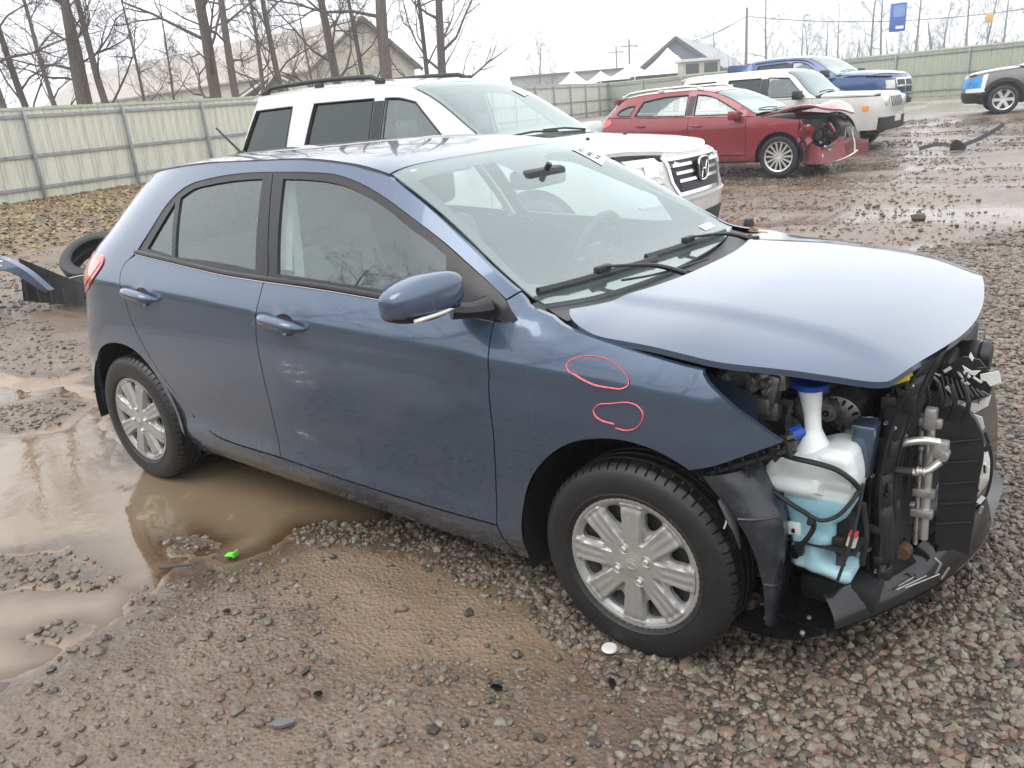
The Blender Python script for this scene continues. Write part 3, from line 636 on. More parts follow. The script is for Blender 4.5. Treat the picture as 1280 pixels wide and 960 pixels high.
# ---------------------------------------------------------------- bare trees
def bark(name, a, b):
    m, t, p = nmat(name); tc = N(t, 'ShaderNodeTexCoord').outputs['Object']
    mp = N(t, 'ShaderNodeMapping'); mp.inputs['Scale'].default_value = (9, 9, 1.6); t.links.new(tc, mp.inputs[0]); n = noise(t, 1.6, 6, .75, mp.outputs[0])
    t.links.new(ramp(t, n, [(.3, a), (.7, b)]), p.inputs['Base Color']); p.inputs['Roughness'].default_value = .85; t.links.new(bump(t, n, .6, .03), p.inputs['Normal']); return m
BK = bark('grey_brown_bark', (.055, .042, .036), (.17, .135, .112)); BK2 = bark('twig_bark', (.07, .052, .044), (.14, .108, .092)); BK3 = bark('hazed_bark', (.15, .135, .128), (.25, .23, .22))  # bark of the far trees is paler: haze put into its colour
def tree_mesh(seed, h=13., r0=.22, first=.3, spread=.9, twigs=5, droop=0., nb=11, fork=False):
    rs = np.random.RandomState(seed); trunk = MB(); br = MB()
    def path(p, d, L, k, wob, up):
        P = [p]; st = L/k
        for i in range(k):
            d = d+rs.normal(0, wob, 3)+np.array([0, 0, up]); d = d/np.linalg.norm(d); P.append(P[-1]+d*st)
        return P, d
    def rec(p, d, L, r, lev):
        k = 5 if lev < 3 else 4; P, _ = path(p, d, L, k, .16+.05*lev, .05-droop*lev*.03)
        br.tube(P, [r, r*.75, r*.55, r*.35, max(r*.12, .004)], n=(6 if lev == 1 else 4 if lev == 2 else 3), cap=False)
        if lev >= twigs: return
        m = [0, 6, 5, 4, 4, 3][min(lev, 5)]
        for i in range(m):
            f = rs.uniform(.18, 1); j = min(int(f*k), k-1); q = P[j]+(P[j+1]-P[j])*(f*k-j)
            dd = (P[j+1]-P[j]); dd = dd/np.linalg.norm(dd); sd = rs.normal(0, 1, 3); sd -= sd@dd*dd; sd /= np.linalg.norm(sd)+1e-9
            rec(q, dd*.75+sd*rs.uniform(.5, .95)+np.array([0, 0, .12]), L*rs.uniform(.38, .62)*(1-.3*f), max(r*(1-.75*f)*.58, .0045), lev+1)
    P, d = path(np.array([0, 0, -.3]), np.array([rs.normal(0, .03), rs.normal(0, .03), 1.]), h*.82, 9, .035, .03)
    trunk.tube(P, [r0*1.3, r0*1.03, r0*.95, r0*.88, r0*.8, r0*.7, r0*.58, r0*.45, r0*.3, r0*.14], n=10)
    for i in range(nb):
        f = first+(1-first)*(i+rs.uniform(0, .8))/nb; f = min(f, .99); j = min(int(f*9), 8); q = P[j]+(P[j+1]-P[j])*(f*9-j)
        w = i*2.4+rs.uniform(-.5, .5); rec(q, np.array([math.cos(w)*spread, math.sin(w)*spread, rs.uniform(.35, .8)]), h*(.42-.25*f)*rs.uniform(.8, 1.2), r0*(1-.8*f)*.33+.010, 1)
    return trunk, br
PROT = []
for sd_, kw in ((1, dict(h=15, r0=.24, first=.34, nb=12)), (2, dict(h=14, r0=.19, first=.2, nb=14, spread=1.0)), (3, dict(h=16, r0=.27, first=.16, nb=15, spread=1.15)), (4, dict(h=12, r0=.12, first=.12, nb=14, spread=.8))):
    a, b = tree_mesh(sd_, **kw); PROT.append((a.mesh('trunk', BK), b.mesh('branches', BK2)))
FPROT = []
for sd_, kw in ((11, dict(h=11, r0=.15, first=.18, nb=13, twigs=5, spread=.8)), (12, dict(h=12, r0=.17, first=.14, nb=13, twigs=5, spread=1.)), (13, dict(h=9, r0=.10, first=.1, nb=12, twigs=5, spread=.75))):
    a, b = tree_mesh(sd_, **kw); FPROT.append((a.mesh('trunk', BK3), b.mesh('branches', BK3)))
def tree(px, depth, kind, sc, rot, label, pro=PROT, group=None, name='bare_tree', lean=(0, 0), thick=1., xy=None):
    x, y = xy if xy else azi(px, depth); root = empty(name, (x, y, float(T(x, y)))); tag(root, label, 'tree', group)
    root.rotation_euler = (lean[0], lean[1], rot); thick *= .74; root.scale = (sc*thick, sc*thick, sc)
    link('trunk', pro[kind][0], root); link('branches', pro[kind][1], root); return root
GL = 'bare trees behind the left fence'
tree(-40, 25, 0, .95, .3, 'bare tree with thick mossy trunk at the far end of the pale green fence', group=GL, lean=(0, -.06))
tree(22, 24.5, 0, .85, 1.3, 'bare tree with leaning ivy brown trunk right behind the pale green fence', group=GL, lean=(-.02, -.05))
tree(56, 26, 1, .8, 2.1, 'slim bare tree forking low behind the pale green fence', group=GL, lean=(0, -.04))
tree(111, 25, 0, .8, 4.1, 'straight bare tree, thicker of a close pair behind the pale green fence', group=GL)
tree(122, 26.5, 0, .72, 5.2, 'straight bare tree, thinner of a close pair behind the pale green fence', group=GL)
tree(147, 26, 1, .85, .6, 'bare tree with slender dark trunk beside the close pair', group=GL)
tree(276, 28, 2, 1.0, 3.1, 'large bare tree with wide low limbs before the cream barn roof', group=GL)
tree(300, 27, 0, .78, 2.7, 'bare tree with clean trunk beside the wide limbed tree', group=GL)
tree(366, 29, 1, .82, 1.9, 'bare tree standing in front of the barn porch', group=GL)
tree(432, 32, 2, .88, 5.0, 'bare tree with sweeping limbs before the cream gable', group=GL)
tree(463, 33, 3, 1.1, .4, 'thin bare tree beside the cream gable peak', group=GL, name='young_bare_tree')
tree(489, 30, 0, 1.12, 4.4, 'stout reddish bare tree trunk rising behind the white roof rack', group=GL, thick=1.15)
tree(541, 36, 3, 1.25, 2.0, 'thin dark bare tree hugging a forked trunk', group=GL, name='young_bare_tree')
tree(553, 35, 2, .95, 1.2, 'forked bare tree at the corner of the cream gable', group=GL)
for i, (px_, dp, sc_) in enumerate(((4, 33, .7), (88, 34, .8), (190, 36, .85), (222, 34, .7), (330, 37, .8), (400, 40, .8))):
    tree(px_, dp, (3, 1, 3, 3, 1, 3)[i], sc_, i*1.3, 'thin bare sapling '+['beside the leaning brown trunk', 'close to the straight pair of trees', 'before the far end of the cream barn roof', 'before the middle of the cream barn roof', 'next to the barn porch', 'between the barn porch and the cream gable'][i], group='saplings behind the left fence', name='bare_sapling')
for i, (px_, dp, sc_, k_) in enumerate(((612, 95, .45, 2), (672, 70, .78, 0), (693, 72, .72, 2), (640, 100, .4, 1), (758, 105, .35, 1))):
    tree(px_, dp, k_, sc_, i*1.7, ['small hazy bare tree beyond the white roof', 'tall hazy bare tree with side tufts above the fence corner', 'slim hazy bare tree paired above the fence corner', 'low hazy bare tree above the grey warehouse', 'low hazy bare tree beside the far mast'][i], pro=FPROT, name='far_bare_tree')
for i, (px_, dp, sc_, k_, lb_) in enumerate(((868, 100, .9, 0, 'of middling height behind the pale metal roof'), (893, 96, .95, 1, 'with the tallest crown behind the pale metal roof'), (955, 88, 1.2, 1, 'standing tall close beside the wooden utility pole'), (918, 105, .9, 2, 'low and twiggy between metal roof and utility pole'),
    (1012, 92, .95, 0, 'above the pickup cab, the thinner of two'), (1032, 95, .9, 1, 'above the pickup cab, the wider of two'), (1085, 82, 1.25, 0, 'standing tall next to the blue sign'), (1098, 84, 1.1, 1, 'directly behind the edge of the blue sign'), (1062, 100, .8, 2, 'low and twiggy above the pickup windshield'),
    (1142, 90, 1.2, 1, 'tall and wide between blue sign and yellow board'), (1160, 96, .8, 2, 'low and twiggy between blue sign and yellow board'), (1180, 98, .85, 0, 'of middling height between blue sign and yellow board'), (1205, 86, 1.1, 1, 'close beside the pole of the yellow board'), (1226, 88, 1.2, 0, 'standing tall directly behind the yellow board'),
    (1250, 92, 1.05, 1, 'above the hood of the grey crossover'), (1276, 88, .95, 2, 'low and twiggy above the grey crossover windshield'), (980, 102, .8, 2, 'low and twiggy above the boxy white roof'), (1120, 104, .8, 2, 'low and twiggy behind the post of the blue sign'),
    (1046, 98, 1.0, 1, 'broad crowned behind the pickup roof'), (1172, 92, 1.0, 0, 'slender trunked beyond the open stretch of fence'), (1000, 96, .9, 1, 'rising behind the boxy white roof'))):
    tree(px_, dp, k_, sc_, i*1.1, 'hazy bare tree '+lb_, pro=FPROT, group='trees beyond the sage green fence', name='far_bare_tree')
for i, (x_, y_, k_, s_) in enumerate(((-15, -13, 1, .9), (-11, -12, 2, .9), (-7.5, -11.5, 1, .95), (-5, -13, 3, 1.), (-2.6, -11.5, 1, .9), (1, -13, 0, .9), (6, -12, 1, .85))):
    tree(0, 0, k_, s_, i*.9, 'bare tree beyond the fence behind the viewer', xy=(x_, y_), group='trees behind the viewer')
def thicket():
    n = 5200; px_ = rng.uniform(860, 1420, n); dp = rng.uniform(66, 112, n); P = np.array([azi(a, b) for a, b in zip(px_[:260], dp[:260])])
    k = rng.integers(0, 260, n); q = P[k]+rng.normal(0, 1.3, (n, 2)); hgt = rng.gamma(6, .42, n)*np.where(px_ > 0, 1, 1); a = rng.uniform(0, 6.28, n); ln = rng.uniform(.05, .4, n)*hgt; w = .012
    z0 = T(q[:, 0], q[:, 1]); tx, ty = q[:, 0]+np.cos(a)*ln, q[:, 1]+np.sin(a)*ln; mx_, my_ = q[:, 0]+np.cos(a)*ln*.3, q[:, 1]+np.sin(a)*ln*.3
    V = np.stack([np.stack([q[:, 0]-w, q[:, 1], z0], 1), np.stack([q[:, 0]+w, q[:, 1], z0], 1), np.stack([mx_+w, my_+w, z0+hgt*.6], 1), np.stack([tx, ty, z0+hgt], 1), np.stack([mx_-w, my_-w, z0+hgt*.6], 1)], 1).reshape(-1, 3)
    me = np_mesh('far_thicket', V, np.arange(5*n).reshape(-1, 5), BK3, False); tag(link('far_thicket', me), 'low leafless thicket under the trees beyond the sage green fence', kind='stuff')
thicket()
# ---------------------------------------------------------------- buildings beyond the fence
CRM = fence_mat('cream_siding', (.50, .46, .35), (.3, .27, .2)); ROOFC = fence_mat('pale_shingle_roof', (.34, .285, .235), (.27, .225, .18)); ROOFG = fence_mat('grey_metal_roof', (.33, .345, .355), (.27, .28, .29)); SLATE = fence_mat('blue_grey_siding', (.12, .16, .22), (.2, .22, .25))
WHT = simple('white_sheet', (.60, .61, .62), .7, var=.06, scale=1); DKB = simple('dark_barn_trim', (.09, .08, .07), .7); WTRIM = simple('white_timber', (.62, .6, .56), .6)
def gable_house(name, label, px, depth, px2, depth2, halfw, eave, ridge, wm, rm, door=None):
    g = np.array(azi(px, depth)); e = np.array(azi(px2, depth2)); L = np.linalg.norm(e-g); d = (e-g)/L
    root = empty(name, (g[0], g[1], float(T(*g))-.3), math.atan2(d[1], d[0])); tag(root, label, 'building')
    w = halfw; m = MB(); m.add([(0, -w, 0), (0, w, 0), (0, w, eave), (0, 0, ridge), (0, -w, eave), (L, -w, 0), (L, w, 0), (L, w, eave), (L, 0, ridge), (L, -w, eave)], [(0, 4, 3, 2, 1), (5, 6, 7, 8, 9), (0, 5, 9, 4), (1, 2, 7, 6)]); m.obj('wall', wm, root, smooth=False)
    ov = .45; sl = (ridge-eave)/w
    for sg in (-1, 1):
        m = MB(); z0 = eave-ov*sl
        V = [(-ov, 0, ridge+.05), (L+ov, 0, ridge+.05), (L+ov, sg*(w+ov), z0+.05), (-ov, sg*(w+ov), z0+.05)]; V += [(x, y, z+.14) for x, y, z in V]
        m.add(V, [(0, 1, 2, 3), (7, 6, 5, 4), (0, 4, 5, 1), (1, 5, 6, 2), (2, 6, 7, 3), (3, 7, 4, 0)]); m.obj('roof', rm, root, smooth=False, recalc=True)
    for sg in (-1, 1):
        m = MB(); a = Vector((-ov-.03, sg*(w+ov), eave-ov*sl-.02)); b = Vector((-ov-.03, 0, ridge+.02)); mid = (a+b)/2
        m.obox(mid, (b-a).length, .06, .26, ax=(b-a), up=(0, 0, 1)); m.obj('barge_board', DKB, root, smooth=False)
    return root, L
barn, bl = gable_house('cream_barn', 'long cream barn with pale roof behind the bare trees', 464, 60, 120, 92, 4.8, 4.9, 8.1, CRM, ROOFC)
m = MB(); m.box(-.06, -.02, -1.1, 1.1, 0, 2.6); m.obj('door', DKB, barn, smooth=False)
for k in range(5):
    m = MB(); x = 5+k*6; m.box(x, x+1.2, -4.86, -4.82, 2.2, 3.4); m.obj('window', DKB, barn, smooth=False)
# porch gable with open white truss beside the barn
g = azi(352, 58); porch = empty('barn_porch', (g[0], g[1], float(T(*g))), math.atan2(_r[1], _r[0])); tag(porch, 'low dark porch roof with open white truss in front of the barn', 'porch')
for sg in (-1, 1):
    m = MB(); m.add([(0, 0, 4.6), (0, 6, 4.6), (sg*3.0, 6, 3.0), (sg*3.0, 0, 3.0), (0, 0, 4.75), (0, 6, 4.75), (sg*3.0, 6, 3.15), (sg*3.0, 0, 3.15)], [(0, 1, 2, 3), (4, 5, 6, 7), (0, 3, 7, 4), (3, 2, 6, 7)]); m.obj('roof', DKB, porch, smooth=False, recalc=True)
    m = MB(); m.tube([(sg*2.7, .05, 0), (sg*2.7, .05, 3.1)], .1, 6); m.obj('post', WTRIM, porch)
    m = MB(); m.tube([(sg*2.9, -.05, 2.95), (0, -.05, 4.5)], .08, 6); m.obj('rafter', WTRIM, porch)
    m = MB(); m.tube([(sg*1.5, -.05, 3.0), (0, -.05, 4.4)], .07, 6); m.obj('strut', WTRIM, porch)
m = MB(); m.tube([(-2.9, -.05, 3.0), (2.9, -.05, 3.0)], .09, 6); m.obj('tie_beam', WTRIM, porch)
m = MB(); m.box(-2.7, 2.7, 3, 3.1, 0, 4.4); m.obj('back_wall', DKB, porch, smooth=False)
slate, sl_ = gable_house('slate_gable_building', 'blue grey gabled building with pale metal roof beyond the yard', 846, 78, 890, 98, 3.9, 3.5, 6.3, SLATE, ROOFG)
m = MB(); m.lathe([(.0, -.05), (.3, -.05), (.3, .0)], 16, (-.05, 0, 4.5), 'x'); m.obj('vent', WHT, slate)
def tent(px, depth, w, h, pk, label):
    x, y = azi(px, depth); root = empty('white_tent', (x, y, float(T(x, y))), math.atan2(_r[1], _r[0])); tag(root, label, 'tent')
    m = MB(); n = 24
    def f(u, v):
        a = 2*math.pi*v; e = (abs(math.cos(a))**6+abs(math.sin(a))**6)**(-1/6); r = w*(1-u)*e
        return (r*math.cos(a), .8*r*math.sin(a), h+pk*(u**1.7)+.1*math.sin(9*a)*(1-u)*u)
    m.grid(f, 8, 32); m.obj('canopy', WHT, root)
    for sx in (-1, 1):
        for sy in (-1, 1):
            m2 = MB(); m2.tube([(sx*w*.97, sy*w*.77, 0), (sx*w*.97, sy*w*.77, h)], .06, 6); m2.obj('pole', WTRIM, root)
    m3 = MB(); m3.box(-w*.99, w*.99, w*.78, w*.79, .0, h+.02); m3.obj('wall', WHT, root, smooth=False); return root
tent(717, 75, 1.9, 2.5, 1.3, 'small white peaked tent above the fence corner')
tent(835, 68, 3.2, 2.6, 2.1, 'large white tent in front of the blue grey gable')
tent(790, 70, 3.0, 2.5, 1.3, 'low white tent between the small tent and the large one')
tent(752, 71, 2.0, 2.4, 1.0, 'low white tent next to the small peaked tent')
x, y = azi(877, 62); shed = empty('site_hut', (x, y, float(T(x, y))), math.atan2(_r[1], _r[0])); tag(shed, 'small pale site hut with flat white roof and window beside the large tent', 'hut')
m = MB(); m.box(-1.4, 1.4, 0, 2.2, 0, 3.25); m.obj('wall', CRM, shed, smooth=False)
m = MB(); m.box(-1.6, 1.6, -.2, 2.4, 3.25, 3.45); m.obj('roof', WHT, shed, smooth=False)
for sx in (-.7, .7): m = MB(); m.box(sx-.5, sx+.5, -.03, -.005, 2.4, 3.1); m.obj('window', MT['privacy'], shed, smooth=False)
x, y = azi(715, 110); wh = empty('grey_warehouse', (x, y, 0), math.atan2(_r[1], _r[0])); tag(wh, 'long low grey warehouse with flat roof beyond the tents', 'building')
m = MB(); m.box(-8, 7, 0, 9, 0, 5.0); m.obj('wall', ROOFG, wh, smooth=False); m = MB(); m.box(-8.2, 7.2, -.2, 9.2, 5.0, 5.3); m.obj('roof', DKB, wh, smooth=False)
# ---------------------------------------------------------------- poles, wires, signs
POLE = simple('weathered_pole_wood', (.19, .165, .145), .85); WIRE = simple('black_cable', (.05, .05, .055), .6)
def pole(px, depth, h, label, arm=True, r=.14):
    x, y = azi(px, depth); z = float(T(x, y)); root = empty('utility_pole', (x, y, z), math.atan2(_r[1], _r[0])); tag(root, label, 'utility pole')
    m = MB(); m.tube([(0, 0, -.2), (0, 0, h)], [r*1.1, r*.75], 10); m.obj('mast', POLE, root)
    if arm:
        m = MB(); m.box(-1.1, 1.1, -.06, .06, h-.9, h-.78); m.obj('cross_arm', POLE, root, smooth=False)
        for a in (-1, -.5, .5, 1): m = MB(); m.lathe([(0, 0), (.05, 0), (.07, .06), (.04, .14), (0, .16)], 8, (a, 0, h-.78), 'z'); m.obj('insulator', MT['galv'], root)
    return (x, y, z+h-.7)
pa = pole(932, 72, 7.6, 'wooden utility pole rising beside the pale metal roof', arm=False)
pb = pole(788, 105, 8.0, 'distant wooden utility pole above the low tents', arm=True)
pc_ = pole(772, 120, 8.2, 'distant utility mast with cross arm above the grey warehouse', arm=True)
pd_ = azi(1500, 60); pd_ = (pd_[0], pd_[1], 7.)
for i, (a, b, sg) in enumerate(((pb, pa, 1.2), (pc_, pa, 1.5), (pa, pd_, 1.6))):
    a = np.array(a); b = np.array(b); P = [a+(b-a)*k/12-np.array([0, 0, sg*4*(k/12)*(1-k/12)]) for k in range(13)]
    m = MB(); m.tube(P, .03, 4); tag(m.obj('overhead_cable', WIRE), ['sagging cable from the distant pole to the pole by the metal roof', 'upper sagging cable from the far mast to the pole by the metal roof', 'sagging cable running past the blue sign'][i], 'cable')
x, y = azi(1117, 52); z = float(T(x, y)); sg_ = empty('blue_pylon_sign', (x, y, z), math.atan2(_r[1], _r[0])-.25); tag(sg_, 'blue rectangular sign on white post above the sage green fence', 'sign')
SB = simple('blue_sign_face', (.03, .10, .42), .35, var=.05); SW = simple('white_sign_print', (.78, .80, .84), .5, var=.03)
m = MB(); m.box(-.11, .11, -.11, .11, 0, 3.7, .02); m.obj('post', SW, sg_)
m = MB(); m.box(-.46, .46, -.16, .16, 3.7, 5.35, .02); fc = m.obj('panel', SB, sg_)
m = MB(); m.box(-.12, .34, -.175, -.163, 3.85, 4.02); m.obj('print_band', SW, sg_, smooth=False)
m = MB(); m.box(-.3, .36, -.175, -.163, 4.55, 5.2, 0); m.obj('pale_print', simple('pale_blue_print', (.16, .27, .52), .5, var=.1), sg_, smooth=False)
x, y = azi(1230, 55); ys = empty('yellow_sign', (x, y, float(T(x, y))), math.atan2(_r[1], _r[0])); tag(ys, 'small yellow board on thin pole above the right end of the fence', 'sign')
m = MB(); m.tube([(0, .05, 0), (0, .05, 4.6)], .04, 6); m.obj('pole', MT['galv'], ys); m = MB(); m.box(-.26, .26, -.03, .03, 3.95, 4.55, .01); m.obj('board', simple('yellow_board', (.62, .40, .10), .5), ys)
# ================================================================ the blue hatchback
HB = Body(low=[(.10, .74), (.14, .75), (.20, .785), (.25, .815), (.31, .830), (.37, .826), (.45, .834), (.55, .846), (.65, .855), (.75, .860), (.82, .859), (.855, .856), (.885, .860), (.905, .857), (.94, .843), (.98, .823), (1.02, .800), (1.08, .770), (1.2, .72)],
 zb=[(.9, .80), (.4, .88), (0, .94), (-.34, .985), (-1.4, 1.035), (-2.35, 1.075), (-2.7, 1.09), (-3.3, 1.10)],
 zr=[(.9, .82), (.4, .90), (0, .96), (-.34, 1.0), (-.45, 1.06), (-.75, 1.24), (-1.0, 1.355), (-1.2, 1.40), (-1.5, 1.425), (-2.0, 1.425), (-2.5, 1.395), (-2.8, 1.35), (-3.3, 1.2)],
 yr=[(.9, .70), (.4, .74), (0, .745), (-.34, .74), (-.45, .72), (-.75, .645), (-1.0, .595), (-1.2, .58), (-2.0, .57), (-2.5, .555), (-2.8, .54), (-3.3, .5)],
 top=[(0, .93), (-.25, .965), (-.34, .992), (-.65, 1.200), (-.962, 1.392), (-1.06, 1.418), (-1.3, 1.443), (-1.65, 1.455), (-2.1, 1.450), (-2.5, 1.425), (-2.8, 1.385), (-3.3, 1.25)],
 xf=[(.1, .80), (.5, .83), (.8, .80), (1.0, .76), (1.5, .5)], xr=[(.10, -3.26), (.35, -3.385), (.45, -3.38), (.55, -3.34), (.65, -3.29), (.75, -3.24), (.85, -3.20), (.95, -3.16), (1.05, -3.11), (1.15, -3.03), (1.25, -2.97), (1.33, -2.92), (1.42, -2.84), (1.5, -2.8)],
 Lr=.60, nr=2.5, tilt=.045, x0=-1.4)
hero = empty('blue_hatchback', (0, 0, 0)); tag(hero, 'blue hatchback with missing front bumper and exposed washer tank standing in a puddle', 'car')
H = Car(HB, hero, sp=.035, lip=.016, gap=.0022)
PB = MT['blue']
FO = [(-2.369, 1.081), (-2.337, 1.132), (-2.299, 1.194), (-2.264, 1.255), (-2.214, 1.304), (-2.143, 1.34), (-2.013, 1.363), (-1.847, 1.378), (-1.709, 1.382), (-1.545, 1.381), (-1.387, 1.377), (-1.257, 1.367), (-1.125, 1.337), (-.994, 1.291), (-.861, 1.234), (-.719, 1.171), (-.589, 1.105), (-.425, 1.019), (-.365, .973)]
BL = [(-2.365, 1.075), (-2.077, 1.051), (-1.739, 1.024), (-1.499, 1.014), (-1.197, 1.005), (-.927, .992), (-.62, .976), (-.442, .963)]
BC_UP = [(-1.609, 1.380), (-1.529, 1.153), (-1.492, 1.034), (-1.499, 1.014)]
BC_LO = [(-1.499, 1.014), (-1.505, .926), (-1.528, .832), (-1.535, .694), (-1.545, .527), (-1.560, .362), (-1.556, .311)]
RC = [(-2.365, 1.075), (-2.43, 1.04), (-2.446, 1.0), (-2.428, .931), (-2.404, .801), (-2.339, .647), (-2.24, .506), (-2.133, .39), (-2.001, .330), (-1.866, .315), (-1.762, .313), (-1.556, .311)]
FC = [(-.442, .963), (-.444, .933), (-.438, .847), (-.444, .77), (-.445, .641), (-.459, .517), (-.478, .399), (-.486, .296)]
DB = [(-1.556, .311), (-1.156, .295), (-.694, .290), (-.486, .296)]
FAR = [(.183, .638), (.137, .662), (.083, .681), (-.004, .690), (-.082, .680), (-.164, .652), (-.247, .594), (-.332, .490), (-.379, .370), (-.388, .29), (-.414, .16)]
RAR = [(-2.252, .19), (-2.259, .316), (-2.285, .409), (-2.314, .514), (-2.361, .589), (-2.423, .641), (-2.505, .669), (-2.604, .673), (-2.70, .655), (-2.80, .605), (-2.87, .53), (-2.915, .42), (-2.93, .33), (-2.925, .22)]
def surf(x, z, off=0., sg=-1): return (x, sg*(float(HB.Y(x, z))+off), z)
def handle_hole(x, z, rx=.060, rz=.040, n=28, tilt=-.06): return np.array([(x+rx*math.cos(2*math.pi*i/n)-tilt*0, z+rz*math.sin(2*math.pi*i/n)*(1-.25*math.sin(2*math.pi*i/n)*0)) for i in range(n)])
HF, HR = (-1.352, .878), (-2.268, .912)
fd = H.side('front_door', loop(BC_LO, DB, FC[::-1], BL[3:][::-1]), PB, holes=[handle_hole(*HF)])
rd = H.side('rear_door', loop(BL[:4], BC_LO, RC[::-1]), PB, holes=[handle_hole(*HR)])
_ft = spl([(.206, 0.), (.1, .03), (0, .08), (-.1, .22), (-.16, .42), (-.21, .68), (-.26, .92), (-.32, .985), (-.36, .99)])
FTOP = [(.206, .902)]+[(x, float(HB.zb(x))+float(_ft(x))*(float(HB.zr(x))-float(HB.zb(x)))-.010*float(sstep(-.27, -.15, x))) for x in np.linspace(.15, -.36, 22)]
ff = H.side('front_fender', loop(FC, [(-.486, .296), (-.47, .15)], [(-.47, .15), (-.414, .15)], FAR[::-1], [(.183, .638), (.25, .663), (.328, .704), (.406, .744)], [(.406, .744), (.346, .784), (.271, .84), (.222, .875), (.207, .893), (.206, .902)], FTOP, [FTOP[-1], (-.405, 1.034)], [(-.405, 1.034), (-.424, 1.017)], [(-.424, 1.017), (-.365, .973)], [(-.365, .973), (-.378, .965), (-.442, .963)]), PB, sp=.028)
up = [(-.405, 1.036), (-.508, 1.094), (-.623, 1.162), (-.773, 1.246), (-.926, 1.322), (-1.017, 1.360), (-1.1, 1.378), (-1.2, 1.397), (-1.35, 1.414), (-1.5, 1.423), (-1.75, 1.424), (-2.0, 1.423), (-2.25, 1.412), (-2.5, 1.392), (-2.7, 1.366)]
XE = lambda z: float(HB.xr(z))+.03
rear_edge = [(-2.7, 1.366), (-2.80, 1.33)]+[(XE(z), z) for z in (1.30, 1.2, 1.1, 1.0, .9, .8, .7, .6, .5, .4, .3, .2, .14)]
sf = H.side('quarter_panel', loop(up, rear_edge, [(XE(.14), .14), (-2.925, .17)], [(-2.925, .17), (-2.925, .22)], RAR[::-1], [(-2.252, .19), (-2.133, .19)], [(-2.133, .19), (-2.133, .388)], RC[1:8][::-1]+[], [(-2.43, 1.04), (-2.369, 1.081)], FO[:18], [(-.425, 1.019), (-.405, 1.036)]), PB, sp=.03)
rk = H.side('rocker_panel', loop([(-2.13, .20), (-2.13, .386), (-2.001, .326), (-1.866, .311), (-1.762, .309), (-1.556, .307), (-1.156, .291), (-.694, .286), (-.488, .292)], [(-.488, .292), (-.474, .15)], [(-.474, .15), (-1.3, .165), (-2.13, .20)]), PB, sp=.03)
# ---- black window frames, glass, belt strips
FG = loop([(-1.537, 1.358), (-1.388, 1.353), (-1.23, 1.336), (-1.098, 1.302), (-.977, 1.258), (-.846, 1.198), (-.752, 1.160), (-.684, 1.128)], [(-.684, 1.128), (-.631, 1.005)], [(-.631, 1.005), (-.933, 1.018), (-1.147, 1.028), (-1.440, 1.041)], [(-1.440, 1.041), (-1.537, 1.358)])
RG = loop([(-2.172, 1.293), (-2.101, 1.325), (-1.996, 1.341), (-1.833, 1.355), (-1.660, 1.360)], [(-1.660, 1.360), (-1.566, 1.048)], [(-1.566, 1.048), (-1.802, 1.064), (-2.086, 1.074)], [(-2.086, 1.074), (-2.172, 1.293)])
QG = loop([(-2.300, 1.098), (-2.20, 1.278)], [(-2.20, 1.278), (-2.112, 1.078)], [(-2.112, 1.078), (-2.300, 1.098)])
fi = 9
wf = H.side('window_frame', loop(BC_UP, BL[3:], [(-.442, .963), (-.378, .966), (-.365, .973)], FO[fi:][::-1], [(-1.545, 1.381), (-1.609, 1.380)]), MT['blackgloss'], off=-.004, holes=[FG], parent=fd, sp=.03)
wr = H.side('window_frame', loop(BL[:4], BC_UP[::-1], [(-1.609, 1.380), (-1.709, 1.382)], FO[:9][::-1], [(-2.369, 1.081), (-2.365, 1.075)]), MT['blackgloss'], off=-.004, holes=[RG, QG], parent=rd, sp=.03)
H.side('window_glass', inset(FG, -.006), MT['sideglass'], off=-.012, parent=fd, gap=0, lip=False, sp=.06)
H.side('window_glass', inset(RG, -.006), MT['sideglass'], off=-.012, parent=rd, gap=0, lip=False, sp=.06)
H.side('quarter_glass', inset(QG, -.006), MT['sideglass'], off=-.012, parent=rd, gap=0, lip=False, sp=.06)
def strip(name, pts, off, r, mat, parents, flat=.5, n=8):
    out = []
    for sg, pr in zip((-1, 1), parents):
        m = MB(); m.tube([surf(x, z, off, sg) for x, z in crom(pts, .05)], r, n, flat=flat); out.append(m.obj(name, mat, pr))
    return out
strip('belt_strip', [(x, z+.010) for x, z in BL[3:]], .003, .012, MT['blackgloss'], fd, .9); strip('belt_strip', [(x, z+.010) for x, z in BL[:4]], .003, .012, MT['blackgloss'], rd, .9)
strip('belt_highlight', [(x, z+.001) for x, z in BL[3:]], .003, .0035, MT['chrome'], fd, 1, 6); strip('belt_highlight', [(x, z+.001) for x, z in BL[:4]], .003, .0035, MT['chrome'], rd, 1, 6)
# ---- door handles with their bowls
def handle(hx, hz, drs):
    for sg, d in zip((-1, 1), drs):
        m = MB(); n = 28; ho = handle_hole(hx, hz)
        def f(u, v):
            i = int(round(v*n)) % n; c = np.array([hx, hz]); q = c+(ho[i]-c)*(1-u); k = 1-(1-u)**2
            return (q[0], sg*(float(HB.Y(q[0], q[1]))-.028*math.sin(u*math.pi/2)**.8), q[1])
        m.grid(f, 7, n); m.obj('handle_bowl', PB, d, recalc=False)
        m = MB(); P = []; L = .118
        for k in range(25):
            s = -1+2*k/24; x = hx-.008+s*L; z = hz+.014-s*.012-.006*s*s; e = .036*(1-abs(s)**4)-.002
            P.append((x, sg*(float(HB.Y(x, z))+e), z))
        rr = [.005+.0185*(1-abs(-1+2*k/24)**5) for k in range(25)]
        m.tube(P, rr, 12, flat=1.0); m.obj('door_handle', PB, d)
handle(*HF, fd); handle(*HR, rd)
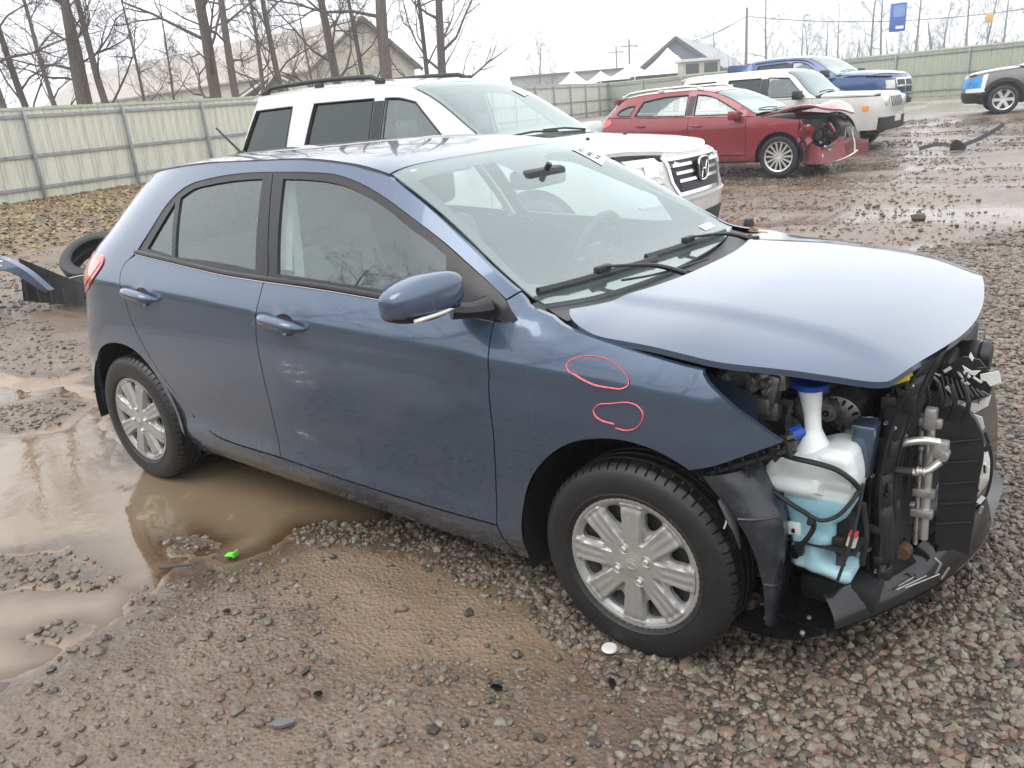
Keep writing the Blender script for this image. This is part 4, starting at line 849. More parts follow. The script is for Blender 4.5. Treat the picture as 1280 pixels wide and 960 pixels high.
# ---- dark inner shell behind the gaps and the cabin tub
inner = loop([(-.45, .2), (-.45, .97), (-1.0, .985), (-1.6, 1.005), (-2.3, 1.06), (-2.45, .98), (-2.35, .62), (-2.2, .4), (-2.15, .2)], [(-2.15, .2), (-.45, .2)])
H.side('inner_door_shell', inner, MT['void'], off=-.035, lip=False, sp=.08)
strip('pillar_liner', FO[1:16], -.03, .03, MT['interior'], (hero, hero), .6, 6)
for sg in (-1, 1):
    m = MB(); P0 = BC_UP[:3]; m.tube([surf(x-.0, z, -.075, sg) for x, z in P0], .035, 6, flat=.5); m.obj('pillar_trim', MT['headliner'], hero)
# ---- roof, tailgate
yrr = lambda x: min(float(HB.yr(x)), float(HB.Y(x, float(HB.zr(x))-.002)))-.006
roof_o = loop([(-1.02, -.583), (-.985, -.35), (-.968, 0), (-.985, .35), (-1.02, .583)], [(-1.02, .583)]+[(x, yrr(x)) for x in (-1.2, -1.5, -1.8, -2.1, -2.4, -2.58)], [(-2.58, yrr(-2.58)), (-2.70, .3), (-2.74, 0), (-2.70, -.3), (-2.58, -yrr(-2.58))], [(x, -yrr(x)) for x in (-2.58, -2.4, -2.1, -1.8, -1.5, -1.2)]+[(-1.02, -.583)], step=.03)
H.top('roof', roof_o, PB, sp=.05)
strip('roof_ditch', [(x, float(HB.zr(x))-.010) for x in np.linspace(-1.02, -2.56, 18)], -.012, .010, MT['black'], (hero, hero), 1, 6)
m = MB(); m.grid(lambda u, v: (-1.02-1.7*u, (-.52+1.04*v), float(HB.Z(-1.02-1.7*u, -.52+1.04*v))-.035), 10, 10); m.obj('headliner', MT['headliner'], hero)
yq = lambda z: float(HB.Y(XE(z), z))
tg = loop([(-yq(z), z) for z in np.linspace(.62, 1.30, 12)], [(-yq(1.30), 1.30), (-.42, 1.335), (0, 1.36), (.42, 1.335), (yq(1.30), 1.30)], [(yq(z), z) for z in np.linspace(1.30, .62, 12)], [(yq(.62), .62), (-yq(.62), .62)], step=.04)
tgo = H.rear('tailgate', tg, PB, sp=.06); rg = loop([(-.56, 1.06), (-.50, 1.30), (0, 1.345), (.50, 1.30), (.56, 1.06)], [(.56, 1.06), (0, 1.03), (-.56, 1.06)], step=.05)
H.rear('rear_window', rg, MT['privacy'], off=.006, parent=tgo, sp=.08)
rbm = loop([(-yq(z), z) for z in np.linspace(.14, .61, 8)], [(-yq(.61), .61), (yq(.61), .61)], [(yq(z), z) for z in np.linspace(.61, .14, 8)], [(yq(.14), .14), (-yq(.14), .14)], step=.05)
H.rear('rear_bumper', rbm, PB, sp=.07)
TL = loop([(-2.75, 1.057), (-2.676, 1.066), (-2.614, 1.058)], [(-2.614, 1.058), (-2.602, 1.035), (-2.646, .981), (-2.718, .931), (-2.80, .897), (-2.93, .872), (-3.05, .868)], [(-3.05, .868), (-3.12, .92), (-3.09, 1.02)], [(-3.09, 1.02), (-2.95, 1.05), (-2.75, 1.057)], step=.012)
tls = H.side('taillight', TL, MT['redlamp'], off=.006, sp=.015, gap=0)
H.side('lamp_inner', inset(TL, .022), lamp_mat('pale_red_lens', (.62, .16, .14)), off=.0085, sp=.02, gap=0, parent=tls, lip=False)
# antenna
m = MB(); b0 = (-2.62, 0, float(HB.Z(-2.62, 0))); m.lathe([(0, .028), (.012, .028), (.03, .014), (.042, 0)], 14, b0, 'z'); m.tube([(b0[0], 0, b0[2]+.02), (b0[0]-.17, 0, b0[2]+.145)], [.007, .0045], 8); m.obj('antenna', MT['black'], hero)
# ---- windshield, frit, cowl, wipers
ws_side = [(-.33, .706), (-.405, .702), (-.508, .690), (-.623, .668), (-.773, .637), (-.926, .607), (-1.008, .585)]
ws = loop([(x, -y) for x, y in ws_side], [(-1.008, -.585), (-.979, -.35), (-.962, 0), (-.979, .35), (-1.008, .585)], ws_side[::-1], [(-.33, .706), (-.285, .5), (-.262, .25), (-.255, 0), (-.262, -.25), (-.285, -.5), (-.33, -.706)], step=.03)
wso = H.top('windshield', ws, MT['windshield'], off=.003, sp=.05, lip=False)
wi = loop([(-.43, -.655), (-.55, -.632), (-.75, -.59), (-.92, -.552)], [(-.92, -.552), (-.905, -.3), (-.90, -.16)], [(-.90, -.16), (-.80, -.10)], [(-.80, -.10), (-.80, .10)], [(-.80, .10), (-.90, .16)], [(-.90, .16), (-.905, .3), (-.92, .552)], [(-.92, .552), (-.75, .59), (-.55, .632), (-.43, .655)], [(-.43, .655), (-.375, .45), (-.352, 0), (-.375, -.45), (-.43, -.655)], step=.03)
H.top('windshield_border', inset(ws, .004), MT['frit'], off=-.004, holes=[wi], parent=wso, sp=.05, lip=False, gap=0)
SN = simple('white_label', (.82, .82, .80), .6, var=.04); INK = simple('label_ink', (.06, .06, .08), .6); PINK = simple('faded_red_ink', (.55, .25, .25), .6)
zs = lambda x, y: float(HB.Z(x, y))+.006
def label_on_glass(c, ux, uy, w, h, text, parent, zf):
    m = MB(); c = np.array(c); ux = np.array(ux, float); ux /= np.linalg.norm(ux); uy = np.array(uy, float); uy /= np.linalg.norm(uy)
    g = lambda a, b, o=0: ((c+ux*a*w+uy*b*h)[0], (c+ux*a*w+uy*b*h)[1], zf(*(c+ux*a*w+uy*b*h))+o)
    m.grid(lambda u, v: g(u-.5, v-.5), 6, 6); lb = m.obj('label', SN, parent)
    for (txt, a, b, s, ink) in text:
        cu = bpy.data.curves.new('print', 'FONT'); cu.body = txt; cu.size = s; cu.align_x = 'CENTER'; cu.align_y = 'CENTER'
        ob = bpy.data.objects.new('print', cu); COL.objects.link(ob); dg = bpy.context.evaluated_depsgraph_get(); me = bpy.data.meshes.new_from_object(ob.evaluated_get(dg)); bpy.data.objects.remove(ob)
        for v in me.vertices:
            p = g(a+v.co.x/w, b+v.co.y/h, .002); v.co = p
        me.materials.clear(); me.materials.append(ink); link('print', me, lb)
    return lb
lbl = label_on_glass((-.868, .475), (-.35, 1, 0)[:2], (-1, -.35)[:2], .165, .125, [('49051757', 0, .26, .036, INK)], wso, zs)
_ux = np.array([-.35, 1]); _ux = _ux/np.linalg.norm(_ux); _uy = np.array([-1, -.35]); _uy = _uy/np.linalg.norm(_uy)
for a_, b_, w_, ink_ in ((-.28, .0, .16, INK), (-.06, .0, .14, INK), (.24, .02, .07, PINK), (-.2, -.26, .12, INK), (.04, -.26, .16, INK), (.30, -.2, .06, PINK)):
    m = MB(); c_ = np.array([-.868, .475])+_ux*a_*.165+_uy*b_*.125
    m.add([(*(c_+_ux*i*w_*.08+_uy*j*.008), zs(*(c_+_ux*i*w_*.08+_uy*j*.008))+.002) for i, j in ((-1, -1), (1, -1), (1, 1), (-1, 1))], [(0, 1, 2, 3)]); m.obj('print', ink_, lbl, smooth=False)
m = MB(); m.grid(lambda u, v: (-.40+.03*u, .52+.10*v, zs(-.40+.03*u, .52+.10*v)), 3, 3); m.obj('small_label', SN, wso)
cowl_f = lambda x, y: HB.Z(np.minimum(x, -.25), y)*0+.948+.03*np.abs(y)**2+np.clip(-.25-x, 0, 1)*.3
cw = loop([(-.335, -.70), (-.29, -.5), (-.268, -.25), (-.262, 0), (-.268, .25), (-.29, .5), (-.335, .70)], [(-.335, .70), (-.24, .735)], [(-.24, .735), (-.14, .5), (-.08, .2), (-.07, 0), (-.08, -.2), (-.14, -.5), (-.24, -.735)], [(-.24, -.735), (-.335, -.70)], step=.03)
H.top('cowl_grille', cw, MT['darkgrey'], zf=cowl_f, sp=.05)
def wiper(piv, tip_a, tip_b, nm='wiper'):
    root = MB(); zf = lambda x, y: float(HB.Z(min(x, -.26), y))+.022
    pv = np.array(piv); a = np.array(tip_a); b = np.array(tip_b); mid = a*.5+b*.5
    P = [(pv[0], pv[1], float(cowl_f(pv[0], pv[1]))+.02), (*(pv*.6+mid*.4), zf(*(pv*.6+mid*.4))+.028), (*mid, zf(*mid)+.022)]
    root.tube(P, [.015, .010, .006], 8, step=.04, flat=.7); arm = root.obj(nm, MT['black'], hero)
    m = MB(); m.tube([(*(a+(b-a)*k/12), zf(*(a+(b-a)*k/12))-.004) for k in range(13)], .009, 6, flat=1.5); m.obj('blade', MT['blackgloss'], arm)
    m = MB(); m.obox((*mid, zf(*mid)+.014), .075, .022, .024, ax=(b[0]-a[0], b[1]-a[1], 0), b=.005); m.obj('clip', MT['black'], arm)
    m = MB(); m.lathe([(0, .04), (.016, .04), (.02, .02), (.02, -.02)], 12, (pv[0], pv[1], float(cowl_f(pv[0], pv[1]))), 'z'); m.obj('pivot', MT['black'], arm)
    return arm
wiper((-.15, -.10), (-.372, -.68), (-.318, -.02)); wiper((-.165, .52), (-.345, -.05), (-.305, .56))
m = MB(); m.tube([(-.18, .1, .985), (-.2, -.1, .99), (-.22, -.28, 1.0), (-.27, -.36, 1.0)], .004, 6, step=.03); m.obj('washer_hose', MT['black'], hero)
m = MB(); m.lathe([(0, .03), (.016, .03), (.022, .015), (.022, 0)], 12, (-.27, .73, 1.0), 'z'); m.obj('hood_bump_stop', MT['black'], hero)
lm = MB()
for k in range(9):
    a = k*.7; lm.obox((-.215+random.uniform(-.035, .03), .70+random.uniform(-.04, .03), .962+.004*k), .05, .03, .002, ax=(math.cos(a), math.sin(a), random.uniform(-.2, .2)))
tag(lm.obj('leaf_cluster', simple('tan_dead_leaf', (.42, .30, .15), .7, var=.25, scale=30)), 'tan dead leaves caught in the far corner of the windshield cowl', 'leaves')
# ---- hood, popped slightly above the fenders
hc = spl([(-.30, .972), (-.12, .973), (.1, .972), (.3, .957), (.5, .922), (.62, .888), (.70, .860)])
he = spl([(-.27, .992), (-.25, .990), (-.176, .973), (-.11, .955), (.06, .942), (.24, .920), (.4, .908), (.48, .894), (.58, .872), (.62, .866), (.70, .858)])
hy = spl([(-.27, .69), (-.25, .70), (-.176, .78), (-.11, .80), (.14, .80), (.24, .795), (.31, .78), (.4, .755), (.48, .72), (.577, .66), (.60, .645), (.7, .62)])
def hoodz(x, y):
    u = np.clip(np.abs(y)/hy(x), 0, 1.05); e, c = he(x), hc(x)
    z = e+(c-e+.012)*(1-.55*u**2-.45*u**7)-.012*(1-u**2)*0
    z = z+.010*sstep(.57, .49, np.abs(y)-.06*np.clip(x, -.3, .7))*sstep(.66, .45, x)
    return z-.012*sstep(.60, .70, x)*(1-u**2)
ho = [(-.25, .70), (-.20, .56), (-.155, .4), (-.125, .2), (-.118, 0)]
hs = [(-.25, .70), (-.222, .745), (-.176, .782), (-.11, .80), (.0, .801), (.14, .80), (.24, .795), (.31, .78), (.4, .755), (.48, .72), (.56, .672), (.590, .645), (.602, .617)]
hf = [(.602, .617), (.615, .57), (.640, .45), (.663, .3), (.678, .15), (.683, 0)]
hood_o = loop([(x, -y) for x, y in hs], [(x, -y) for x, y in hf]+hf[::-1][1:], hs[::-1], ho+[(x, -y) for x, y in ho[::-1][1:]], step=.02)
hood = H.top('hood', hood_o, PB, zf=hoodz, sp=.03, gap=0)
H.top('hood_inner_panel', inset(hood_o, .012), MT['void'], zf=hoodz, off=-.02, parent=hood, sp=.08, lip=False, gap=0)
# ---- door mirror (right and left)
def mirror(sg):
    def shell(u0, u1, mat, nm, par, sc=1.):
        m = MB()
        def f(u, v):
            a = 2*math.pi*v; w = u0+(u1-u0)*u; t = w*math.pi-math.pi/2
            cx = math.copysign(abs(math.cos(a))**.62, math.cos(a)); cz = math.copysign(abs(math.sin(a))**.62, math.sin(a)); c = max(0, math.cos(t))**.46
            yy = math.sin(t); tap = 1-.16*yy*(yy > 0)
            return (-.565+.0+.062*c*cx*sc*tap-.035*yy, sg*(.972+.112*yy*sc), 1.062+.064*c*cz*sc*tap-.012*yy)
        m.grid(f, 22, 32); o = m.obj(nm, mat, par, recalc=True); return o
    cap = shell(0, 1, [PB, MT['blackgloss']], 'mirror_housing', hero)
    for pgn in cap.data.polygons:
        c = pgn.center; pgn.material_index = 1 if c.z < 1.028-.05*(abs(c.y)-.97) else 0
    m = MB(); m.tube([(-.535, sg*.885, 1.008), (-.50, sg*.84, 1.0), (-.475, sg*.79, 1.0)], [.034, .030, .042], 10, step=.02, flat=.8); m.obj('mirror_arm', MT['blackgloss'], cap)
    m = MB(); m.grid(lambda u, v: (-.632+.01*abs(v-.5), sg*(.885+.17*u), 1.012+.1*v), 4, 4); m.obj('mirror_glass', MT['chrome'], cap)
    m = MB(); m.tube([(-.505, sg*.90, 1.026), (-.50, sg*.96, 1.022), (-.525, sg*1.05, 1.016)], .006, 6, step=.02); m.obj('indicator_strip', MT['clearlamp'], cap)
mirror(-1)
# ---- red paint-marker rings round the dents on the right fender
def mark(pts, r, closed=False):
    P = crom(pts, .008, closed); P = [surf(x, z, .0012) for x, z in P]
    if closed: P.append(P[0])
    m = MB(); m.tube(P, r, 6, flat=.5); m.obj('paint_marker_ring', MT['marker'], ff[0])
mark([(-.150, .856), (-.168, .866), (-.174, .879), (-.160, .891), (-.126, .903), (-.078, .906), (-.028, .894), (.010, .869), (.018, .851), (.001, .838), (-.041, .835)], .0022)
mark([(-.041, .835), (-.075, .836), (-.105, .842), (-.15, .858)], .0038)
mark([(-.088, .763), (-.073, .781), (-.032, .791), (.015, .801), (.043, .796), (.059, .777), (.055, .755), (.038, .734), (.010, .723), (-.021, .724)], .0034)
mark([(-.088, .763), (-.083, .750), (-.064, .739), (-.025, .735)], .0042)
# ---- dried wiper smears on the right front door
def smear_mat():
    m = bpy.data.materials.new('dried_smear'); m.use_nodes = True; t = m.node_tree; t.nodes.clear(); out = N(t, 'ShaderNodeOutputMaterial'); tc = N(t, 'ShaderNodeTexCoord').outputs['Object']
    mp = N(t, 'ShaderNodeMapping'); mp.inputs['Rotation'].default_value = (0, .7, 0); mp.inputs['Scale'].default_value = (14, 1, 60); t.links.new(tc, mp.inputs[0]); n = noise(t, 1, 5, .7, mp.outputs[0])
    a = N(t, 'ShaderNodeMath', operation='MULTIPLY'); t.links.new(mapr(t, n, .48, .72, 0, .75), a.inputs[0]); t.links.new(A(t, 'fade'), a.inputs[1])
    d = N(t, 'ShaderNodeBsdfDiffuse'); d.inputs[0].default_value = (.42, .44, .48, 1); tr = N(t, 'ShaderNodeBsdfTransparent'); x = N(t, 'ShaderNodeMixShader')
    t.links.new(a.outputs[0], x.inputs[0]); t.links.new(tr.outputs[0], x.inputs[1]); t.links.new(d.outputs[0], x.inputs[2]); t.links.new(x.outputs[0], out.inputs[0]); return m
SMR = smear_mat()
for cx_, cz_, rx_, rz_ in ((-1.335, .700, .125, .085), (-1.385, .447, .075, .035)):
    o = H.side('dried_smear', np.array([(cx_+rx_*math.cos(a), cz_+rz_*math.sin(a)-.25*rx_*math.cos(a)) for a in np.linspace(0, 2*math.pi, 40)[:-1]]), SMR, off=.0012, sides=(-1,), parent=fd[0], gap=0, lip=False, sp=.015)[0]
    P = np.array([v.co for v in o.data.vertices]); attr(o.data, 'fade', 1-sstep(.2, 1., np.hypot((P[:, 0]-cx_)/rx_, (P[:, 2]-cz_+.25*(P[:, 0]-cx_))/rz_)))
# ---- wheels
def hubH(u, v):
    r = np.hypot(u, v); th = np.arctan2(v, u); k = np.pi/4; dt = (th+k/2) % k-k/2; d = r*np.sin(dt); w = .021+.075*r
    s = sstep(w+.005, w-.003, np.abs(d)); s = np.maximum(s, sstep(.085, .068, r))
    h = .072+.017*s*sstep(.203, .165, r)+.011*sstep(.176, .190, r)-.004*sstep(.196, .208, r)
    h = h+.0035*s*sstep(.085, .10, r)*sstep(.20, .18, r)*np.cos(d/w*2.6*np.pi)*.4
    return h-.004*sstep(.03, .0, r)+.004*sstep(.05, .02, r)
def hubcap_mesh():
    c = np.array([(.1915*math.cos(2*math.pi*i/120), .1915*math.sin(2*math.pi*i/120)) for i in range(120)]); holes = []
    for k in range(8):
        a = (k+.5)*math.pi/4; P = []
        for r, da in ((.118, 0), (.126, .10), (.150, .145), (.168, .165), (.176, .11), (.178, 0), (.176, -.11), (.168, -.165), (.150, -.145), (.126, -.10)): P.append((r*math.cos(a+da), r*math.sin(a+da)))
        holes.append(np.array(crom(P, .008, True)))
    V, F = tri2d(c, .0048, holes); h = hubH(V[:, 0], V[:, 1]); mb = MB(); mb.add(np.stack([V[:, 0], -h, V[:, 1]], 1), F)
    mb.lathe([(.191, -.0815), (.193, -.0845), (.198, -.0862), (.204, -.0852), (.2085, -.080), (.2095, -.068)], 96)
    for L, in_ in [(c, 0)]+[(q, 1) for q in holes]:
        hh = hubH(L[:, 0], L[:, 1]); n = len(L); f = [(i, (i+1) % n, n+(i+1) % n, n+i) for i in range(n)]
        mb.add([(x, -q, z) for (x, z), q in zip(L, hh)]+[(x, -q+.014, z) for (x, z), q in zip(L, hh)], f)
    return mb.mesh('hubcap', MT['hubcap'], ang=30)
def tyre_mesh(Rt, wd, rb, treads=True, name='tyre', n=210):
    h = wd/2; d = Rt-rb
    prof = [(rb-.008, h*.85), (rb, h*.93), (rb+d*.08, h*.965), (rb+d*.11, h*1.0), (rb+d*.15, h*.985), (rb+d*.25, h*1.01), (rb+d*.5, h*1.02), (rb+d*.75, h*.97), (Rt-.016, h*.90), (Rt-.008, h*.82), (Rt-.002, h*.72), (Rt-.001, h*.50)]
    g = [(Rt, h*.42), (Rt-.008, h*.40), (Rt-.008, h*.32), (Rt, h*.30), (Rt, h*.06), (Rt-.008, h*.04), (Rt-.008, -h*.04), (Rt, -h*.06), (Rt, -h*.30), (Rt-.008, -h*.32), (Rt-.008, -h*.40), (Rt, -h*.42)]
    prof = prof+g+[(r, -y) for r, y in prof[::-1]]
    # shoulder blocks: raised lugs with narrow steep grooves between them
    nb = 62; ang = []; grv = []
    for j in range(nb):
        for f, g in ((0, 0), (.40, 0), (.80, 0), (.84, 1), (.96, 1)): ang.append((j+f)*2*math.pi/nb); grv.append(g)
    if not treads: ang = [2*math.pi*j/48 for j in range(48)]; grv = [0]*48
    V = []; k = len(prof); nn = len(ang)
    for j, w in enumerate(ang):
        for i, (r, y) in enumerate(prof):
            if grv[j] and .44*h < abs(y) < .86*h: r -= .0065
            V.append((r*math.cos(w), y, r*math.sin(w)))
    mb = MB(); mb.add(V, [(j*k+i, j*k+i+1, ((j+1) % nn)*k+i+1, ((j+1) % nn)*k+i) for j in range(nn) for i in range(k-1)])
    mats = [MT['rubber'], MT['wettread']]; mb.m = [1 if 9 <= (q % (k-1)) <= k-11 else 0 for q in range(nn*(k-1))]
    return mb.mesh(name, mats, ang=28, recalc=True)
def make_wheel(root):
    w = empty('wheel'); w.parent = root
    ty = link('tyre', tyre_mesh(.305, .19, .206), w)
    hm = link('hubcap', hubcap_mesh(), w)
    m = MB(); m.lathe([(0, -.045), (.06, -.045), (.10, -.035), (.16, -.05), (.185, -.058), (.2, -.075), (.206, -.082)], 48); m.lathe([(.206, -.08), (.19, -.05), (.185, .08)], 48); m.obj('steel_rim', MT['steelblack'], w)
    for k in range(4):
        a = math.pi/4*(2*k+.6); m = MB(); m.lathe([(0, -.098), (.007, -.098), (.010, -.093), (.011, -.08)], 10, (.052*math.cos(a), 0, .052*math.sin(a))); m.lathe([(.0125, -.0895), (.0165, -.0915), (.0175, -.087)], 14, (.052*math.cos(a), 0, .052*math.sin(a))); m.obj('lug_nut', MT['alloy'], hm)
    m = MB(); m.lathe([(0, -.0935), (.022, -.0935), (.0255, -.0915), (.0265, -.088)], 24); m.obj('centre_cap', MT['hubcap'], hm)
    m = MB(); m.tube([(.015*math.cos(a)*1, -.0942, .009*math.sin(a)) for a in np.linspace(0, 6.28, 20)], .0012, 5); m.obj('emblem', MT['alloy'], hm)
    return w
w0 = make_wheel(hero); w0.location = (0, -.745, .299); w0.rotation_euler = (0, .0, -.009)
for (x, y, rz, ry) in ((-2.58, -.752, 0, .35), (0, .745, math.pi, 0), (-2.58, .752, math.pi, 0)):
    c = copy_tree(w0, hero); c.location = (x, y, .299); c.rotation_euler = (0, ry, rz)
# wheel wells, underbody
for sg in (-1, 1):
    for cx, cz, r, a0, a1 in ((0, .31, .372, .75, 3.5), (-2.59, .30, .374, -.3, 3.28)):
        m = MB(); m.lathe([(r, -.84), (r+.004, -.5), (r-.02, -.45), (.0, -.45)], 26, (cx, 0, cz), 'y', a0, a1)
        m.v = [(x, y*(-sg), z) if sg > 0 else (x, y, z) for x, y, z in m.v]; m.obj('wheel_well', MT['black'], hero)
m = MB(); m.box(-2.95, -2.2, -.45, .45, .22, .9, .03); m.box(-2.25, -.36, -.72, .72, .17, .34, .03); m.box(-.45, .1, -.45, .45, .2, .88, .03); m.obj('underbody', MT['void'], hero)
m = MB(); m.box(-3.05, -.1, -.55, .55, .9, .915); 
# ---- cabin: seats, dash, wheel
def seat(x, y, w=.48, mat=None, par=hero, z0=.34, rec=.22, hr=True):
    m = MB(); m.box(-.25, .25, -w/2, w/2, 0, .16, .05, lambda p: (x+p[0], y+p[1], z0+p[2]+.06*p[0])); o = m.obj('seat', mat or MT['seat'], par)
    m = MB(); m.box(-.06, .06, -w/2, w/2, 0, .60, .05, lambda p: (x-.24+p[0]*(1-.3*p[2])-rec*p[2], y+p[1]*(1-.18*p[2]), z0+.13+p[2])); m.obj('seat_back', mat or MT['seat'], o)
    if hr:
        m = MB(); m.box(-.045, .045, -.13, .13, 0, .17, .04, lambda p: (x-.24-rec*.72+p[0], y+p[1], z0+.79+p[2])); m.obj('headrest', mat or MT['seat'], o)
    return o
seat(-1.28, -.36); seat(-1.28, .36); seat(-2.05, -.35, .55); seat(-2.05, .35, .55)
m = MB(); m.box(-.60, -.30, -.68, .68, .55, .93, .06, lambda p: (p[0]-.12*(p[2] < .8), p[1], p[2]+.03*(abs(p[1]) < .5))); m.obj('dashboard', simple('dark_dashboard', (.09, .095, .10), .55), hero)
sw = MB(); sw.tube([(-.80+.06*math.sin(a), .36+.185*math.cos(a), .92+.175*math.sin(a)) for a in np.linspace(0, 2*math.pi, 33)], .017, 8, cap=False); sw.obox((-.79, .36, .92), .05, .13, .11, ax=(1, 0, .35), b=.02); sw.tube([(-.80, .2, .92), (-.79, .52, .92)], .014, 6); sw.obj('steering_wheel', MT['black'], hero)
m = MB(); m.box(-.05, .05, -.13, .13, -.035, .035, .02, lambda p: (-.83+p[0], p[1]+.02, 1.285+p[2])); m.tube([(-.80, .02, 1.30), (-.775, .02, 1.335)], .012, 6); m.obj('rear_view_mirror', MT['black'], hero)
m = MB(); m.box(-.07, .07, -.16, .16, -.015, .015, .01, lambda p: (-1.04+p[0], -.36+p[1], 1.355+p[2]-.0*p[0])); m.obj('sun_visor', MT['headliner'], hero)
m = MB(); m.tube([(-1.545, -.585, 1.30), (-1.50, -.63, 1.1), (-1.46, -.68, .95)], .022, 4, flat=.15, step=.05); m.obj('seat_belt', simple('grey_belt_webbing', (.45, .46, .45), .8), hero)
# ---------------------------------------------------------------- exposed front end of the hatchback
def part(name, mat, m, par=hero, **k): return m.obj(name, mat, par, **k)
# inner structure so the bay reads as a dark cavity
m = MB(); m.grid(lambda u, v: (-.30+.86*u, -.70+1.4*v, .42), 2, 2); m.grid(lambda u, v: (-.18, -.72+1.44*u, .2+.72*v), 2, 2); part('firewall', MT['void'], m)
m = MB(); m.box(-.15, .50, .30, .70, .42, .80, .03); part('far_bay_block', MT['void'], m)
# inner apron painted body colour with a seam, right side
m = MB(); m.grid(lambda u, v: (.0+.30*u, -.70+.02*math.sin(3*u), .895-.09*u-.14*v), 8, 4); part('inner_apron', PB, m)
# fender support bracket below the fender tip
m = MB(); 
for k in range(7):
    x = .20+.2*k/6; m.obox((x, -.795+.05*k/6, .628+.085*k/6), .007, .045, .055, ax=(1, 0, .35))
m.tube([(.19, -.80, .60), (.30, -.785, .655), (.41, -.74, .70)], .010, 6); m.tube([(.19, -.79, .645), (.30, -.78, .69), (.41, -.745, .735)], .010, 6)
for k in range(6):
    x = .20+.18*k/6; m.tube([(x, -.80+.008*k, .60+.016*k), (x+.033, -.795+.008*k, .655+.016*k)], .006, 5)
part('fender_bracket', MT['black'], m)
# wheel arch liner ahead of the front tyre
LA = np.array(crom([(.214, -.838, .625), (.27, -.838, .559), (.323, -.836, .494), (.355, -.833, .422), (.375, -.83, .336), (.380, -.825, .235)], .02)); LB = np.array(crom([(.305, -.775, .640), (.368, -.77, .566), (.397, -.765, .505), (.402, -.76, .425), (.396, -.755, .327), (.378, -.75, .19)], .02))
def lin(u, v):
    a = LA[int(round(u*(len(LA)-1)))]; b = LB[int(round(u*(len(LB)-1)))]; q = a+(b-a)*v; bow = .018*math.sin(math.pi*v)+.004*math.sin(26*u)*v
    return (q[0]+bow*.6, q[1]-bow, q[2]+bow*.3)
m = MB(); m.grid(lin, 24, 8); m.grid(lambda u, v: (lin(u, 0)[0]-.012*v, lin(u, 0)[1]+.26*v, lin(u, 0)[2]-.010*v), 24, 4); m.grid(lambda u, v: (lin(u, 1)[0]-.02*v, lin(u, 1)[1]+.10*v, lin(u, 1)[2]), 24, 2); part('wheel_arch_liner', MT['liner'], m, ang=50)
for u in (.3, .72): m = MB(); m.tube([Vector(lin(u, v_))+Vector((0, -.004, 0)) for v_ in (.08, .35, .65, .95)], .0035, 5); part('liner_rib', MT['liner'], m)
m = MB(); m.tube([(.262, -.846, .575), (.305, -.848, .50), (.318, -.846, .452)], [.010, .016, .005], 6, step=.02, flat=.5); part('liner_tab', MT['darkgrey'], m)
m = MB(); m.tube([(.275, -.85, .56), (.285, -.853, .53), (.278, -.853, .50)], .0022, 5, step=.01); part('zip_tie', MT['chip'], m)
# ---- washer fluid reservoir (white above the fluid line, blue below) with filler neck
cx0 = -.665
out = loop([(.390, .655), (.356, .640), (.325, .618), (.312, .598)], [(.312, .598), (.309, .566), (.318, .540)], [(.318, .540), (.340, .506), (.366, .500)], [(.366, .500), (.378, .465), (.389, .335)], [(.389, .335), (.445, .322), (.476, .318)], [(.476, .318), (.534, .312), (.545, .322), (.543, .350)], [(.543, .350), (.500, .360), (.482, .372), (.476, .394)], [(.476, .394), (.496, .415), (.498, .478)], [(.498, .478), (.528, .512), (.538, .560)], [(.538, .560), (.546, .593), (.543, .631), (.532, .672)], [(.532, .672), (.520, .684), (.470, .684), (.440, .672), (.390, .655)], step=.010)
def tank(depth0, depth1):
    m = MB(); V, F = tri2d(out, .011); d = pdist(out, V)
    lip_ = lambda x: .556+.035*sstep(.452, .470, x)
    bul = lambda q, x, z: .010*np.sqrt(np.clip(q/.010, 0, 1))+.016*sstep(-.006, .006, z-lip_(x))*np.clip(q/.012, 0, 1)+.008*sstep(.010, .018, q)*sstep(.45, .44, z)*sstep(.005, .012, np.abs(x-.432))-.006*sstep(.012, .006, np.abs(z-.60-.10*(x-.43)))*np.clip(q/.02, 0, 1)+.012*sstep(.5, .40, x)*sstep(.62, .56, z)*np.clip(q/.02, 0, 1)
    y0 = depth0-bul(d, V[:, 0], V[:, 1])+.04*sstep(.46, .30, V[:, 1])*0
    m.add(np.stack([V[:, 0], y0, V[:, 1]], 1), F); m.add(np.stack([V[:, 0], np.full(len(V), depth1), V[:, 1]], 1), F[:, ::-1])
    n = len(out); m.add([(x, depth0, z) for x, z in out]+[(x, depth1, z) for x, z in out], [(i, n+i, n+(i+1) % n, (i+1) % n) for i in range(n)])
    return m
rs_ = part('washer_reservoir', MT['tank'], tank(cx0, cx0+.11), recalc=True, ang=50)
m = MB(); m.tube([(.428, -.63, .655), (.424, -.63, .685), (.420, -.625, .715), (.412, -.615, .76), (.404, -.605, .80), (.401, -.603, .812)], [.048, .034, .021, .021, .026, .030], 18, step=.012); part('filler_neck', MT['whiteplastic'], m, rs_)
m = MB(); m.lathe([(0, .006), (.030, .004), (.043, .010), (.047, .008), (.046, -.004), (.03, -.012)], 26, (.400, -.603, .822), 'z'); part('filler_cap', MT['capblue'], m, rs_)
m = MB(); m.tube([(.375, -.66, .70), (.398, -.64, .712)], .018, 8); part('hose_clip', MT['capblue'], m, rs_)
m = MB(); m.obox((.402, cx0-.022, .452), .034, .012, .036, ax=(1, 0, .1), b=.004); part('mount_tab', MT['whiteplastic'], m, rs_); m = MB(); m.obox((.402, cx0-.030, .449), .008, .005, .010); part('tab_slot', MT['black'], m, rs_)
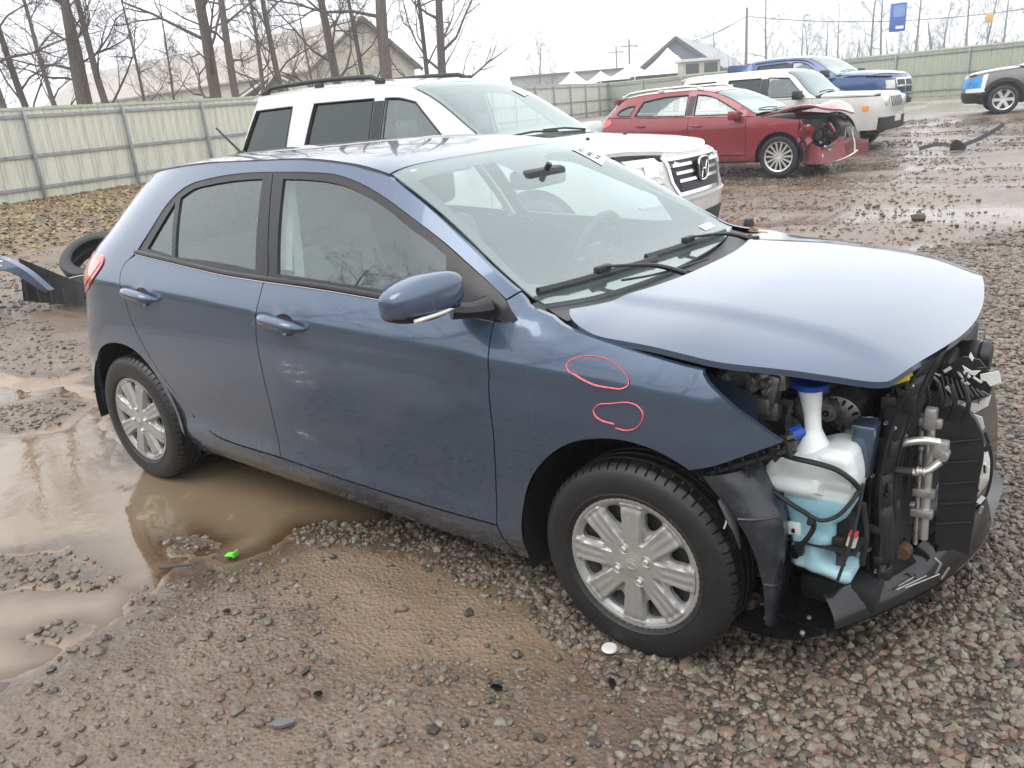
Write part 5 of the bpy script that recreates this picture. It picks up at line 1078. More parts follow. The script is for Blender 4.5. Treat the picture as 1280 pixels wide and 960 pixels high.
m = MB(); m.tube([(.415, cx0-.01, .395), (.406, cx0-.040, .388)], [.016, .018], 10); m.obox((.420, cx0-.03, .402), .024, .024, .036, b=.005); part('level_sensor', MT['black'], m, rs_)
m = MB(); m.tube([(.515, cx0+.03, .50), (.515, cx0+.03, .385)], .022, 12); m.tube([(.515, cx0+.01, .40), (.52, cx0-.012, .37)], .012, 8); m.obox((.508, cx0+.0, .43), .03, .02, .03, b=.004); part('washer_pump', MT['black'], m, rs_)
m = MB(); m.tube([(.545, cx0-.005, .462), (.540, cx0-.010, .432)], .012, 8); part('pump_plug', simple('beige_connector', (.5, .47, .40), .5), m, rs_)
m = MB(); m.obox((.547, cx0-.012, .470), .018, .018, .012); part('plug_lock', simple('red_connector', (.5, .05, .05), .5), m, rs_)
# wiring looms
yl = cx0-.045
m = MB(); m.tube([(.235, -.80, .640), (.262, -.775, .600), (.312, yl, .575), (.36, yl-.012, .562), (.41, yl-.012, .535), (.445, yl-.005, .515), (.458, yl, .488), (.448, yl, .455), (.430, yl, .425), (.416, yl, .405)], .0068, 8, step=.012); part('sensor_loom', MT['black'], m)
m = MB(); m.tube([(.445, yl-.005, .515), (.475, yl, .505), (.510, yl+.01, .522), (.540, yl+.03, .565), (.556, yl+.06, .60)], .0055, 8, step=.012); part('branch_loom', MT['black'], m)
m = MB(); m.tube([(.350, yl, .672), (.40, yl-.012, .668), (.46, yl-.012, .665), (.505, yl, .652), (.538, yl+.01, .628), (.552, yl+.03, .60)], .0072, 8, step=.012); part('upper_loom', MT['black'], m)
m = MB(); m.tube([(.556, -.66, .60), (.552, -.675, .52), (.540, -.69, .43), (.522, -.70, .345), (.520, -.70, .335)], .0045, 6, step=.02); part('washer_tube', MT['darkgrey'], m)
for x_, z_ in ((.30, .582), (.372, .556), (.452, .498)): m = MB(); m.lathe([(.0085, -.008), (.0095, 0), (.0085, .008)], 10, (x_, yl-.008, z_), 'x'); part('loom_tape', MT['void'], m)
# ---- engine pieces seen over the tank
m = MB(); m.lathe([(0, -.03), (.04, -.035), (.066, -.025), (.074, 0), (.074, .09), (.05, .1)], 32, (.425, -.40, .668), 'y', rad=lambda i, w, r: r*(1-.05*(int(w*8) % 2)) if i in (3, 4) else r); alt = part('alternator', MT['alu'], m)
for k in range(9):
    a = R(-60)+k*R(22); m = MB(); m.obox((.425+.052*math.cos(a), -.428, .668+.052*math.sin(a)), .020, .010, .008, ax=(math.cos(a), 0, math.sin(a)), b=.003); part('vent_slot', MT['void'], m, alt)
m = MB(); m.lathe([(0, -.046), (.014, -.046), (.017, -.04), (.027, -.04), (.030, -.03), (.030, 0)], 22, (.408, -.43, .700), 'y'); pl = part('pulley', MT['alu'], m, alt); m = MB(); m.lathe([(.004, -.05), (.008, -.05), (.010, -.044)], 14, (.408, -.43, .700), 'y'); part('bolt', MT['void'], m, pl)
m = MB(); m.lathe([(.02, -.06), (.035, -.06), (.035, -.03), (.055, -.03), (.055, 0)], 24, (.385, -.44, .625), 'y'); part('belt_pulley', MT['black'], m)
# pump bracket plate with openings
bo = loop([(.325, .570), (.308, .62), (.305, .67), (.318, .715), (.345, .742), (.385, .745), (.39, .70), (.385, .62), (.375, .565)], [(.375, .565), (.325, .570)], step=.012)
bh = [np.array(ring(.328, .685, .011, 14)), np.array(ring(.362, .645, .022, 16))]
panel('pump_bracket', bo, lambda x, z: (x, -.49+0*x, z), MT['alu'], hero, .03, bh, (0, .03, 0))
m = MB(); m.box(.08, .40, -.40, .1, .45, .76, .03); m.box(.15, .33, -.46, -.38, .60, .72, .015); part('engine_block', MT['aludark'], m)
m = MB(); m.obox((.225, -.53, .79), .19, .05, .05, ax=(1, .1, .06), b=.010); m.lathe([(.026, -.03), (.045, -.03), (.045, .03)], 18, (.205, -.56, .792), 'y'); m.obox((.285, -.53, .775), .035, .06, .085, ax=(1, 0, -.2), b=.008); m.obox((.262, -.56, .735), .055, .045, .042, b=.006); m.obox((.25, -.50, .70), .09, .05, .06, b=.01); part('engine_mount', MT['alu'], m)
for (x, y, z) in ((.245, -.57, .805), (.247, -.575, .785), (.275, -.57, .80), (.275, -.565, .775), (.17, -.58, .805), (.215, -.575, .735)):
    m = MB(); m.lathe([(0, -.016), (.009, -.016), (.012, -.008), (.012, .01)], 8, (x, y, z), 'y'); part('bolt', MT['alloy'], m)
m = MB(); m.tube([(.19, -.60, .72), (.235, -.585, .70), (.275, -.57, .655), (.30, -.56, .59)], .020, 10, step=.02); part('coolant_hose', MT['black'], m)
m = MB(); m.tube([(.18, -.62, .748), (.215, -.60, .762), (.26, -.56, .745)], .016, 8, step=.02); part('dark_red_hose', simple('dark_maroon_rubber', (.06, .03, .035), .5), m)
m = MB(); m.obox((.235, -.62, .70), .012, .004, .012, ax=(1, 0, .6)); part('paint_chip', MT['chip'], m)
m = MB(); m.box(.44, .50, -.33, .35, .42, .74, .02); part('fan_shroud', MT['void'], m)
m = MB(); m.tube([(.43, -.34, .70), (.47, -.42, .645), (.478, -.47, .60)], .005, 5, step=.02); part('orange_lead', simple('orange_wire', (.6, .28, .02), .5), m)
m = MB(); m.obox((.482, -.50, .665), .028, .02, .018, b=.004); part('grey_connector', simple('pale_green_connector', (.42, .44, .33), .5), m)
# blue painted chassis rail end
m = MB(); m.box(-.05, .05, -.04, .04, -.095, .095, .010, lambda p: (.533+p[0]*(.42 if p[2] < 0 else .58), -.56+p[1], .660+p[2]*.75)); part('chassis_rail_end', PB, m)
# ---- black plastic radiator carrier
m = MB()
def carr(u, v):
    z = .86-.60*u; w = .105+.01*math.sin(9*u); x = .520+.022*u+w*.72*v; r = .012*(abs(((u*7) % 1)-.5) < .06)
    y = -.50-.035*math.sin(math.pi*min(1, v*1.05))+.03*(v > .86)-.045*(1-u)**2*0+r
    return (x+.075*(1-u)**5, y+.06*(1-u)**6, z+.03*v*(1-u))
m.grid(carr, 40, 14); m.grid(lambda u, v: (carr(u, 0)[0], carr(u, 0)[1]+.14*v, carr(u, 0)[2]), 40, 2); m.grid(lambda u, v: (carr(u, 1)[0], carr(u, 1)[1]+.14*v, carr(u, 1)[2]), 40, 2)
car_ = part('radiator_carrier', MT['black'], m, ang=30)
for u in (.12, .30, .46, .60, .74, .88):
    m = MB(); a = Vector(carr(u, .08)); b = Vector(carr(u, .95)); m.tube([a+Vector((0, -.012, 0)), b+Vector((0, -.010, 0))], .005, 5); part('rib', MT['black'], m, car_)
for v in (.15, .55, .9):
    m = MB(); m.tube([Vector(carr(u, v))+Vector((0, -.010, 0)) for u in np.linspace(.03, .97, 16)], .0055, 5); part('rib', MT['black'], m, car_)
for u, v in ((.22, .4), (.36, .5), (.18, .75)):
    c = Vector(carr(u, v)); m = MB(); m.obox(c+Vector((0, -.008, 0)), .032, .014, .05, b=.004); part('pocket', MT['void'], m, car_)
for k in range(5):
    u = (.14, .33, .41, .66, .87)[k]; c = Vector(carr(u, .05+.06*(k % 3))); m = MB(); m.lathe([(0, -.014), (.004, -.014), (.006, -.006)], 8, tuple(c), 'y'); part('clip', MT['chip'] if k % 3 == 0 else MT['alu'], m, car_)
m = MB(); m.box(.50, .62, -.50, .55, .80, .845, .012, lambda p: (p[0]+.05*(1-(p[1]/.5)**2), p[1], p[2])); part('upper_tie_bar', MT['darkgrey'], m)
m = MB(); m.obox((.590, -.505, .835), .045, .03, .018, ax=(1, .2, .45), b=.005); m.tube([(.59, -.505, .84), (.615, -.50, .853)], .010, 8); part('hood_prop_clip', MT['yellow'], m)
# condenser, radiator and the bare pipes
m = MB(); m.box(.585, .605, -.42, .45, .24, .78, .004); cond = part('condenser', MT['void'], m)
for k in range(26):
    z = .26+.02*k; m = MB(); m.box(.605, .609, -.40, .43, z, z+.008); part('fin_row', MT['black'], m, cond, smooth=False)
m = MB(); m.tube([(.665, -.42, .36), (.660, -.42, .55), (.655, -.42, .735)], .0125, 12); cp = part('receiver_tube', MT['pipe'], m)
m = MB(); m.tube([(.648, -.425, .34), (.642, -.425, .55), (.636, -.425, .72)], .006, 6); part('drier_edge', MT['alu'], m)
for z in (.44, .50, .70):
    m = MB(); m.obox((.657, -.43, z), .055, .022, .024, b=.004); part('bracket', MT['alu'], m, cp)
m = MB(); m.obox((.658, -.44, .715), .03, .03, .06, b=.006); m.obox((.690, -.45, .64), .035, .03, .05, b=.006); m.lathe([(0, -.02), (.012, -.02), (.012, .02)], 10, (.70, -.46, .63), 'y'); part('pipe_block', MT['alu'], m)
m = MB(); m.tube([(.575, -.47, .63), (.615, -.475, .655), (.65, -.47, .665), (.685, -.455, .66)], .0105, 10, step=.01); part('upper_pipe', MT['pipe'], m)
m = MB(); m.tube([(.57, -.48, .575), (.60, -.485, .576), (.635, -.482, .578)], .0115, 10); part('lower_hose', MT['darkgrey'], m)
m = MB(); m.tube([(.635, -.482, .578), (.665, -.478, .586), (.692, -.46, .610)], .0105, 10, step=.008); 
for q in (.645, .653, .661): m.lathe([(.010, -.004), (.0145, 0), (.010, .004)], 12, (q, -.480, .582), 'x')
part('lower_pipe', MT['pipe'], m)
m = MB(); m.lathe([(0, -.016), (.018, -.016), (.021, -.008), (.021, .02)], 16, (.628, -.47, .335), 'y'); part('rusty_bolt_cup', MT['rust'], m)
# air guide panel on the near edge of the radiator
ag = loop([(.672, .72), (.70, .735), (.735, .715), (.765, .66), (.775, .60), (.772, .52), (.772, .42), (.770, .30)], [(.770, .30), (.69, .335)], [(.69, .335), (.685, .5), (.672, .72)], step=.02)
panel('air_guide', ag, lambda x, z: (x, -.40+.05*np.sin((x-.67)*12)+0*z, z), MT['black'], hero, .03, (), (0, .02, 0))
for k in range(5):
    m = MB(); z = .40+.06*k; m.tube([(.69, -.402, z), (.765, -.355, z+.004)], .003, 5); part('guide_rib', MT['void'], m)
m = MB(); m.grid(lambda u, v: (.69+.07*u, -.30+.55*v+.0*u, .33+.36*(1-u)**.5), 5, 5); part('far_air_guide', MT['wetblack'], m)
# broken grille surround with pale cracked edges
def shard(pts, y, name, mat, th=.006):
    m = MB(); m.prism(pts, 0, th, lambda u, v, h: (u, y+h+.1*(u-.7), v)); part(name, mat, m, smooth=False)
shard([(.640, .80), (.70, .845), (.735, .84), (.775, .79), (.765, .745), (.72, .72), (.66, .735)], -.30, 'broken_grille', MT['black'])
for q in ([(.742, .805), (.782, .818), (.790, .790), (.768, .775), (.757, .788), (.745, .79)], [(.742, .725), (.772, .752), (.768, .722), (.740, .698), (.70, .708), (.712, .722)], [(.735, .695), (.758, .688), (.766, .66), (.758, .64)], [(.700, .825), (.722, .812), (.742, .815), (.730, .800), (.710, .806)], [(.715, .862), (.724, .846), (.721, .838), (.712, .852)], [(.705, .79), (.722, .776), (.716, .770), (.70, .784)]):
    shard(q, -.315, 'cracked_edge', MT['chip'], .004)
for k in range(9):
    m = MB(); x = .655+.012*k; m.tube([(x, -.33, .80-.004*k), (x+.02, -.335, .735+.003*k)], .0035, 5); part('grille_slat', MT['darkgrey'], m)
for k in range(16):
    x, z = random.uniform(.64, .76), random.uniform(.73, .84); m = MB(); a = random.uniform(0, 3); m.obox((x, -.335+random.uniform(-.01, .02), z), random.uniform(.012, .03), .003, random.uniform(.004, .009), ax=(math.cos(a), .2, math.sin(a))); part('plastic_splinter', random.choice([MT['chip'], MT['black'], MT['darkgrey']]), m, smooth=False)
# intake snorkel sticking out past the hood
m = MB(); m.lathe([(.0, .055), (.035, .055), (.040, .05), (.046, .052), (.046, .03), (.041, .025), (.046, .02), (.046, .0), (.042, -.01), (.042, -.07)], 28, (.68, -.02, .765), 'x'); part('intake_snorkel', MT['black'], m)
m = MB(); m.box(.55, .66, -.2, .3, .70, .80, .02); part('latch_panel', MT['black'], m)
# headlamp remains hanging on the far side of the guide
m = MB(); m.grid(lambda u, v: (.755+.035*math.sin(math.pi*v)*(.5+.5*u), -.33+.06*u, .62-.20*v), 6, 10); part('fog_lamp_shard', MT['clearlamp'], m)
m = MB(); m.tube([(.772, -.34, .66), (.79, -.33, .60), (.796, -.33, .52), (.785, -.335, .46), (.76, -.34, .42)], .004, 6, step=.02); part('hanging_wire', MT['black'], m)
for k in range(7):
    m = MB(); m.obox((.768+random.uniform(-.01, .015), -.345, .44+.03*k), .022, .004, .012, ax=(random.uniform(-1, 1), .2, 1)); part('lamp_fragment', random.choice([MT['chip'], MT['chrome'], MT['black']]), m, smooth=False)
# ---- under tray: shiny wet black, bowed edge
def tray(u, v):
    # u across the car (0 = outer right), v front to back
    y = -.80+1.55*u; xf_ = .40+.36*math.sin(min(1, max(0, (u+.02)/.55))*math.pi/2)**.8 if u < .5 else .76-.30*max(0, (u-.72)/.28)**2
    x = xf_-.36*v*(1 if u > .1 else .6); xf_ += .022; x += .022; z = .186+.004*sstep(.0, .18, u)+.010*(1-v)**3-.012*math.sin(math.pi*v)+.006*math.sin(23*u)*math.sin(7*v)
    return (x, y, float(z))
m = MB(); m.grid(tray, 44, 12); tr_ = part('under_tray', MT['wetblack'], m)
for k in range(6):
    u = .04+.07*k; m = MB(); m.tube([Vector(tray(u, .02))+Vector((0, 0, .006)), Vector(tray(u+.02, .5))+Vector((0, 0, .006)), Vector(tray(u+.03, .95))+Vector((0, 0, .008))], .006, 5); part('tray_rib', MT['wetblack'], m, tr_)
for u, v in ((.03, .2), (.09, .55), (.16, .15), (.24, .4), (.05, .8)):
    c = tray(u, v); m = MB(); m.lathe([(0, .006), (.005, .006), (.007, .002), (.007, 0)], 10, c, 'z'); part('tray_clip', MT['alu'], m, tr_)
def val(u, v):
    t = tray(.055+.50*u, 0); k = 1+.8*u
    return (t[0]-.014*v*k-.03*v*v*v, t[1]+.012*v+.02*v*v*v, t[2]+.004+.085*v*k*.85+.006*math.sin(17*u)*v+.012*math.sin(3+9*u)*v*v)
m = MB(); m.grid(val, 36, 8); vl = part('lower_valance', MT['wetblack'], m, ang=40)
m = MB(); m.box(.40, .60, -.62, -.30, .20, .28, .02); m.box(.36, .52, -.56, -.44, .24, .62, .02); part('lower_rail', MT['void'], m)
m = MB(); m.grid(lambda u, v: (.60+.12*u, -.52+.24*u, .30+.05*math.sin(8*u)-.12*v), 12, 4); part('torn_tray_lip', MT['wetblack'], m)
for k in range(3):
    m = MB(); m.tube([(.61+.02*k, -.525, .235+.012*k), (.66+.03*k, -.47, .265+.014*k)], .0018, 5); part('scratch_edge', MT['alu'], m)
m = MB(); m.tube([(.70, -.44, .32), (.716, -.435, .305), (.708, -.44, .275), (.72, -.43, .255), (.735, -.42, .29)], .0035, 5); part('bent_wire', MT['alu'], m)

# small hardware: bolts, clips, stub hoses and loose wires filling the bay
rs2 = random.Random(3)
for k in range(26):
    x, y, z = rs2.uniform(.20, .50), rs2.uniform(-.50, -.38), rs2.uniform(.46, .80); m = MB()
    if k % 3 == 0: m.lathe([(0, -.012), (.006, -.012), (.009, -.004), (.009, .01)], 7, (x, y, z), 'y'); part('bolt', rs2.choice([MT['alu'], MT['aludark'], MT['rust']]), m)
    elif k % 3 == 1: m.obox((x, y, z), rs2.uniform(.015, .05), .02, rs2.uniform(.01, .03), ax=(rs2.uniform(-1, 1), .2, rs2.uniform(-1, 1)), b=.003); part('connector', rs2.choice([MT['black'], MT['darkgrey'], MT['aludark'], MT['black']]), m)
    else:
        P = [(x, y, z)]
        for j in range(3): P.append((P[-1][0]+rs2.uniform(-.05, .06), P[-1][1]+rs2.uniform(-.02, .02), P[-1][2]+rs2.uniform(-.07, .03)))
        m.tube(P, rs2.uniform(.003, .008), 6, step=.015); part('loose_wire', rs2.choice([MT['black'], MT['darkgrey'], MT['black']]), m)
for k in range(22):
    u, v = rs2.uniform(.05, .95), rs2.uniform(.1, .95); c = Vector(carr(u, v)); m = MB()
    if k % 2: m.obox(c+Vector((0, -.010, 0)), rs2.uniform(.008, .03), .012, rs2.uniform(.006, .04), ax=(1, 0, rs2.uniform(-.1, .1)), b=.002); part('moulded_boss', MT['darkgrey'] if k % 4 == 1 else MT['black'], m, car_)
    else: m.lathe([(.002, -.010), (.004, -.012), (.006, -.004)], 7, tuple(c), 'y'); part('screw', MT['alu'], m, car_)
for k in range(8):
    z = .30+.055*k; m = MB(); m.obox((.625+.003*k, -.44, z), .012, .016, .010, b=.002); part('edge_tab', MT['alu'] if k % 3 == 0 else MT['black'], m, cond)
for k in range(5):
    m = MB(); x = .60+.03*k; m.tube([(x, -.40, .80), (x+.015, -.41, .76), (x+.005, -.40, .70)], .006, 6, step=.02); part('stub_bracket', MT['black'], m)
m = MB(); m.tube([(.47, -.62, .44), (.50, -.60, .38), (.50, -.58, .30), (.47, -.57, .24)], .014, 8, step=.02); part('drain_hose', MT['black'], m)
m = MB(); m.tube([(.545, -.60, .52), (.555, -.585, .42), (.55, -.58, .33)], .009, 6, step=.02); part('corner_stay', MT['darkgrey'], m)
# ================================================================ the other vehicles
def bg_wheel(par, Rt, wd, rr, spokes, mat, sw=.03, double=False, nm='wheel'):
    w = empty(nm); w.parent = par
    link('tyre', tyre_mesh(Rt, wd, rr+.004, False), w); h = wd/2
    m = MB(); m.lathe([(rr*.9, -h*.55), (rr*.93, -h*.82), (rr, -h*.9), (rr+.008, -h*.82)], 40); m.lathe([(0, -h*.72), (rr*.18, -h*.78), (rr*.24, -h*.6)], 24)
    for k in range(spokes):
        a = 2*math.pi*k/spokes
        for da in ((-.13, .13) if double else (0,)):
            c, s = math.cos(a+da), math.sin(a+da); t = (-s, c); P = []
            for r_, hw, hh in ((rr*.14, sw*.6, .72), (rr*.94, sw*.5 if double else sw*.75, .80)):
                for q in (-1, 1): P.append((r_*c+q*hw*t[0], -h*hh, r_*s+q*hw*t[1]))
                for q in (1, -1): P.append((r_*c+q*hw*t[0], -h*hh+.03, r_*s+q*hw*t[1]))
            m.add(P, [(0, 1, 5, 4), (1, 2, 6, 5), (2, 3, 7, 6), (3, 0, 4, 7)])
    m.obj('rim', mat, w); m = MB(); m.lathe([(0, -h*.2), (rr*.95, -h*.25)], 24); m.obj('brake_disc', MT['steelblack'], w); return w
def arch(cx, cz, r, a0, a1, n=14): return [(cx+r*math.cos(a0+(a1-a0)*i/n), cz+r*math.sin(a0+(a1-a0)*i/n)) for i in range(n+1)]
def bg_car(name, label, cat, B, pos, rz, pm, wb, Rt, ra, zs, cuts, wins, a_base, header, roof_end, cowl_x, wheel, glassm, hood=True, fascia=True, handles=True, fend_x=None, track=.78, wcz=None, clad=None, sp=.08, wsm=None, seatmat=None, pillar_black=True, tail_top=None):
    pos = (pos[0], pos[1], np.mean([ground_z(np.array([pos[0]+math.cos(rz)*lx-math.sin(rz)*ly]), np.array([pos[1]+math.sin(rz)*lx+math.cos(rz)*ly]))[0][0] for lx in (0, -wb) for ly in (-track, track)]))
    root = empty(name, pos, rz); tag(root, label, cat); C = Car(B, root, sp=sp, lip=.03, gap=.004); wcz = wcz or Rt
    zb = lambda x: float(B.zb(x)); zr = lambda x: float(B.zr(x)); rear_x = lambda z: float(B.xr(z))+.05; front_x = lambda z: float(B.xf(z))-.06
    c1, c2, c3 = cuts; O = {}
    fx = fend_x if fend_x is not None else None
    zt = zb(fx if fx is not None else .6)
    frontedge = [(front_x(z), z) for z in np.linspace(zs, zb(.75), 7)] if fx is None else [(fx, zs+.35), (fx+.02, zb(fx))]
    t0 = math.asin(min(1, (wcz-zs)/ra)); A = arch(0, wcz, ra, math.pi+t0, -t0) if fx is None else arch(0, wcz, ra, math.pi+t0, .25)
    fe = frontedge[-1][0]
    seg = [[(c1, zs), A[0]], A, ([A[-1], frontedge[0]] if fx is None else [A[-1], (fx, zs+.35)]), frontedge, [(x, zb(x)) for x in np.linspace(fe, c1, 10)], [(c1, zb(c1)), (c1, zs)]]
    O['fender'] = C.side('front_fender', loop(*seg, step=.05), pm)
    O['fd'] = C.side('front_door', loop([(c2, zs+.06), (c1, zs+.06)], [(c1, zs+.06), (c1, zb(c1))], [(x, zb(x)) for x in np.linspace(c1, c2, 6)], [(c2, zb(c2)), (c2, zs+.06)], step=.06), pm)
    A2 = arch(-wb, wcz, ra, -t0, math.pi+t0)
    if c3 is not None:
        ar = min(c3, -wb+ra*.92)
        O['rd'] = C.side('rear_door', loop([(-wb+ra*1.02, zs+.06), (c2, zs+.06)], [(c2, zs+.06), (c2, zb(c2))], [(x, zb(x)) for x in np.linspace(c2, c3, 6)], [(c3, zb(c3)), (c3, wcz+ra*.75), (-wb+ra*1.02, zs+.06)] if c3 < -wb+ra else [(c3, zb(c3)), (c3, zs+.06)], step=.06), pm)
        qs = [(c3, wcz+ra*.75), (c3, zb(c3))] if c3 < -wb+ra else [(c3, zs), (c3, zb(c3))]
        a2s = [p for p in A2 if p[0] < c3-.01] if c3 < -wb+ra else A2
        O['qp'] = C.side('quarter_panel', loop(a2s, [a2s[-1], (rear_x(zs), zs)], [(rear_x(z), z) for z in np.linspace(zs, zb(-wb-.7), 6)], [(x, zb(x)) for x in np.linspace(rear_x(zb(-wb-.7)), c3, 6)], qs[::-1], [qs[0], a2s[0]], step=.06), pm)
    C.side('rocker_panel', loop([(-wb+ra*1.03, zs-.05), (-ra*1.03, zs-.05)], [(-ra*1.03, zs-.05), (-ra*1.03, zs+.055)], [(-ra*1.03, zs+.055), (-wb+ra*1.03, zs+.055)], [(-wb+ra*1.03, zs+.055), (-wb+ra*1.03, zs-.05)], step=.1), clad or pm)
    # greenhouse side with real window openings
    xs = np.linspace(a_base, roof_end, 30); rl = [(x, zr(x)-.004) for x in xs]
    re_ = [(max(rear_x(z), roof_end-.6), z) for z in np.linspace(zr(roof_end)-.01, zb(roof_end)+.004, 6)]
    gh = loop(rl, [rl[-1]]+re_, [(x, zb(x)+.004) for x in np.linspace(re_[-1][0], a_base+.02, 20)], [(a_base+.02, zb(a_base)+.004), rl[0]], step=.05)
    W_ = [loop(*w, step=.04) for w in wins]; O['gh'] = C.side('side_frame', gh, pm, holes=W_, gap=.003)
    for i, w in enumerate(W_):
        gm = glassm[i] if isinstance(glassm, (list, tuple)) else glassm
        C.side('window_glass', inset(w, -.01), gm, off=-.015, gap=0, lip=False, parent=O['gh'], sp=.15)
        for sg, pr in zip((-1, 1), O['gh']):
            m = MB(); P = [(x, sg*(float(B.Y(x, z))+.001), z) for x, z in list(w)+[w[0]]]; m.tube(P, .012, 5, cap=False, flat=.6); m.obj('window_seal', MT['black'], pr)
    if pillar_black and len(W_) > 1:
        for i in range(1):
            a, b = W_[i], W_[i+1]; 
            xa0, xb1 = a[:, 0].min(), b[:, 0].max(); zt_ = min(a[:, 1].max(), b[:, 1].max())-.005; 
            if xa0-xb1 < .35:
                la = a[np.argmin(a[:, 0]+.3*np.abs(a[:, 1]-zb(xa0)))]; 
                C.side('pillar_cover', loop([(xa0+.0, zb(xa0)+.02), (xa0+.0-.0, zt_)], [(xa0, zt_), (xb1, zt_)], [(xb1, zt_), (xb1, zb(xb1)+.02)], [(xb1, zb(xb1)+.02), (xa0, zb(xa0)+.02)], step=.06), MT['blackgloss'], off=.003, gap=.012, parent=O['gh'], lip=False)
    yr = lambda x: float(B.yr(x))-.008
    hx0, hx1 = header
    def sym(L): return L+[(x, -y) for x, y in L[::-1] if y != 0]
    def ring2(xa, xb, bow_a, bow_b, m=0.):
        xs2 = np.linspace(xa, xb, 10); R_ = [(x, yr(x)-m) for x in xs2]; L_ = [(x, -y) for x, y in R_[::-1]]; ya = yr(xa)-m
        return loop([(xa, -ya)]+[(xa+bow_a*(1-abs(t)**2.4), ya*t) for t in (-.75, -.5, -.25, 0, .25, .5, .75)]+[(xa, ya)], R_, [(xb, yr(xb)-m), (xb+bow_b, 0), (xb, -yr(xb)+m)], L_, step=.06)
    O['roof'] = C.top('roof', ring2(hx1, roof_end, .05, -.06), pm)
    O['ws'] = C.top('windshield', ring2(cowl_x, hx0, .08, .05), wsm or MT['bgglass'], off=.004, lip=False, sp=.1)
    C.top('windshield_border', inset(ring2(cowl_x, hx0, .08, .05), .004), MT['frit'], off=-.004, holes=[inset(ring2(cowl_x, hx0, .08, .05), .06)], lip=False, gap=0, parent=O['ws'], sp=.1)
    if hood:
        z7 = zr(.7); fxh = float(B.XF(np.array(yr(.8)), np.array(z7)))-.004; bow = float(B.xf(z7))-.004-fxh
        O['hood'] = C.top('hood', ring2(fxh, cowl_x+.05, bow, .08), pm)
    ye = lambda z: float(B.Y(rear_x(z), z))
    zz = np.linspace(zs, tail_top or zr(roof_end)-.03, 9)
    O['rear'] = C.rear('tailgate', loop([(-ye(z), z) for z in zz], [(-ye(zz[-1]), zz[-1]), (ye(zz[-1]), zz[-1])], [(ye(z), z) for z in zz[::-1]], [(ye(zz[0]), zz[0]), (-ye(zz[0]), zz[0])], step=.08), pm, sp=.12)
    yf = lambda z: float(B.Y(front_x(z), z))
    if fascia:
        zf = np.linspace(zs, zr(.8)-.0, 9)
        O['fascia'] = C.front('front_fascia', loop([(yf(z), z) for z in zf], [(yf(zf[-1]), zf[-1])]+[(yf(zf[-1])*t, max(zf[-1], float(B.Z(float(B.XF(np.array(abs(yf(zf[-1])*t)), np.array(zf[-1])))-.02, yf(zf[-1])*t))-.006)) for t in np.linspace(.94, -.94, 15)]+[(-yf(zf[-1]), zf[-1])], [(-yf(z), z) for z in zf[::-1]], [(-yf(zf[0]), zf[0]), (yf(zf[0]), zf[0])], step=.05)[::-1], pm, sp=.06)
    # cabin: tub, seats, dash
    m = MB(); yb = float(B.Y(c2, zb(c2)-.1))-.08; m.box(roof_end-.1, a_base+.15, -yb, yb, zs-.02, zb(c2)-.22); m.obj('cabin_floor', MT['void'], root, smooth=False)
    for sx in (-.45*yb/.7, .45*yb/.7):
        seat((c1+c2)/2-.15, sx, .5, seatmat or MT['seat'], root, zb(c2)-.68); 
        if c3 is not None: seat((c2+c3)/2-.25, sx, .55, seatmat or MT['seat'], root, zb(c2)-.68)
    m = MB(); m.box(a_base-.35, a_base+.05, -yb, yb, zb(c1)-.3, zb(c1)-.03, .05); m.obj('dashboard', MT['interior'], root)
    m = MB(); m.box(roof_end, .55 if fend_x is None else fend_x-.05, -track+.12, track-.12, zs-.08, zs+.12); m.obj('underbody', MT['void'], root, smooth=False)
    for sg in (-1, 1):
        for cx in (0, -wb):
            m = MB(); m.lathe([(ra, -track-.12), (ra, -track+.22), (0, -track+.22)], 20, (cx, 0, wcz), 'y', -.25, math.pi+.25)
            if sg > 0: m.v = [(x, -y, z) for x, y, z in m.v]
            m.obj('wheel_well', MT['black'], root)
    w0 = wheel(root); first = True
    for cx in (0, -wb):
        for sg in (-1, 1):
            c = w0 if first else copy_tree(w0, root); first = False; c.location = (cx, sg*track, Rt-.004); c.rotation_euler = (0, cx, 0 if sg < 0 else math.pi)
    if handles:
        for k_, (dx, key) in enumerate(((c2+.16, 'fd'), ((c3+.20) if c3 else 0, 'rd'))):
            if key in O:
                for sg, pr in zip((-1, 1), O[key]):
                    z = zb(dx)-.13; m = MB(); m.tube([(dx-.09, sg*(float(B.Y(dx, z))+.004), z+.004), (dx, sg*(float(B.Y(dx, z))+.035), z), (dx+.10, sg*(float(B.Y(dx, z))+.004), z-.004)], [.012, .018, .012], 8, step=.03); m.obj('door_handle', pm, pr)
    return root, C, O
def car_mirror(root, x, y, z, mat, s=1., arm=True):
    for sg in (-1, 1):
        m = MB(); m.box(-.07*s, .07*s, -.12*s, .12*s, -.08*s, .08*s, .035*s, lambda p: (x+p[0]*(1-.5*p[1]*sg), sg*y+p[1], z+p[2])); o = m.obj('door_mirror', mat, root)
        if arm: m = MB(); m.tube([(x+.02, sg*(y-.14*s), z-.05), (x+.03, sg*(y-.03), z-.04)], .03, 6); m.obj('mirror_arm', MT['black'], o)
def car_wiper(root, B, x, y0, y1, off=.02):
    m = MB(); m.tube([(x+.0, y0, float(B.Z(x, y0))+off), (x-.03, (y0+y1)/2, float(B.Z(x-.03, (y0+y1)/2))+off+.01), (x-.05, y1, float(B.Z(x-.05, y1))+off)], .010, 6); m.obj('wiper', MT['black'], root)
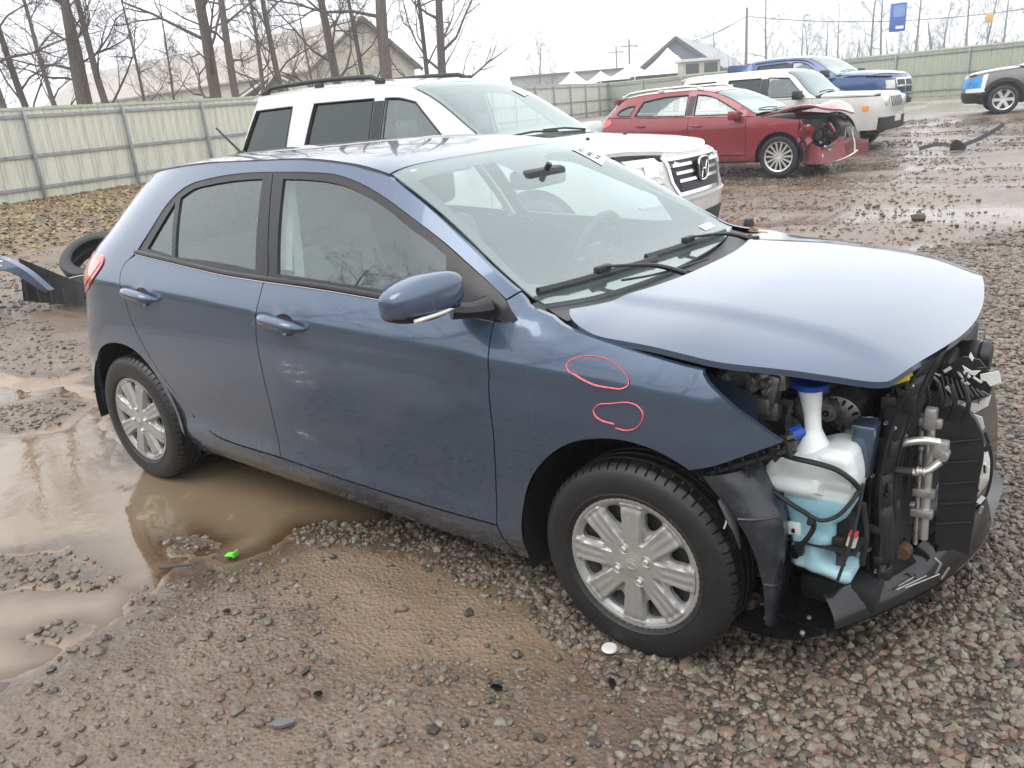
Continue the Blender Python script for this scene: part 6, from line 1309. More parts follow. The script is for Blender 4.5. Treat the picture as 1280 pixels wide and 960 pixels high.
def rail(root, B, x0, x1, yoff, hgt, mat, r=.022, end=.08):
    for sg in (-1, 1):
        P = []
        for t in np.linspace(0, 1, 12):
            x = x0+(x1-x0)*t; y = float(B.yr(x))-yoff; P.append((x, sg*y, float(B.Z(x, y))+hgt*min(1, t/end, (1-t)/end)+.01))
        m = MB(); m.tube(P, r, 8); o = m.obj('roof_rail', mat, root)
        for t in (.03, .5, .97):
            x = x0+(x1-x0)*t; y = float(B.yr(x))-yoff; m = MB(); m.obox((x, sg*y, float(B.Z(x, y))+hgt*.42), .11, .035, hgt*.8+.02, b=.010); m.obj('rail_foot', MT['darkgrey'] if mat is not MT['alloy'] else mat, o)
# ---------------------------------------------------------------- white SUV beside the hatchback
PB_ = Body(low=[(.2, .88), (.35, .945), (.5, .965), (.8, .985), (.95, .975), (1.05, .955), (1.12, .935), (1.3, .9)],
 zb=[(.95, .92), (.5, 1.0), (0, 1.05), (-.45, 1.09), (-1.5, 1.12), (-3.95, 1.15)],
 zr=[(.95, .94), (.6, 1.04), (0, 1.10), (-.42, 1.13), (-.6, 1.24), (-1.2, 1.60), (-1.45, 1.685), (-1.8, 1.72), (-2.6, 1.745), (-3.4, 1.73), (-3.7, 1.69), (-3.95, 1.5)],
 yr=[(.95, .80), (.5, .86), (-.42, .88), (-.6, .85), (-1.2, .745), (-1.45, .715), (-2, .70), (-3.4, .69), (-3.95, .66)],
 top=[(.98, .92), (.9, 1.00), (.75, 1.07), (.4, 1.125), (-.3, 1.175), (-.42, 1.19), (-.6, 1.29), (-1.15, 1.63), (-1.35, 1.715), (-1.7, 1.76), (-2.5, 1.795), (-3.3, 1.785), (-3.75, 1.73), (-3.95, 1.6)],
 xf=[(.2, .86), (.45, .95), (.65, .97), (.8, .94), (1.0, .90), (1.2, .8)], xr=[(.2, -3.82), (.6, -3.93), (1.0, -3.90), (1.3, -3.82), (1.6, -3.72), (1.8, -3.66)], Lf=.55, nf=2.6, Lr=.3, nr=2.6, crown=(.6, 2, 10))
pw = [([(-.78, 1.115), (-1.30, 1.545)], [(-1.30, 1.545), (-1.50, 1.590), (-1.66, 1.60)], [(-1.66, 1.60), (-1.66, 1.15)], [(-1.66, 1.15), (-.78, 1.115)]),
      ([(-1.80, 1.15), (-1.80, 1.605)], [(-1.80, 1.605), (-2.58, 1.61)], [(-2.58, 1.61), (-2.66, 1.17)], [(-2.66, 1.17), (-1.80, 1.15)]),
      ([(-2.93, 1.19), (-2.90, 1.605)], [(-2.90, 1.605), (-3.45, 1.595)], [(-3.45, 1.595), (-3.60, 1.19)], [(-3.60, 1.19), (-2.93, 1.19)])]
pil, PC, PO = bg_car('white_suv', 'white sport utility vehicle with chrome barred grille beside the blue hatchback', 'suv', PB_, (-2.87, 3.85, .03), R(.8), MT['white_paint'], 2.775, .375, .44, .36, (-.42, -1.73, -2.78), pw, -.42, (-1.33, -1.36), -3.58, -.38, lambda r: bg_wheel(r, .375, .24, .24, 5, MT['alloy'], .07), [MT['bgglass'], MT['privacy'], MT['privacy']], track=.84, sp=.07, pillar_black=True, wsm=MT['windshield'])
pil.scale = (1.045, 1.0, 1.03); car_mirror(pil, -.62, 1.08, 1.16, MT['white_paint'], 1.05); car_wiper(pil, PB_, -.42, .1, -.6); car_wiper(pil, PB_, -.42, .6, -.05); rail(pil, PB_, -3.45, -1.75, .05, .045, MT['black'], .022)
for y_ in (-.32, .35): m = MB(); m.lathe([(0, .02), (.014, .015), (.02, 0)], 10, (.12, y_, float(PB_.Z(.12, y_))), 'z'); m.obj('washer_nozzle', MT['black'], PO['hood'])
def yz(pts, **k): return loop(*pts, **k)
F_ = PC.front
gr = F_('grille', yz([[(-.50, .99), (.50, .99)], [(.50, .99), (.47, .80), (.40, .685)], [(.40, .685), (-.40, .685)], [(-.40, .685), (-.47, .80), (-.50, .99)]], step=.04)[::-1], MT['chrome'], off=.012)
F_('grille_opening', yz([[(-.455, .965), (.455, .965)], [(.455, .965), (.43, .80), (.375, .715)], [(.375, .715), (-.375, .715)], [(-.375, .715), (-.43, .80), (-.455, .965)]], step=.04)[::-1], MT['black'], off=.016, parent=gr)
for i_, z_ in enumerate((.925, .865, .805)):
    w_ = .45-.05*i_*.6; F_('grille_bar', yz([[(-w_, z_-.016), (w_, z_-.016)], [(w_, z_-.016), (w_, z_+.016)], [(w_, z_+.016), (-w_, z_+.016)], [(-w_, z_+.016), (-w_, z_-.016)]], step=.05), MT['chrome'], off=.032, parent=gr)
for k_ in range(3): z_ = .735+.018*k_; F_('mesh_row', yz([[(-.37, z_), (.37, z_)], [(.37, z_), (.37, z_+.006)], [(.37, z_+.006), (-.37, z_+.006)], [(-.37, z_+.006), (-.37, z_)]], step=.06), MT['darkgrey'], off=.024, parent=gr, gap=0)
xe_ = float(PB_.XF(np.array(0.), np.array(.865)))+.05
m = MB(); m.prism(crom([(-.085, .945), (.085, .945), (.075, .80), (.0, .775), (-.075, .80)], .02, True), 0, .012, lambda u, v, h: (xe_-.01+h, u, v)); em = m.obj('emblem_plate', MT['black'], gr)
m = MB(); m.tube([(xe_+.004, y, z) for y, z in crom([(-.085, .94), (.085, .94), (.07, .80), (.0, .78), (-.07, .80)], .015, True)]+[(xe_+.004, -.085, .94)], .0075, 6); m.obj('emblem_ring', MT['chrome'], em)
for sg in (-1, 1): m = MB(); m.tube([(xe_+.006, sg*.056, .925), (xe_+.006, sg*.030, .865), (xe_+.006, sg*.042, .80)], .0095, 6, step=.02); m.obj('emblem_letter', MT['chrome'], em)
m = MB(); m.tube([(xe_+.006, -.03, .865), (xe_+.006, .03, .865)], .008, 6); m.obj('emblem_letter', MT['chrome'], em)
for sg in (-1, 1):
    q = [[(sg*.54, 1.0), (sg*.80, 1.0)], [(sg*.80, 1.0), (sg*.84, .90), (sg*.82, .82)], [(sg*.82, .82), (sg*.53, .80)], [(sg*.53, .80), (sg*.54, 1.0)]]
    q = yz(q, step=.04); hl = F_('headlight', q if area2(q) > 0 else q[::-1], MT['clearlamp'], off=.010)
    q = yz([[(sg*.60, .95), (sg*.73, .95)], [(sg*.73, .95), (sg*.73, .86)], [(sg*.73, .86), (sg*.60, .86)], [(sg*.60, .86), (sg*.60, .95)]], step=.04); F_('reflector', q if area2(q) > 0 else q[::-1], MT['chrome'], off=.016, parent=hl)
    q = yz([[(sg*.50, .38), (sg*.82, .40)], [(sg*.82, .40), (sg*.84, .52)], [(sg*.84, .52), (sg*.56, .52)], [(sg*.56, .52), (sg*.50, .38)]], step=.04); F_('fog_lamp_bezel', q if area2(q) > 0 else q[::-1], MT['darkgrey'], off=.012)
F_('lower_intake', yz([[(-.5, .38), (.5, .38)], [(.5, .38), (.54, .53)], [(.54, .53), (-.54, .53)], [(-.54, .53), (-.5, .38)]], step=.05), MT['black'], off=.010)
F_('bumper_crease', yz([[(-.80, .64), (.80, .64)], [(.80, .64), (.82, .665)], [(.82, .665), (-.82, .665)], [(-.82, .665), (-.80, .64)]], step=.05), MT['white_paint'], off=.014)
zs = lambda x, y: float(PB_.Z(x, y))+.012
label_on_glass((-1.05, .50), (-.3, 1), (-1, -.3), .17, .12, [('47388219', 0, .1, .03, PINK)], PO['ws'], zs)
# ---------------------------------------------------------------- wrecked dark red wagon
SB_ = Body(low=[(.15, .78), (.25, .84), (.32, .865), (.5, .875), (.7, .885), (.82, .885), (.9, .87), (1.0, .83), (1.1, .79)],
 zb=[(.9, .80), (.4, .86), (0, .91), (-.45, .95), (-1.5, .985), (-2.6, 1.03), (-3.6, 1.08)],
 zr=[(.9, .82), (.4, .89), (0, .94), (-.42, .99), (-.6, 1.09), (-1.1, 1.32), (-1.35, 1.385), (-1.7, 1.42), (-2.4, 1.41), (-3.0, 1.36), (-3.3, 1.28), (-3.6, 1.1)],
 yr=[(.9, .70), (.4, .76), (-.42, .78), (-.6, .74), (-1.1, .63), (-1.4, .60), (-2.4, .585), (-3.6, .54)],
 top=[(.9, .83), (.7, .90), (0, .985), (-.42, 1.03), (-1.15, 1.385), (-1.4, 1.44), (-1.8, 1.465), (-2.5, 1.45), (-3.1, 1.385), (-3.4, 1.25), (-3.6, 1.1)],
 xf=[(.1, .85), (.5, .88), (.8, .85), (1.2, .7)], xr=[(.15, -3.45), (.5, -3.56), (.8, -3.55), (1.0, -3.5), (1.2, -3.38), (1.4, -3.2)], Lf=.8, nf=2.8, Lr=.45, nr=2.6)
sw_ = [([(-.62, 1.0), (-1.15, 1.265)], [(-1.15, 1.265), (-1.35, 1.325), (-1.52, 1.345)], [(-1.52, 1.345), (-1.50, 1.015)], [(-1.50, 1.015), (-.62, 1.0)]),
       ([(-1.66, 1.02), (-1.68, 1.35)], [(-1.68, 1.35), (-2.1, 1.345), (-2.55, 1.29)], [(-2.55, 1.29), (-2.66, 1.06)], [(-2.66, 1.06), (-1.66, 1.02)]),
       ([(-2.76, 1.07), (-2.70, 1.24)], [(-2.70, 1.24), (-2.85, 1.225), (-3.0, 1.17)], [(-3.0, 1.17), (-3.04, 1.11), (-2.95, 1.075)], [(-2.95, 1.075), (-2.76, 1.07)])]
sub, SCc, SO = bg_car('red_wagon', 'dark red wagon with crushed front end and buckled hood', 'car', SB_, (-3.50, 11.5, .15), R(-3), MT['red_paint'], 2.67, .325, .375, .30, (-.55, -1.58, -2.70), sw_, -.42, (-1.18, -1.21), -3.25, -.40, lambda r: bg_wheel(r, .325, .205, .232, 14, MT['alloy'], .022), MT['bgglass'], hood=False, fascia=False, fend_x=.30, track=.775, seatmat=MT['beigeseat'])
car_mirror(sub, -.72, .97, .99, MT['red_paint'], .9); rail(sub, SB_, -3.05, -1.45, .03, .05, MT['alloy'], .022); car_wiper(sub, SB_, -.44, .1, -.5)
sp_ = MB(); sp_.box(-.22, .0, -.5, .5, -.015, .015, .012, lambda p: (-3.10+p[0], p[1], 1.372+p[2]+.10*p[0]-.05*p[1]*p[1])); sp_.obj('roof_spoiler', MT['red_paint'], sub)
def rh(x, y):
    x = np.asarray(x, float); u = (x+.36)/1.16
    return .985+.10*np.sin(np.clip(u, 0, 1)*2.6)+.035*np.sin(9*u+4*y)*np.clip(u, 0, 1)-.06*np.abs(y)**2-.14*sstep(.72, 1.0, u)+.04*sstep(.1, -.6, y)*sstep(.5, .9, u)
SCc.top('crumpled_hood', loop([(-.36, -.76), (.0, -.79), (.35, -.76), (.55, -.70)], [(.55, -.70), (.72, -.35), (.78, 0), (.74, .4), (.6, .7)], [(.6, .7), (.2, .78), (-.36, .76)], [(-.36, .76), (-.30, 0), (-.36, -.76)], step=.04), MT['red_paint'], zf=rh, sp=.04)
def sp(name, mat, m, **k): return m.obj(name, mat, sub, **k)
m = MB(); m.box(-.3, .55, -.62, .62, .25, .86, .04); sp('engine_bay', MT['void'], m)
# torn fender edge and apron folds
m = MB(); m.grid(lambda u, v: (.30+.22*u+.03*math.sin(7*v), -.85+.05*u+.03*math.sin(11*u+5*v), .86-.12*u-.34*v*(1-.3*u)+.03*math.sin(9*u)), 8, 8); sp('torn_fender', MT['red_paint'], m)
m = MB(); m.grid(lambda u, v: (.36+.56*u-.05*v, -.80+.34*u*u+.02*math.sin(9*u), .20+.30*v-.02*math.sin(4*u)+.06*math.sin(8*u)*v), 14, 8); sp('hanging_bumper', MT['red_paint'], m)
m = MB(); m.grid(lambda u, v: (.90-.03*math.cos(2.2*u), -.46+1.1*u, .22+.28*v+.05*math.sin(5*u)*v), 10, 6); sp('bumper_face', MT['red_paint'], m)
m = MB(); m.tube([(.66, -.64, .20), (.80, -.55, .21), (.95, -.40, .27), (1.02, -.25, .34)], .022, 6, step=.04, flat=.5); sp('bumper_trim', MT['chip'], m)
m = MB(); m.tube([(1.0, -.30, .30), (.99, -.30, .46), (.96, -.34, .62), (.97, -.36, .70)], [.03, .025, .02, .01], 6, step=.04, flat=.4); sp('torn_bumper_strip', MT['chip'], m)
m = MB(); m.lathe([(0, -.03), (.07, -.02), (.085, .02)], 18, (.52, -.66, .60), 'y'); sp('headlamp_socket', MT['black'], m)
m = MB(); m.lathe([(0, -.02), (.04, -.015), (.045, .02)], 14, (.62, -.70, .30), 'y'); sp('fog_lamp', MT['clearlamp'], m)
for k in range(46):
    x, y, z = random.uniform(.30, .92), random.uniform(-.78, -.40), random.uniform(.40, .78); 
    m = MB(); a = random.uniform(0, 6.28); b = random.uniform(-1, 1); m.obox((x, y, z), random.uniform(.05, .2), random.uniform(.01, .05), random.uniform(.02, .07), ax=(math.cos(a), .3*b, math.sin(a)), b=.004); sp('crash_debris', random.choice([MT['black'], MT['void'], MT['darkgrey'], MT['red_paint'], MT['aludark'], MT['chip'], MT['black']]), m)
m = MB(); m.grid(lambda u, v: (.56+.36*u, -.30+.5*v, .86-.10*u-.22*u*u+.03*math.sin(6*v)), 6, 6); sp('bent_radiator_support', MT['black'], m)
m = MB(); m.grid(lambda u, v: (.30+.12*math.sin(3*v), -.83+.04*u, .62+.0*u-.36*v), 3, 8); m.tube([(.33, -.83, .62), (.42, -.82, .50), (.44, -.81, .36), (.42, -.80, .24)], .03, 6, step=.04, flat=.4); sp('wheel_liner', MT['darkgrey'], m)
TLs = loop([(-3.15, 1.03), (-3.42, 1.0)], [(-3.42, 1.0), (-3.5, .90), (-3.47, .87)], [(-3.47, .87), (-3.2, .91), (-3.1, .96)], [(-3.1, .96), (-3.15, 1.03)], step=.03); SCc.side('taillight', TLs, MT['redlamp'], off=.008, sp=.05, gap=0)
# ---------------------------------------------------------------- boxy white SUV
JB = Body(low=[(.2, .76), (.35, .84), (.5, .86), (.75, .875), (.9, .87), (1.0, .855), (1.05, .84), (1.2, .80)],
 zb=[(.9, .98), (0, 1.0), (-.45, 1.02), (-1.5, 1.04), (-3.6, 1.06)],
 zr=[(.9, 1.0), (.3, 1.03), (-.40, 1.05), (-.55, 1.14), (-.95, 1.50), (-1.1, 1.55), (-1.5, 1.575), (-3.0, 1.585), (-3.4, 1.56), (-3.6, 1.5)],
 yr=[(.9, .70), (.3, .80), (-.40, .82), (-.55, .79), (-.95, .69), (-1.2, .66), (-3.6, .65)],
 top=[(.9, 1.02), (.7, 1.06), (.2, 1.09), (-.38, 1.12), (-.95, 1.56), (-1.15, 1.605), (-1.6, 1.63), (-3.0, 1.63), (-3.5, 1.58)],
 xf=[(.2, .80), (.5, .86), (.75, .86), (.95, .82), (1.1, .78)], xr=[(.2, -3.46), (.6, -3.54), (1.0, -3.52), (1.6, -3.42)], Lf=.35, nf=3., Lr=.25, nr=3., crown=(.5, 2, 12))
jw = [([(-.62, 1.07), (-.98, 1.43)], [(-.98, 1.43), (-1.40, 1.465)], [(-1.40, 1.465), (-1.40, 1.085)], [(-1.40, 1.085), (-.62, 1.07)]),
      ([(-1.56, 1.09), (-1.56, 1.465)], [(-1.56, 1.465), (-2.25, 1.47)], [(-2.25, 1.47), (-2.35, 1.10)], [(-2.35, 1.10), (-1.56, 1.09)]),
      ([(-2.62, 1.12), (-2.55, 1.47)], [(-2.55, 1.47), (-3.15, 1.47)], [(-3.15, 1.47), (-3.25, 1.12)], [(-3.25, 1.12), (-2.62, 1.12)])]
jp, JC, JO = bg_car('boxy_white_suv', 'boxy white sport utility vehicle with slotted grille behind the red wagon', 'suv', JB, (-3.62, 15.0, .19), R(-4), MT['jeep_paint'], 2.635, .345, .41, .38, (-.45, -1.48, -2.45), jw, -.40, (-1.0, -1.03), -3.40, -.36, lambda r: bg_wheel(r, .345, .22, .225, 5, MT['alloy'], .06), [MT['bgglass'], MT['privacy'], MT['privacy']], track=.76, clad=MT['darkgrey'])
car_mirror(jp, -.70, .99, 1.10, MT['black'], 1.05); car_wiper(jp, JB, -.38, .1, -.55)
def fr(C, nm, pts, mat, off, par=None, step=.05):
    q = loop(*pts, step=step); return C.front(nm, q if area2(q) > 0 else q[::-1], mat, off=off, parent=par)
def rect(a, b, c, d): return [[(a, c), (b, c)], [(b, c), (b, d)], [(b, d), (a, d)], [(a, d), (a, c)]]
jg = fr(JC, 'grille', rect(-.36, .36, .74, .99), MT['jeep_paint'], .014)
for k in range(7): y_ = -.29+.097*k; fr(JC, 'grille_slot', rect(y_-.028, y_+.028, .77, .965), MT['black'], .018, jg)
for sg in (-1, 1):
    x_ = float(JB.XF(np.array(.50), np.array(.88))); m = MB(); m.lathe([(0, .05), (.07, .045), (.095, .02), (.10, -.03)], 24, (x_, sg*.50, .88), 'x'); m.obj('headlight', MT['clearlamp'], jp)
    JC.side('marker_lamp', loop(*rect(.50, .62, .74, .82), step=.04), MT['amber'], off=.008, sides=(sg,), gap=0)
fr(JC, 'lower_bumper', rect(-.74, .74, .36, .60), MT['black'], .02); fr(JC, 'bumper_step', rect(-.74, .74, .60, .63), MT['jeep_paint'], .03); fr(JC, 'licence_plate', rect(-.17, .17, .50, .62), MT['chip'], .04)
JC.side('wheel_cladding', loop(arch(0, .345, .415, 0, math.pi), [(-.415, .345), (-.47, .345)], arch(0, .345, .47, math.pi, 0), [(.47, .345), (.415, .345)], step=.05), MT['jeep_paint'], off=.015, gap=0, lip=True)
# ---------------------------------------------------------------- blue pickup
RB = Body(low=[(.3, .85), (.5, .95), (.8, .99), (1.05, 1.0), (1.2, .98), (1.3, .95), (1.4, .9)],
 zb=[(1.0, 1.15), (0, 1.22), (-.45, 1.25), (-3.0, 1.27), (-4.6, 1.27)],
 zr=[(1.0, 1.17), (.3, 1.25), (-.4, 1.30), (-.6, 1.42), (-1.15, 1.74), (-1.4, 1.80), (-2.2, 1.83), (-2.9, 1.80), (-3.05, 1.6), (-3.1, 1.3), (-4.6, 1.29)],
 yr=[(1.0, .80), (.3, .88), (-.4, .90), (-.6, .87), (-1.15, .76), (-1.4, .73), (-2.9, .71), (-3.1, .9), (-4.6, .9)],
 top=[(1.0, 1.18), (.85, 1.26), (.3, 1.36), (-.4, 1.40), (-1.15, 1.80), (-1.4, 1.86), (-2.2, 1.90), (-2.9, 1.87), (-3.05, 1.7)],
 xf=[(.3, .92), (.6, .98), (.9, .98), (1.2, .92), (1.4, .85)], xr=[(.3, -4.0), (1.4, -4.0), (2, -4.0)], Lf=.45, nf=2.8, Lr=.2, nr=3., crown=(.55, 2, 10))
rw = [([(-.75, 1.30), (-1.20, 1.62)], [(-1.20, 1.62), (-1.42, 1.70), (-1.65, 1.72)], [(-1.65, 1.72), (-1.65, 1.32)], [(-1.65, 1.32), (-.75, 1.30)]),
      ([(-1.80, 1.32), (-1.80, 1.72)], [(-1.80, 1.72), (-2.65, 1.70)], [(-2.65, 1.70), (-2.78, 1.33)], [(-2.78, 1.33), (-1.80, 1.32)])]
rm, RCc, RO = bg_car('blue_pickup', 'blue pickup truck with chrome crosshair grille beside the boxy white vehicle', 'pickup truck', RB, (-4.84, 21.0, .27), R(-8), MT['royal_paint'], 3.25, .40, .48, .50, (-.5, -1.72, -2.9), rw, -.40, (-1.2, -1.23), -2.95, -.36, lambda r: bg_wheel(r, .40, .26, .26, 5, MT['alloy'], .08), [MT['bgglass'], MT['privacy']], track=.86, tail_top=1.22)
m = MB(); m.grid(lambda u, v: (-2.98-.04*v, -.70+1.4*u, 1.15+.66*v), 4, 4); m.obj('cab_back', MT['royal_paint'], rm); m = MB(); m.box(-3.95, -3.02, -.9, .9, .75, .8); m.obj('bed_floor', MT['black'], rm, smooth=False)
car_mirror(rm, -.62, 1.14, 1.36, MT['black'], 1.2); car_wiper(rm, RB, -.38, .1, -.6)
rgl = fr(RCc, 'grille', rect(-.52, .52, .74, 1.14), MT['chrome'], .016)
for sy in (-1, 1):
    for z0, z1 in ((.78, .92), (.96, 1.10)): fr(RCc, 'grille_opening', rect(min(sy*.04, sy*.47), max(sy*.04, sy*.47), z0, z1), MT['black'], .022, rgl)
    q = [[(sy*.58, .88), (sy*.86, .90)], [(sy*.86, .90), (sy*.86, 1.10)], [(sy*.86, 1.10), (sy*.58, 1.10)], [(sy*.58, 1.10), (sy*.58, .88)]]; fr(RCc, 'headlight', q, MT['clearlamp'], .016)
fr(RCc, 'chrome_bumper', rect(-.88, .88, .48, .70), MT['chrome'], .06); fr(RCc, 'bumper_opening', rect(-.35, .35, .52, .64), MT['black'], .068); m = MB(); m.box(-2.75, -1.1, -.76, -.72, 1.84, 1.87); 
for sg in (-1, 1): m = MB(); m.tube([(-.85, sg*.845, 1.47), (-1.3, sg*.775, 1.735), (-2.0, sg*.735, 1.79), (-2.75, sg*.735, 1.77)], .025, 6, step=.1, flat=.5); m.obj('window_visor', MT['black'], rm)
# ---------------------------------------------------------------- white car whose nose shows past the pickup
wc, WCc, WO = bg_car('white_sedan', 'white sedan whose dark nose shows past the blue pickup', 'car', SB_, (-6.0, 25.6, .36), R(-8), MT['white_paint'], 2.67, .325, .375, .30, (-.55, -1.58, -2.70), sw_, -.42, (-1.18, -1.21), -3.25, -.40, lambda r: bg_wheel(r, .325, .205, .232, 10, MT['alloy'], .03), MT['bgglass'], track=.775)
wc.scale = (1.12, 1.05, 1.1)
fr(WCc, 'grille', rect(-.45, .45, .52, .76), MT['black'], .015); fr(WCc, 'lower_bumper', rect(-.75, .75, .28, .45), MT['black'], .02)
for sy in (-1, 1): fr(WCc, 'headlight', [[(sy*.50, .68), (sy*.76, .72)], [(sy*.76, .72), (sy*.74, .80)], [(sy*.74, .80), (sy*.50, .76)], [(sy*.50, .76), (sy*.50, .68)]], MT['clearlamp'], .016)
# ---------------------------------------------------------------- grey crossover patched with film and tape
EB = Body(low=[(.2, .78), (.35, .85), (.5, .87), (.8, .885), (.95, .87), (1.05, .84), (1.15, .8)],
 zb=[(.9, .88), (.4, .98), (-.4, 1.05), (-1.5, 1.09), (-3.5, 1.16)], zr=[(.9, .90), (.4, 1.0), (-.38, 1.09), (-.6, 1.22), (-1.1, 1.49), (-1.4, 1.555), (-2.2, 1.58), (-3.0, 1.55), (-3.5, 1.3)],
 yr=[(.9, .68), (.4, .76), (-.38, .78), (-.6, .75), (-1.1, .65), (-1.4, .62), (-3.5, .58)], top=[(.9, .92), (.7, 1.0), (.3, 1.07), (-.36, 1.13), (-1.15, 1.54), (-1.5, 1.61), (-2.3, 1.64), (-3.0, 1.60), (-3.5, 1.35)],
 xf=[(.2, .80), (.5, .88), (.8, .86), (1.2, .75)], xr=[(.2, -3.35), (.6, -3.45), (1.0, -3.42), (1.6, -3.15)], Lf=.6, nf=2.6, Lr=.4, nr=2.6)
ew = [([(-.68, 1.12), (-1.15, 1.42)], [(-1.15, 1.42), (-1.5, 1.47)], [(-1.5, 1.47), (-1.5, 1.14)], [(-1.5, 1.14), (-.68, 1.12)]), ([(-1.66, 1.15), (-1.66, 1.475)], [(-1.66, 1.475), (-2.5, 1.45)], [(-2.5, 1.45), (-2.6, 1.18)], [(-2.6, 1.18), (-1.66, 1.15)])]
en, EC, EO = bg_car('grey_crossover', 'grey crossover patched with blue film and white tape near the fence', 'car', EB, (-1.95, 22.6, .42), R(192), MT['grey_paint'], 2.56, .345, .42, .34, (-.5, -1.58, -2.62), ew, -.38, (-1.2, -1.23), -3.1, -.35, lambda r: bg_wheel(r, .345, .215, .24, 6, MT['alloy'], .055), MT['bgglass'], track=.78, clad=MT['black'])
FILM = simple('blue_plastic_film', (.04, .28, .62), .25, var=.4, scale=9, bmp=.8, bscale=14); TAPE = simple('white_tape', (.78, .80, .82), .6, var=.05)
EC.side('wheel_cladding', loop(arch(0, .345, .43, -.2, math.pi+.2), [arch(0, .345, .43, -.2, math.pi+.2)[-1], arch(0, .345, .51, math.pi+.2, -.2)[0]], arch(0, .345, .51, math.pi+.2, -.2), [arch(0, .345, .51, math.pi+.2, -.2)[-1], arch(0, .345, .43, -.2, math.pi+.2)[0]], step=.05), MT['black'], off=.012, gap=0)
EC.side('blue_film', loop([(.52, .63), (.48, .93)], [(.48, .93), (.70, .88), (.78, .84)], [(.78, .84), (.815, .62)], [(.815, .62), (.52, .63)], step=.04), FILM, off=.012, gap=0)
fr(EC, 'blue_film', rect(-.62, .62, .63, .88), FILM, .012)
EC.side('white_tape', loop([(.44, .60), (.38, .97)], [(.38, .97), (.48, .95)], [(.48, .95), (.53, .60)], [(.53, .60), (.44, .60)], step=.04), TAPE, off=.016, gap=0)
EC.side('white_tape', loop([(.42, .55), (.82, .54)], [(.82, .54), (.825, .64)], [(.825, .64), (.46, .64)], [(.46, .64), (.42, .55)], step=.04), TAPE, off=.018, gap=0)
EC.top('white_tape', loop([(-.1, .62), (.5, .66)], [(.5, .66), (.76, .5)], [(.76, .5), (.70, .40)], [(.70, .40), (.5, .50), (-.1, .50)], [(-.1, .50), (-.1, .62)], step=.05), TAPE, off=.012, gap=0)
EC.side('lower_bumper', loop([(.44, .28), (.82, .28)], [(.82, .28), (.84, .53)], [(.84, .53), (.44, .50)], [(.44, .50), (.44, .28)], step=.04), MT['black'], off=.012, gap=0); fr(EC, 'lower_bumper', rect(-.66, .66, .30, .54), MT['black'], .014)
EC.side('blue_film', loop([(-.62, 1.10), (-.95, 1.38)], [(-.95, 1.38), (-1.45, 1.46)], [(-1.45, 1.46), (-1.48, .92)], [(-1.48, .92), (-.66, .92)], [(-.66, .92), (-.62, 1.10)], step=.05), FILM, off=.014, gap=0)
EC.side('white_tape', loop([(-.50, .86), (-.50, 1.12)], [(-.50, 1.12), (-.9, 1.42)], [(-.9, 1.42), (-1.02, 1.39)], [(-1.02, 1.39), (-.66, 1.12), (-.66, .96)], [(-.66, .96), (-1.48, .96)], [(-1.48, .96), (-1.48, .84)], [(-1.48, .84), (-.50, .86)], step=.05), TAPE, off=.02, gap=0)
# ================================================================ loose parts and litter on the ground
def gz_(x, y): return float(ground_z(np.array([x]), np.array([y]))[0][0])
# detached dark blue bumper cover lying on its edge
bc = empty('bumper_cover', (-6.98, .60, gz_(-6.98, .60)), R(6)); bc.scale = (1.15, 1.1, 1.2); tag(bc, 'detached dark blue bumper cover lying beside the rear of the hatchback', 'bumper')
bo_ = loop([(-1.3, .30), (-1.0, .42), (-.6, .48), (-.25, .47), (.02, .43), (.28, .33), (.40, .22)], [(.40, .22), (.34, .20)], [(.34, .20), (.16, .31), (-.05, .36), (-.25, .33), (-.42, .20), (-.50, .06)], [(-.50, .06), (-1.3, .04)], [(-1.3, .04), (-1.3, .30)], step=.03)
fy = lambda x, z: .02-.16*np.sin(np.clip(z/.48, 0, 1)*2.4)*1+.22*(x+.3)**2*.5
cv = panel('cover', bo_, lambda x, z: (x, fy(x, z)+.0*z, z), MT['navy_paint'], bc, .035, (), (0, .05, 0))
panel('inner_face', inset(bo_, .01), lambda x, z: (x, fy(x, z)+.05, z), MT['black'], bc, .06, (), None)
for z0, z1, r_ in ((.455, .415, .010), (.425, .385, .006)):
    m = MB(); P = [(x, float(fy(x, z0-(z0-z1)*abs(x+.45)))-.006, z0-(z0-z1)*abs(x+.45)*1.6) for x in np.linspace(-1.1, -.05, 14)]; m.tube(P, r_, 6, flat=.6); m.obj('chrome_strip', MT['chrome'], bc)
m = MB(); m.grid(lambda u, v: (-.42+.85*u, .16+.06*v, .05+.34*v*(1-.55*u)), 10, 4); m.obj('energy_absorber', MT['black'], bc)
for k in range(4): m = MB(); m.tube([(-.3+.18*k, .14, .34-.05*k), (-.26+.18*k, .12, .06)], .012, 6); m.obj('strut', MT['darkgrey'], bc)
gs_ = empty('lower_grille_trim', (-6.75, .92, gz_(-6.75, .92)), R(12)); tag(gs_, 'torn black grille trim with grey edge on the mud behind the hatchback', 'car part')
m = MB(); m.grid(lambda u, v: (-.42+.95*u, .12*math.sin(3*u)+.10*v, .05+.20*v*(1-.3*abs(u-.4))+.07*u), 16, 5); m.obj('trim_panel', MT['black'], gs_)
m = MB(); m.tube([(-.43, -.01, .06), (-.40, -.02, .13), (-.2, .05, .25), (.1, .12, .30), (.5, .15, .36)], .018, 8, step=.04, flat=.6); m.obj('grey_edge', MT['galv'], gs_)
for k in range(3): m = MB(); m.obox((-.2+.2*k, -.0+.04*k, .11+.04*k), .15, .012, .016, ax=(1, .2, .05)); m.obj('slat', MT['chip'], gs_)
bx_ = empty('inner_fender_shell', (-6.85, 1.05, gz_(-6.85, 1.05)), R(20)); tag(bx_, 'dark plastic inner fender shell behind the blue bumper cover', 'car part')
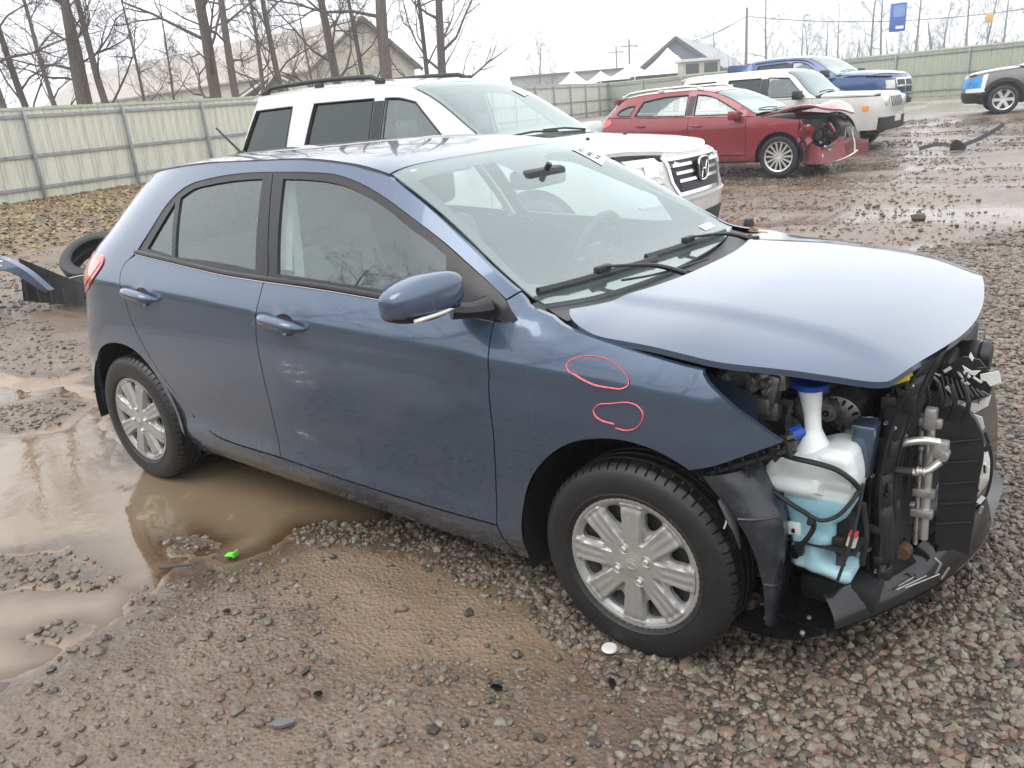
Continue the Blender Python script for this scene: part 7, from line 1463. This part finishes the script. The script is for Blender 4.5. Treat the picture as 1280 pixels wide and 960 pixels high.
m = MB(); m.grid(lambda u, v: (-.45+.9*u, .1*math.sin(3*u), .02+.26*v*math.sin(.5+2.2*u)), 12, 5); m.grid(lambda u, v: (-.45+.9*u, .1*math.sin(3*u)+.3*v, .02+.26*math.sin(.5+2.2*u)), 12, 3); m.obj('shell', MT['black'], bx_)
# loose tyre lying tilted
lt = empty('loose_tyre', (-7.75, 1.66, gz_(-7.75, 1.66)+.27)); tag(lt, 'loose worn tyre leaning on the gravel behind the red taillight', 'tyre')
to = link('tyre_carcass', tyre_mesh(.36, .22, .24, False), lt); to.rotation_euler = (R(-58), 0, R(38))
# black plastic strip out in the yard
bd = empty('black_bumper_strip', (-1.52, 14.1, gz_(-1.52, 14.1)), R(15)); tag(bd, 'bent black plastic strip lying alone in the open muddy yard', 'car part')
m = MB(); m.grid(lambda u, v: (-.10+.78*u, -.04+.20*v, .03+.34*u**1.8+.05*v), 14, 3); m.obj('strip', MT['void'], bd)
m = MB(); m.grid(lambda u, v: (-.62+.60*u, -.06+.20*v+.1*u, .02+.06*math.sin(3*u)+.05*v), 10, 3); m.obj('flat_end', MT['void'], bd)
m = MB(); m.prism([(-.14, .0), (-.12, .14), (-.06, .19), (.0, .17), (.12, .05), (.1, 0)], 0, .05, lambda u, v, h: (u, -.10+h, v)); m.obj('bracket', MT['black'], bd)
# small litter near the hatchback
def lit(nm, x, y, label, cat, build, mat, dz=0., group=None):
    m = MB(); build(m); o = m.obj(nm, mat); o.location = (x, y, max(gz_(x, y), .0)+dz); tag(o, label, cat, group); return o
lit('white_disc', -.065, -.869, 'flat white oval disc on the silt beside the front tyre', 'disc', lambda m: m.lathe([(0, .006), (.021, .007), (.024, .003), (.024, 0)], 28, (0, 0, 0), 'z'), MT['chip'], .012)
GRN = simple('bright_green_plastic', (.16, .75, .06), .4)
lit('green_tag', -1.582, -1.109, 'small bright green plastic tag at the puddle edge', 'tag', lambda m: (m.obox((0, 0, .008), .045, .028, .004, ax=(1, .3, .1)), m.obox((.02, .005, .014), .006, .03, .02, ax=(1, .3, 0))), GRN, .006)
lit('twig', -1.696, -1.275, 'short dark twig lying where the puddle meets the gravel', 'twig', lambda m: m.tube([(-.05, -.035, .008), (0, 0, .012), (.05, .04, .01)], [.006, .007, .003], 6), BK2, .006)
for i, (x, y) in enumerate(((-.652, -1.477), (-.763, -1.427), (.02, -1.0), (-.24, -1.19), (-1.25, -1.36))):
    a = i*1.3; lit('black_plastic_shard', x, y, 'small black plastic shard lying on the mud', 'shard', lambda m: m.prism([(-.017, -.005), (.008, -.010), (.018, .003), (.0, .011), (-.013, .007)], 0, .006, lambda u, v, h: (u*math.cos(a)-v*math.sin(a), u*math.sin(a)+v*math.cos(a), h+.35*u)), MT['wetblack'], .010, 'black shards on the mud')
lit('grey_slate', -.653, -1.604, 'flat grey slate chip on the mud near the black shards', 'stone', lambda m: m.prism([(-.03, -.01), (.0, -.018), (.035, -.004), (.03, .012), (-.012, .016)], 0, .009, lambda u, v, h: (u*.8-v*.5, u*.6+v*.8, h)), simple('grey_slate', (.12, .125, .125), .4), .008)
lit('mud_clod', -.77, 7.0, 'dark brown clod of mud in the open yard beyond the hood', 'clod', lambda m: m.add(IV*np.array([.09, .07, .05])*(1+rng.uniform(-.25, .25, (12, 1)))+np.array([0, 0, .03]), [tuple(f) for f in IF]), simple('dark_mud', (.07, .045, .032), .6, bmp=.5), .0)
# ---------------------------------------------------------------- wet air
def haze():
    m = bpy.data.materials.new('rain_haze'); m.use_nodes = True; t = m.node_tree; t.nodes.clear(); out = N(t, 'ShaderNodeOutputMaterial'); v = N(t, 'ShaderNodeVolumePrincipled')
    v.inputs['Color'].default_value = (.93, .95, .97, 1); v.inputs['Density'].default_value = HAZE_D; v.inputs['Anisotropy'].default_value = .2; t.links.new(v.outputs[0], out.inputs['Volume'])
    b = MB(); b.box(-255, 255, -155, 315, -1.5, 22); o = b.obj('haze', m, smooth=False); tag(o, 'thin rain haze hanging over the yard', kind='stuff'); o.visible_shadow = True
HAZE_D = .0026
if HAZE_D > 0: haze()
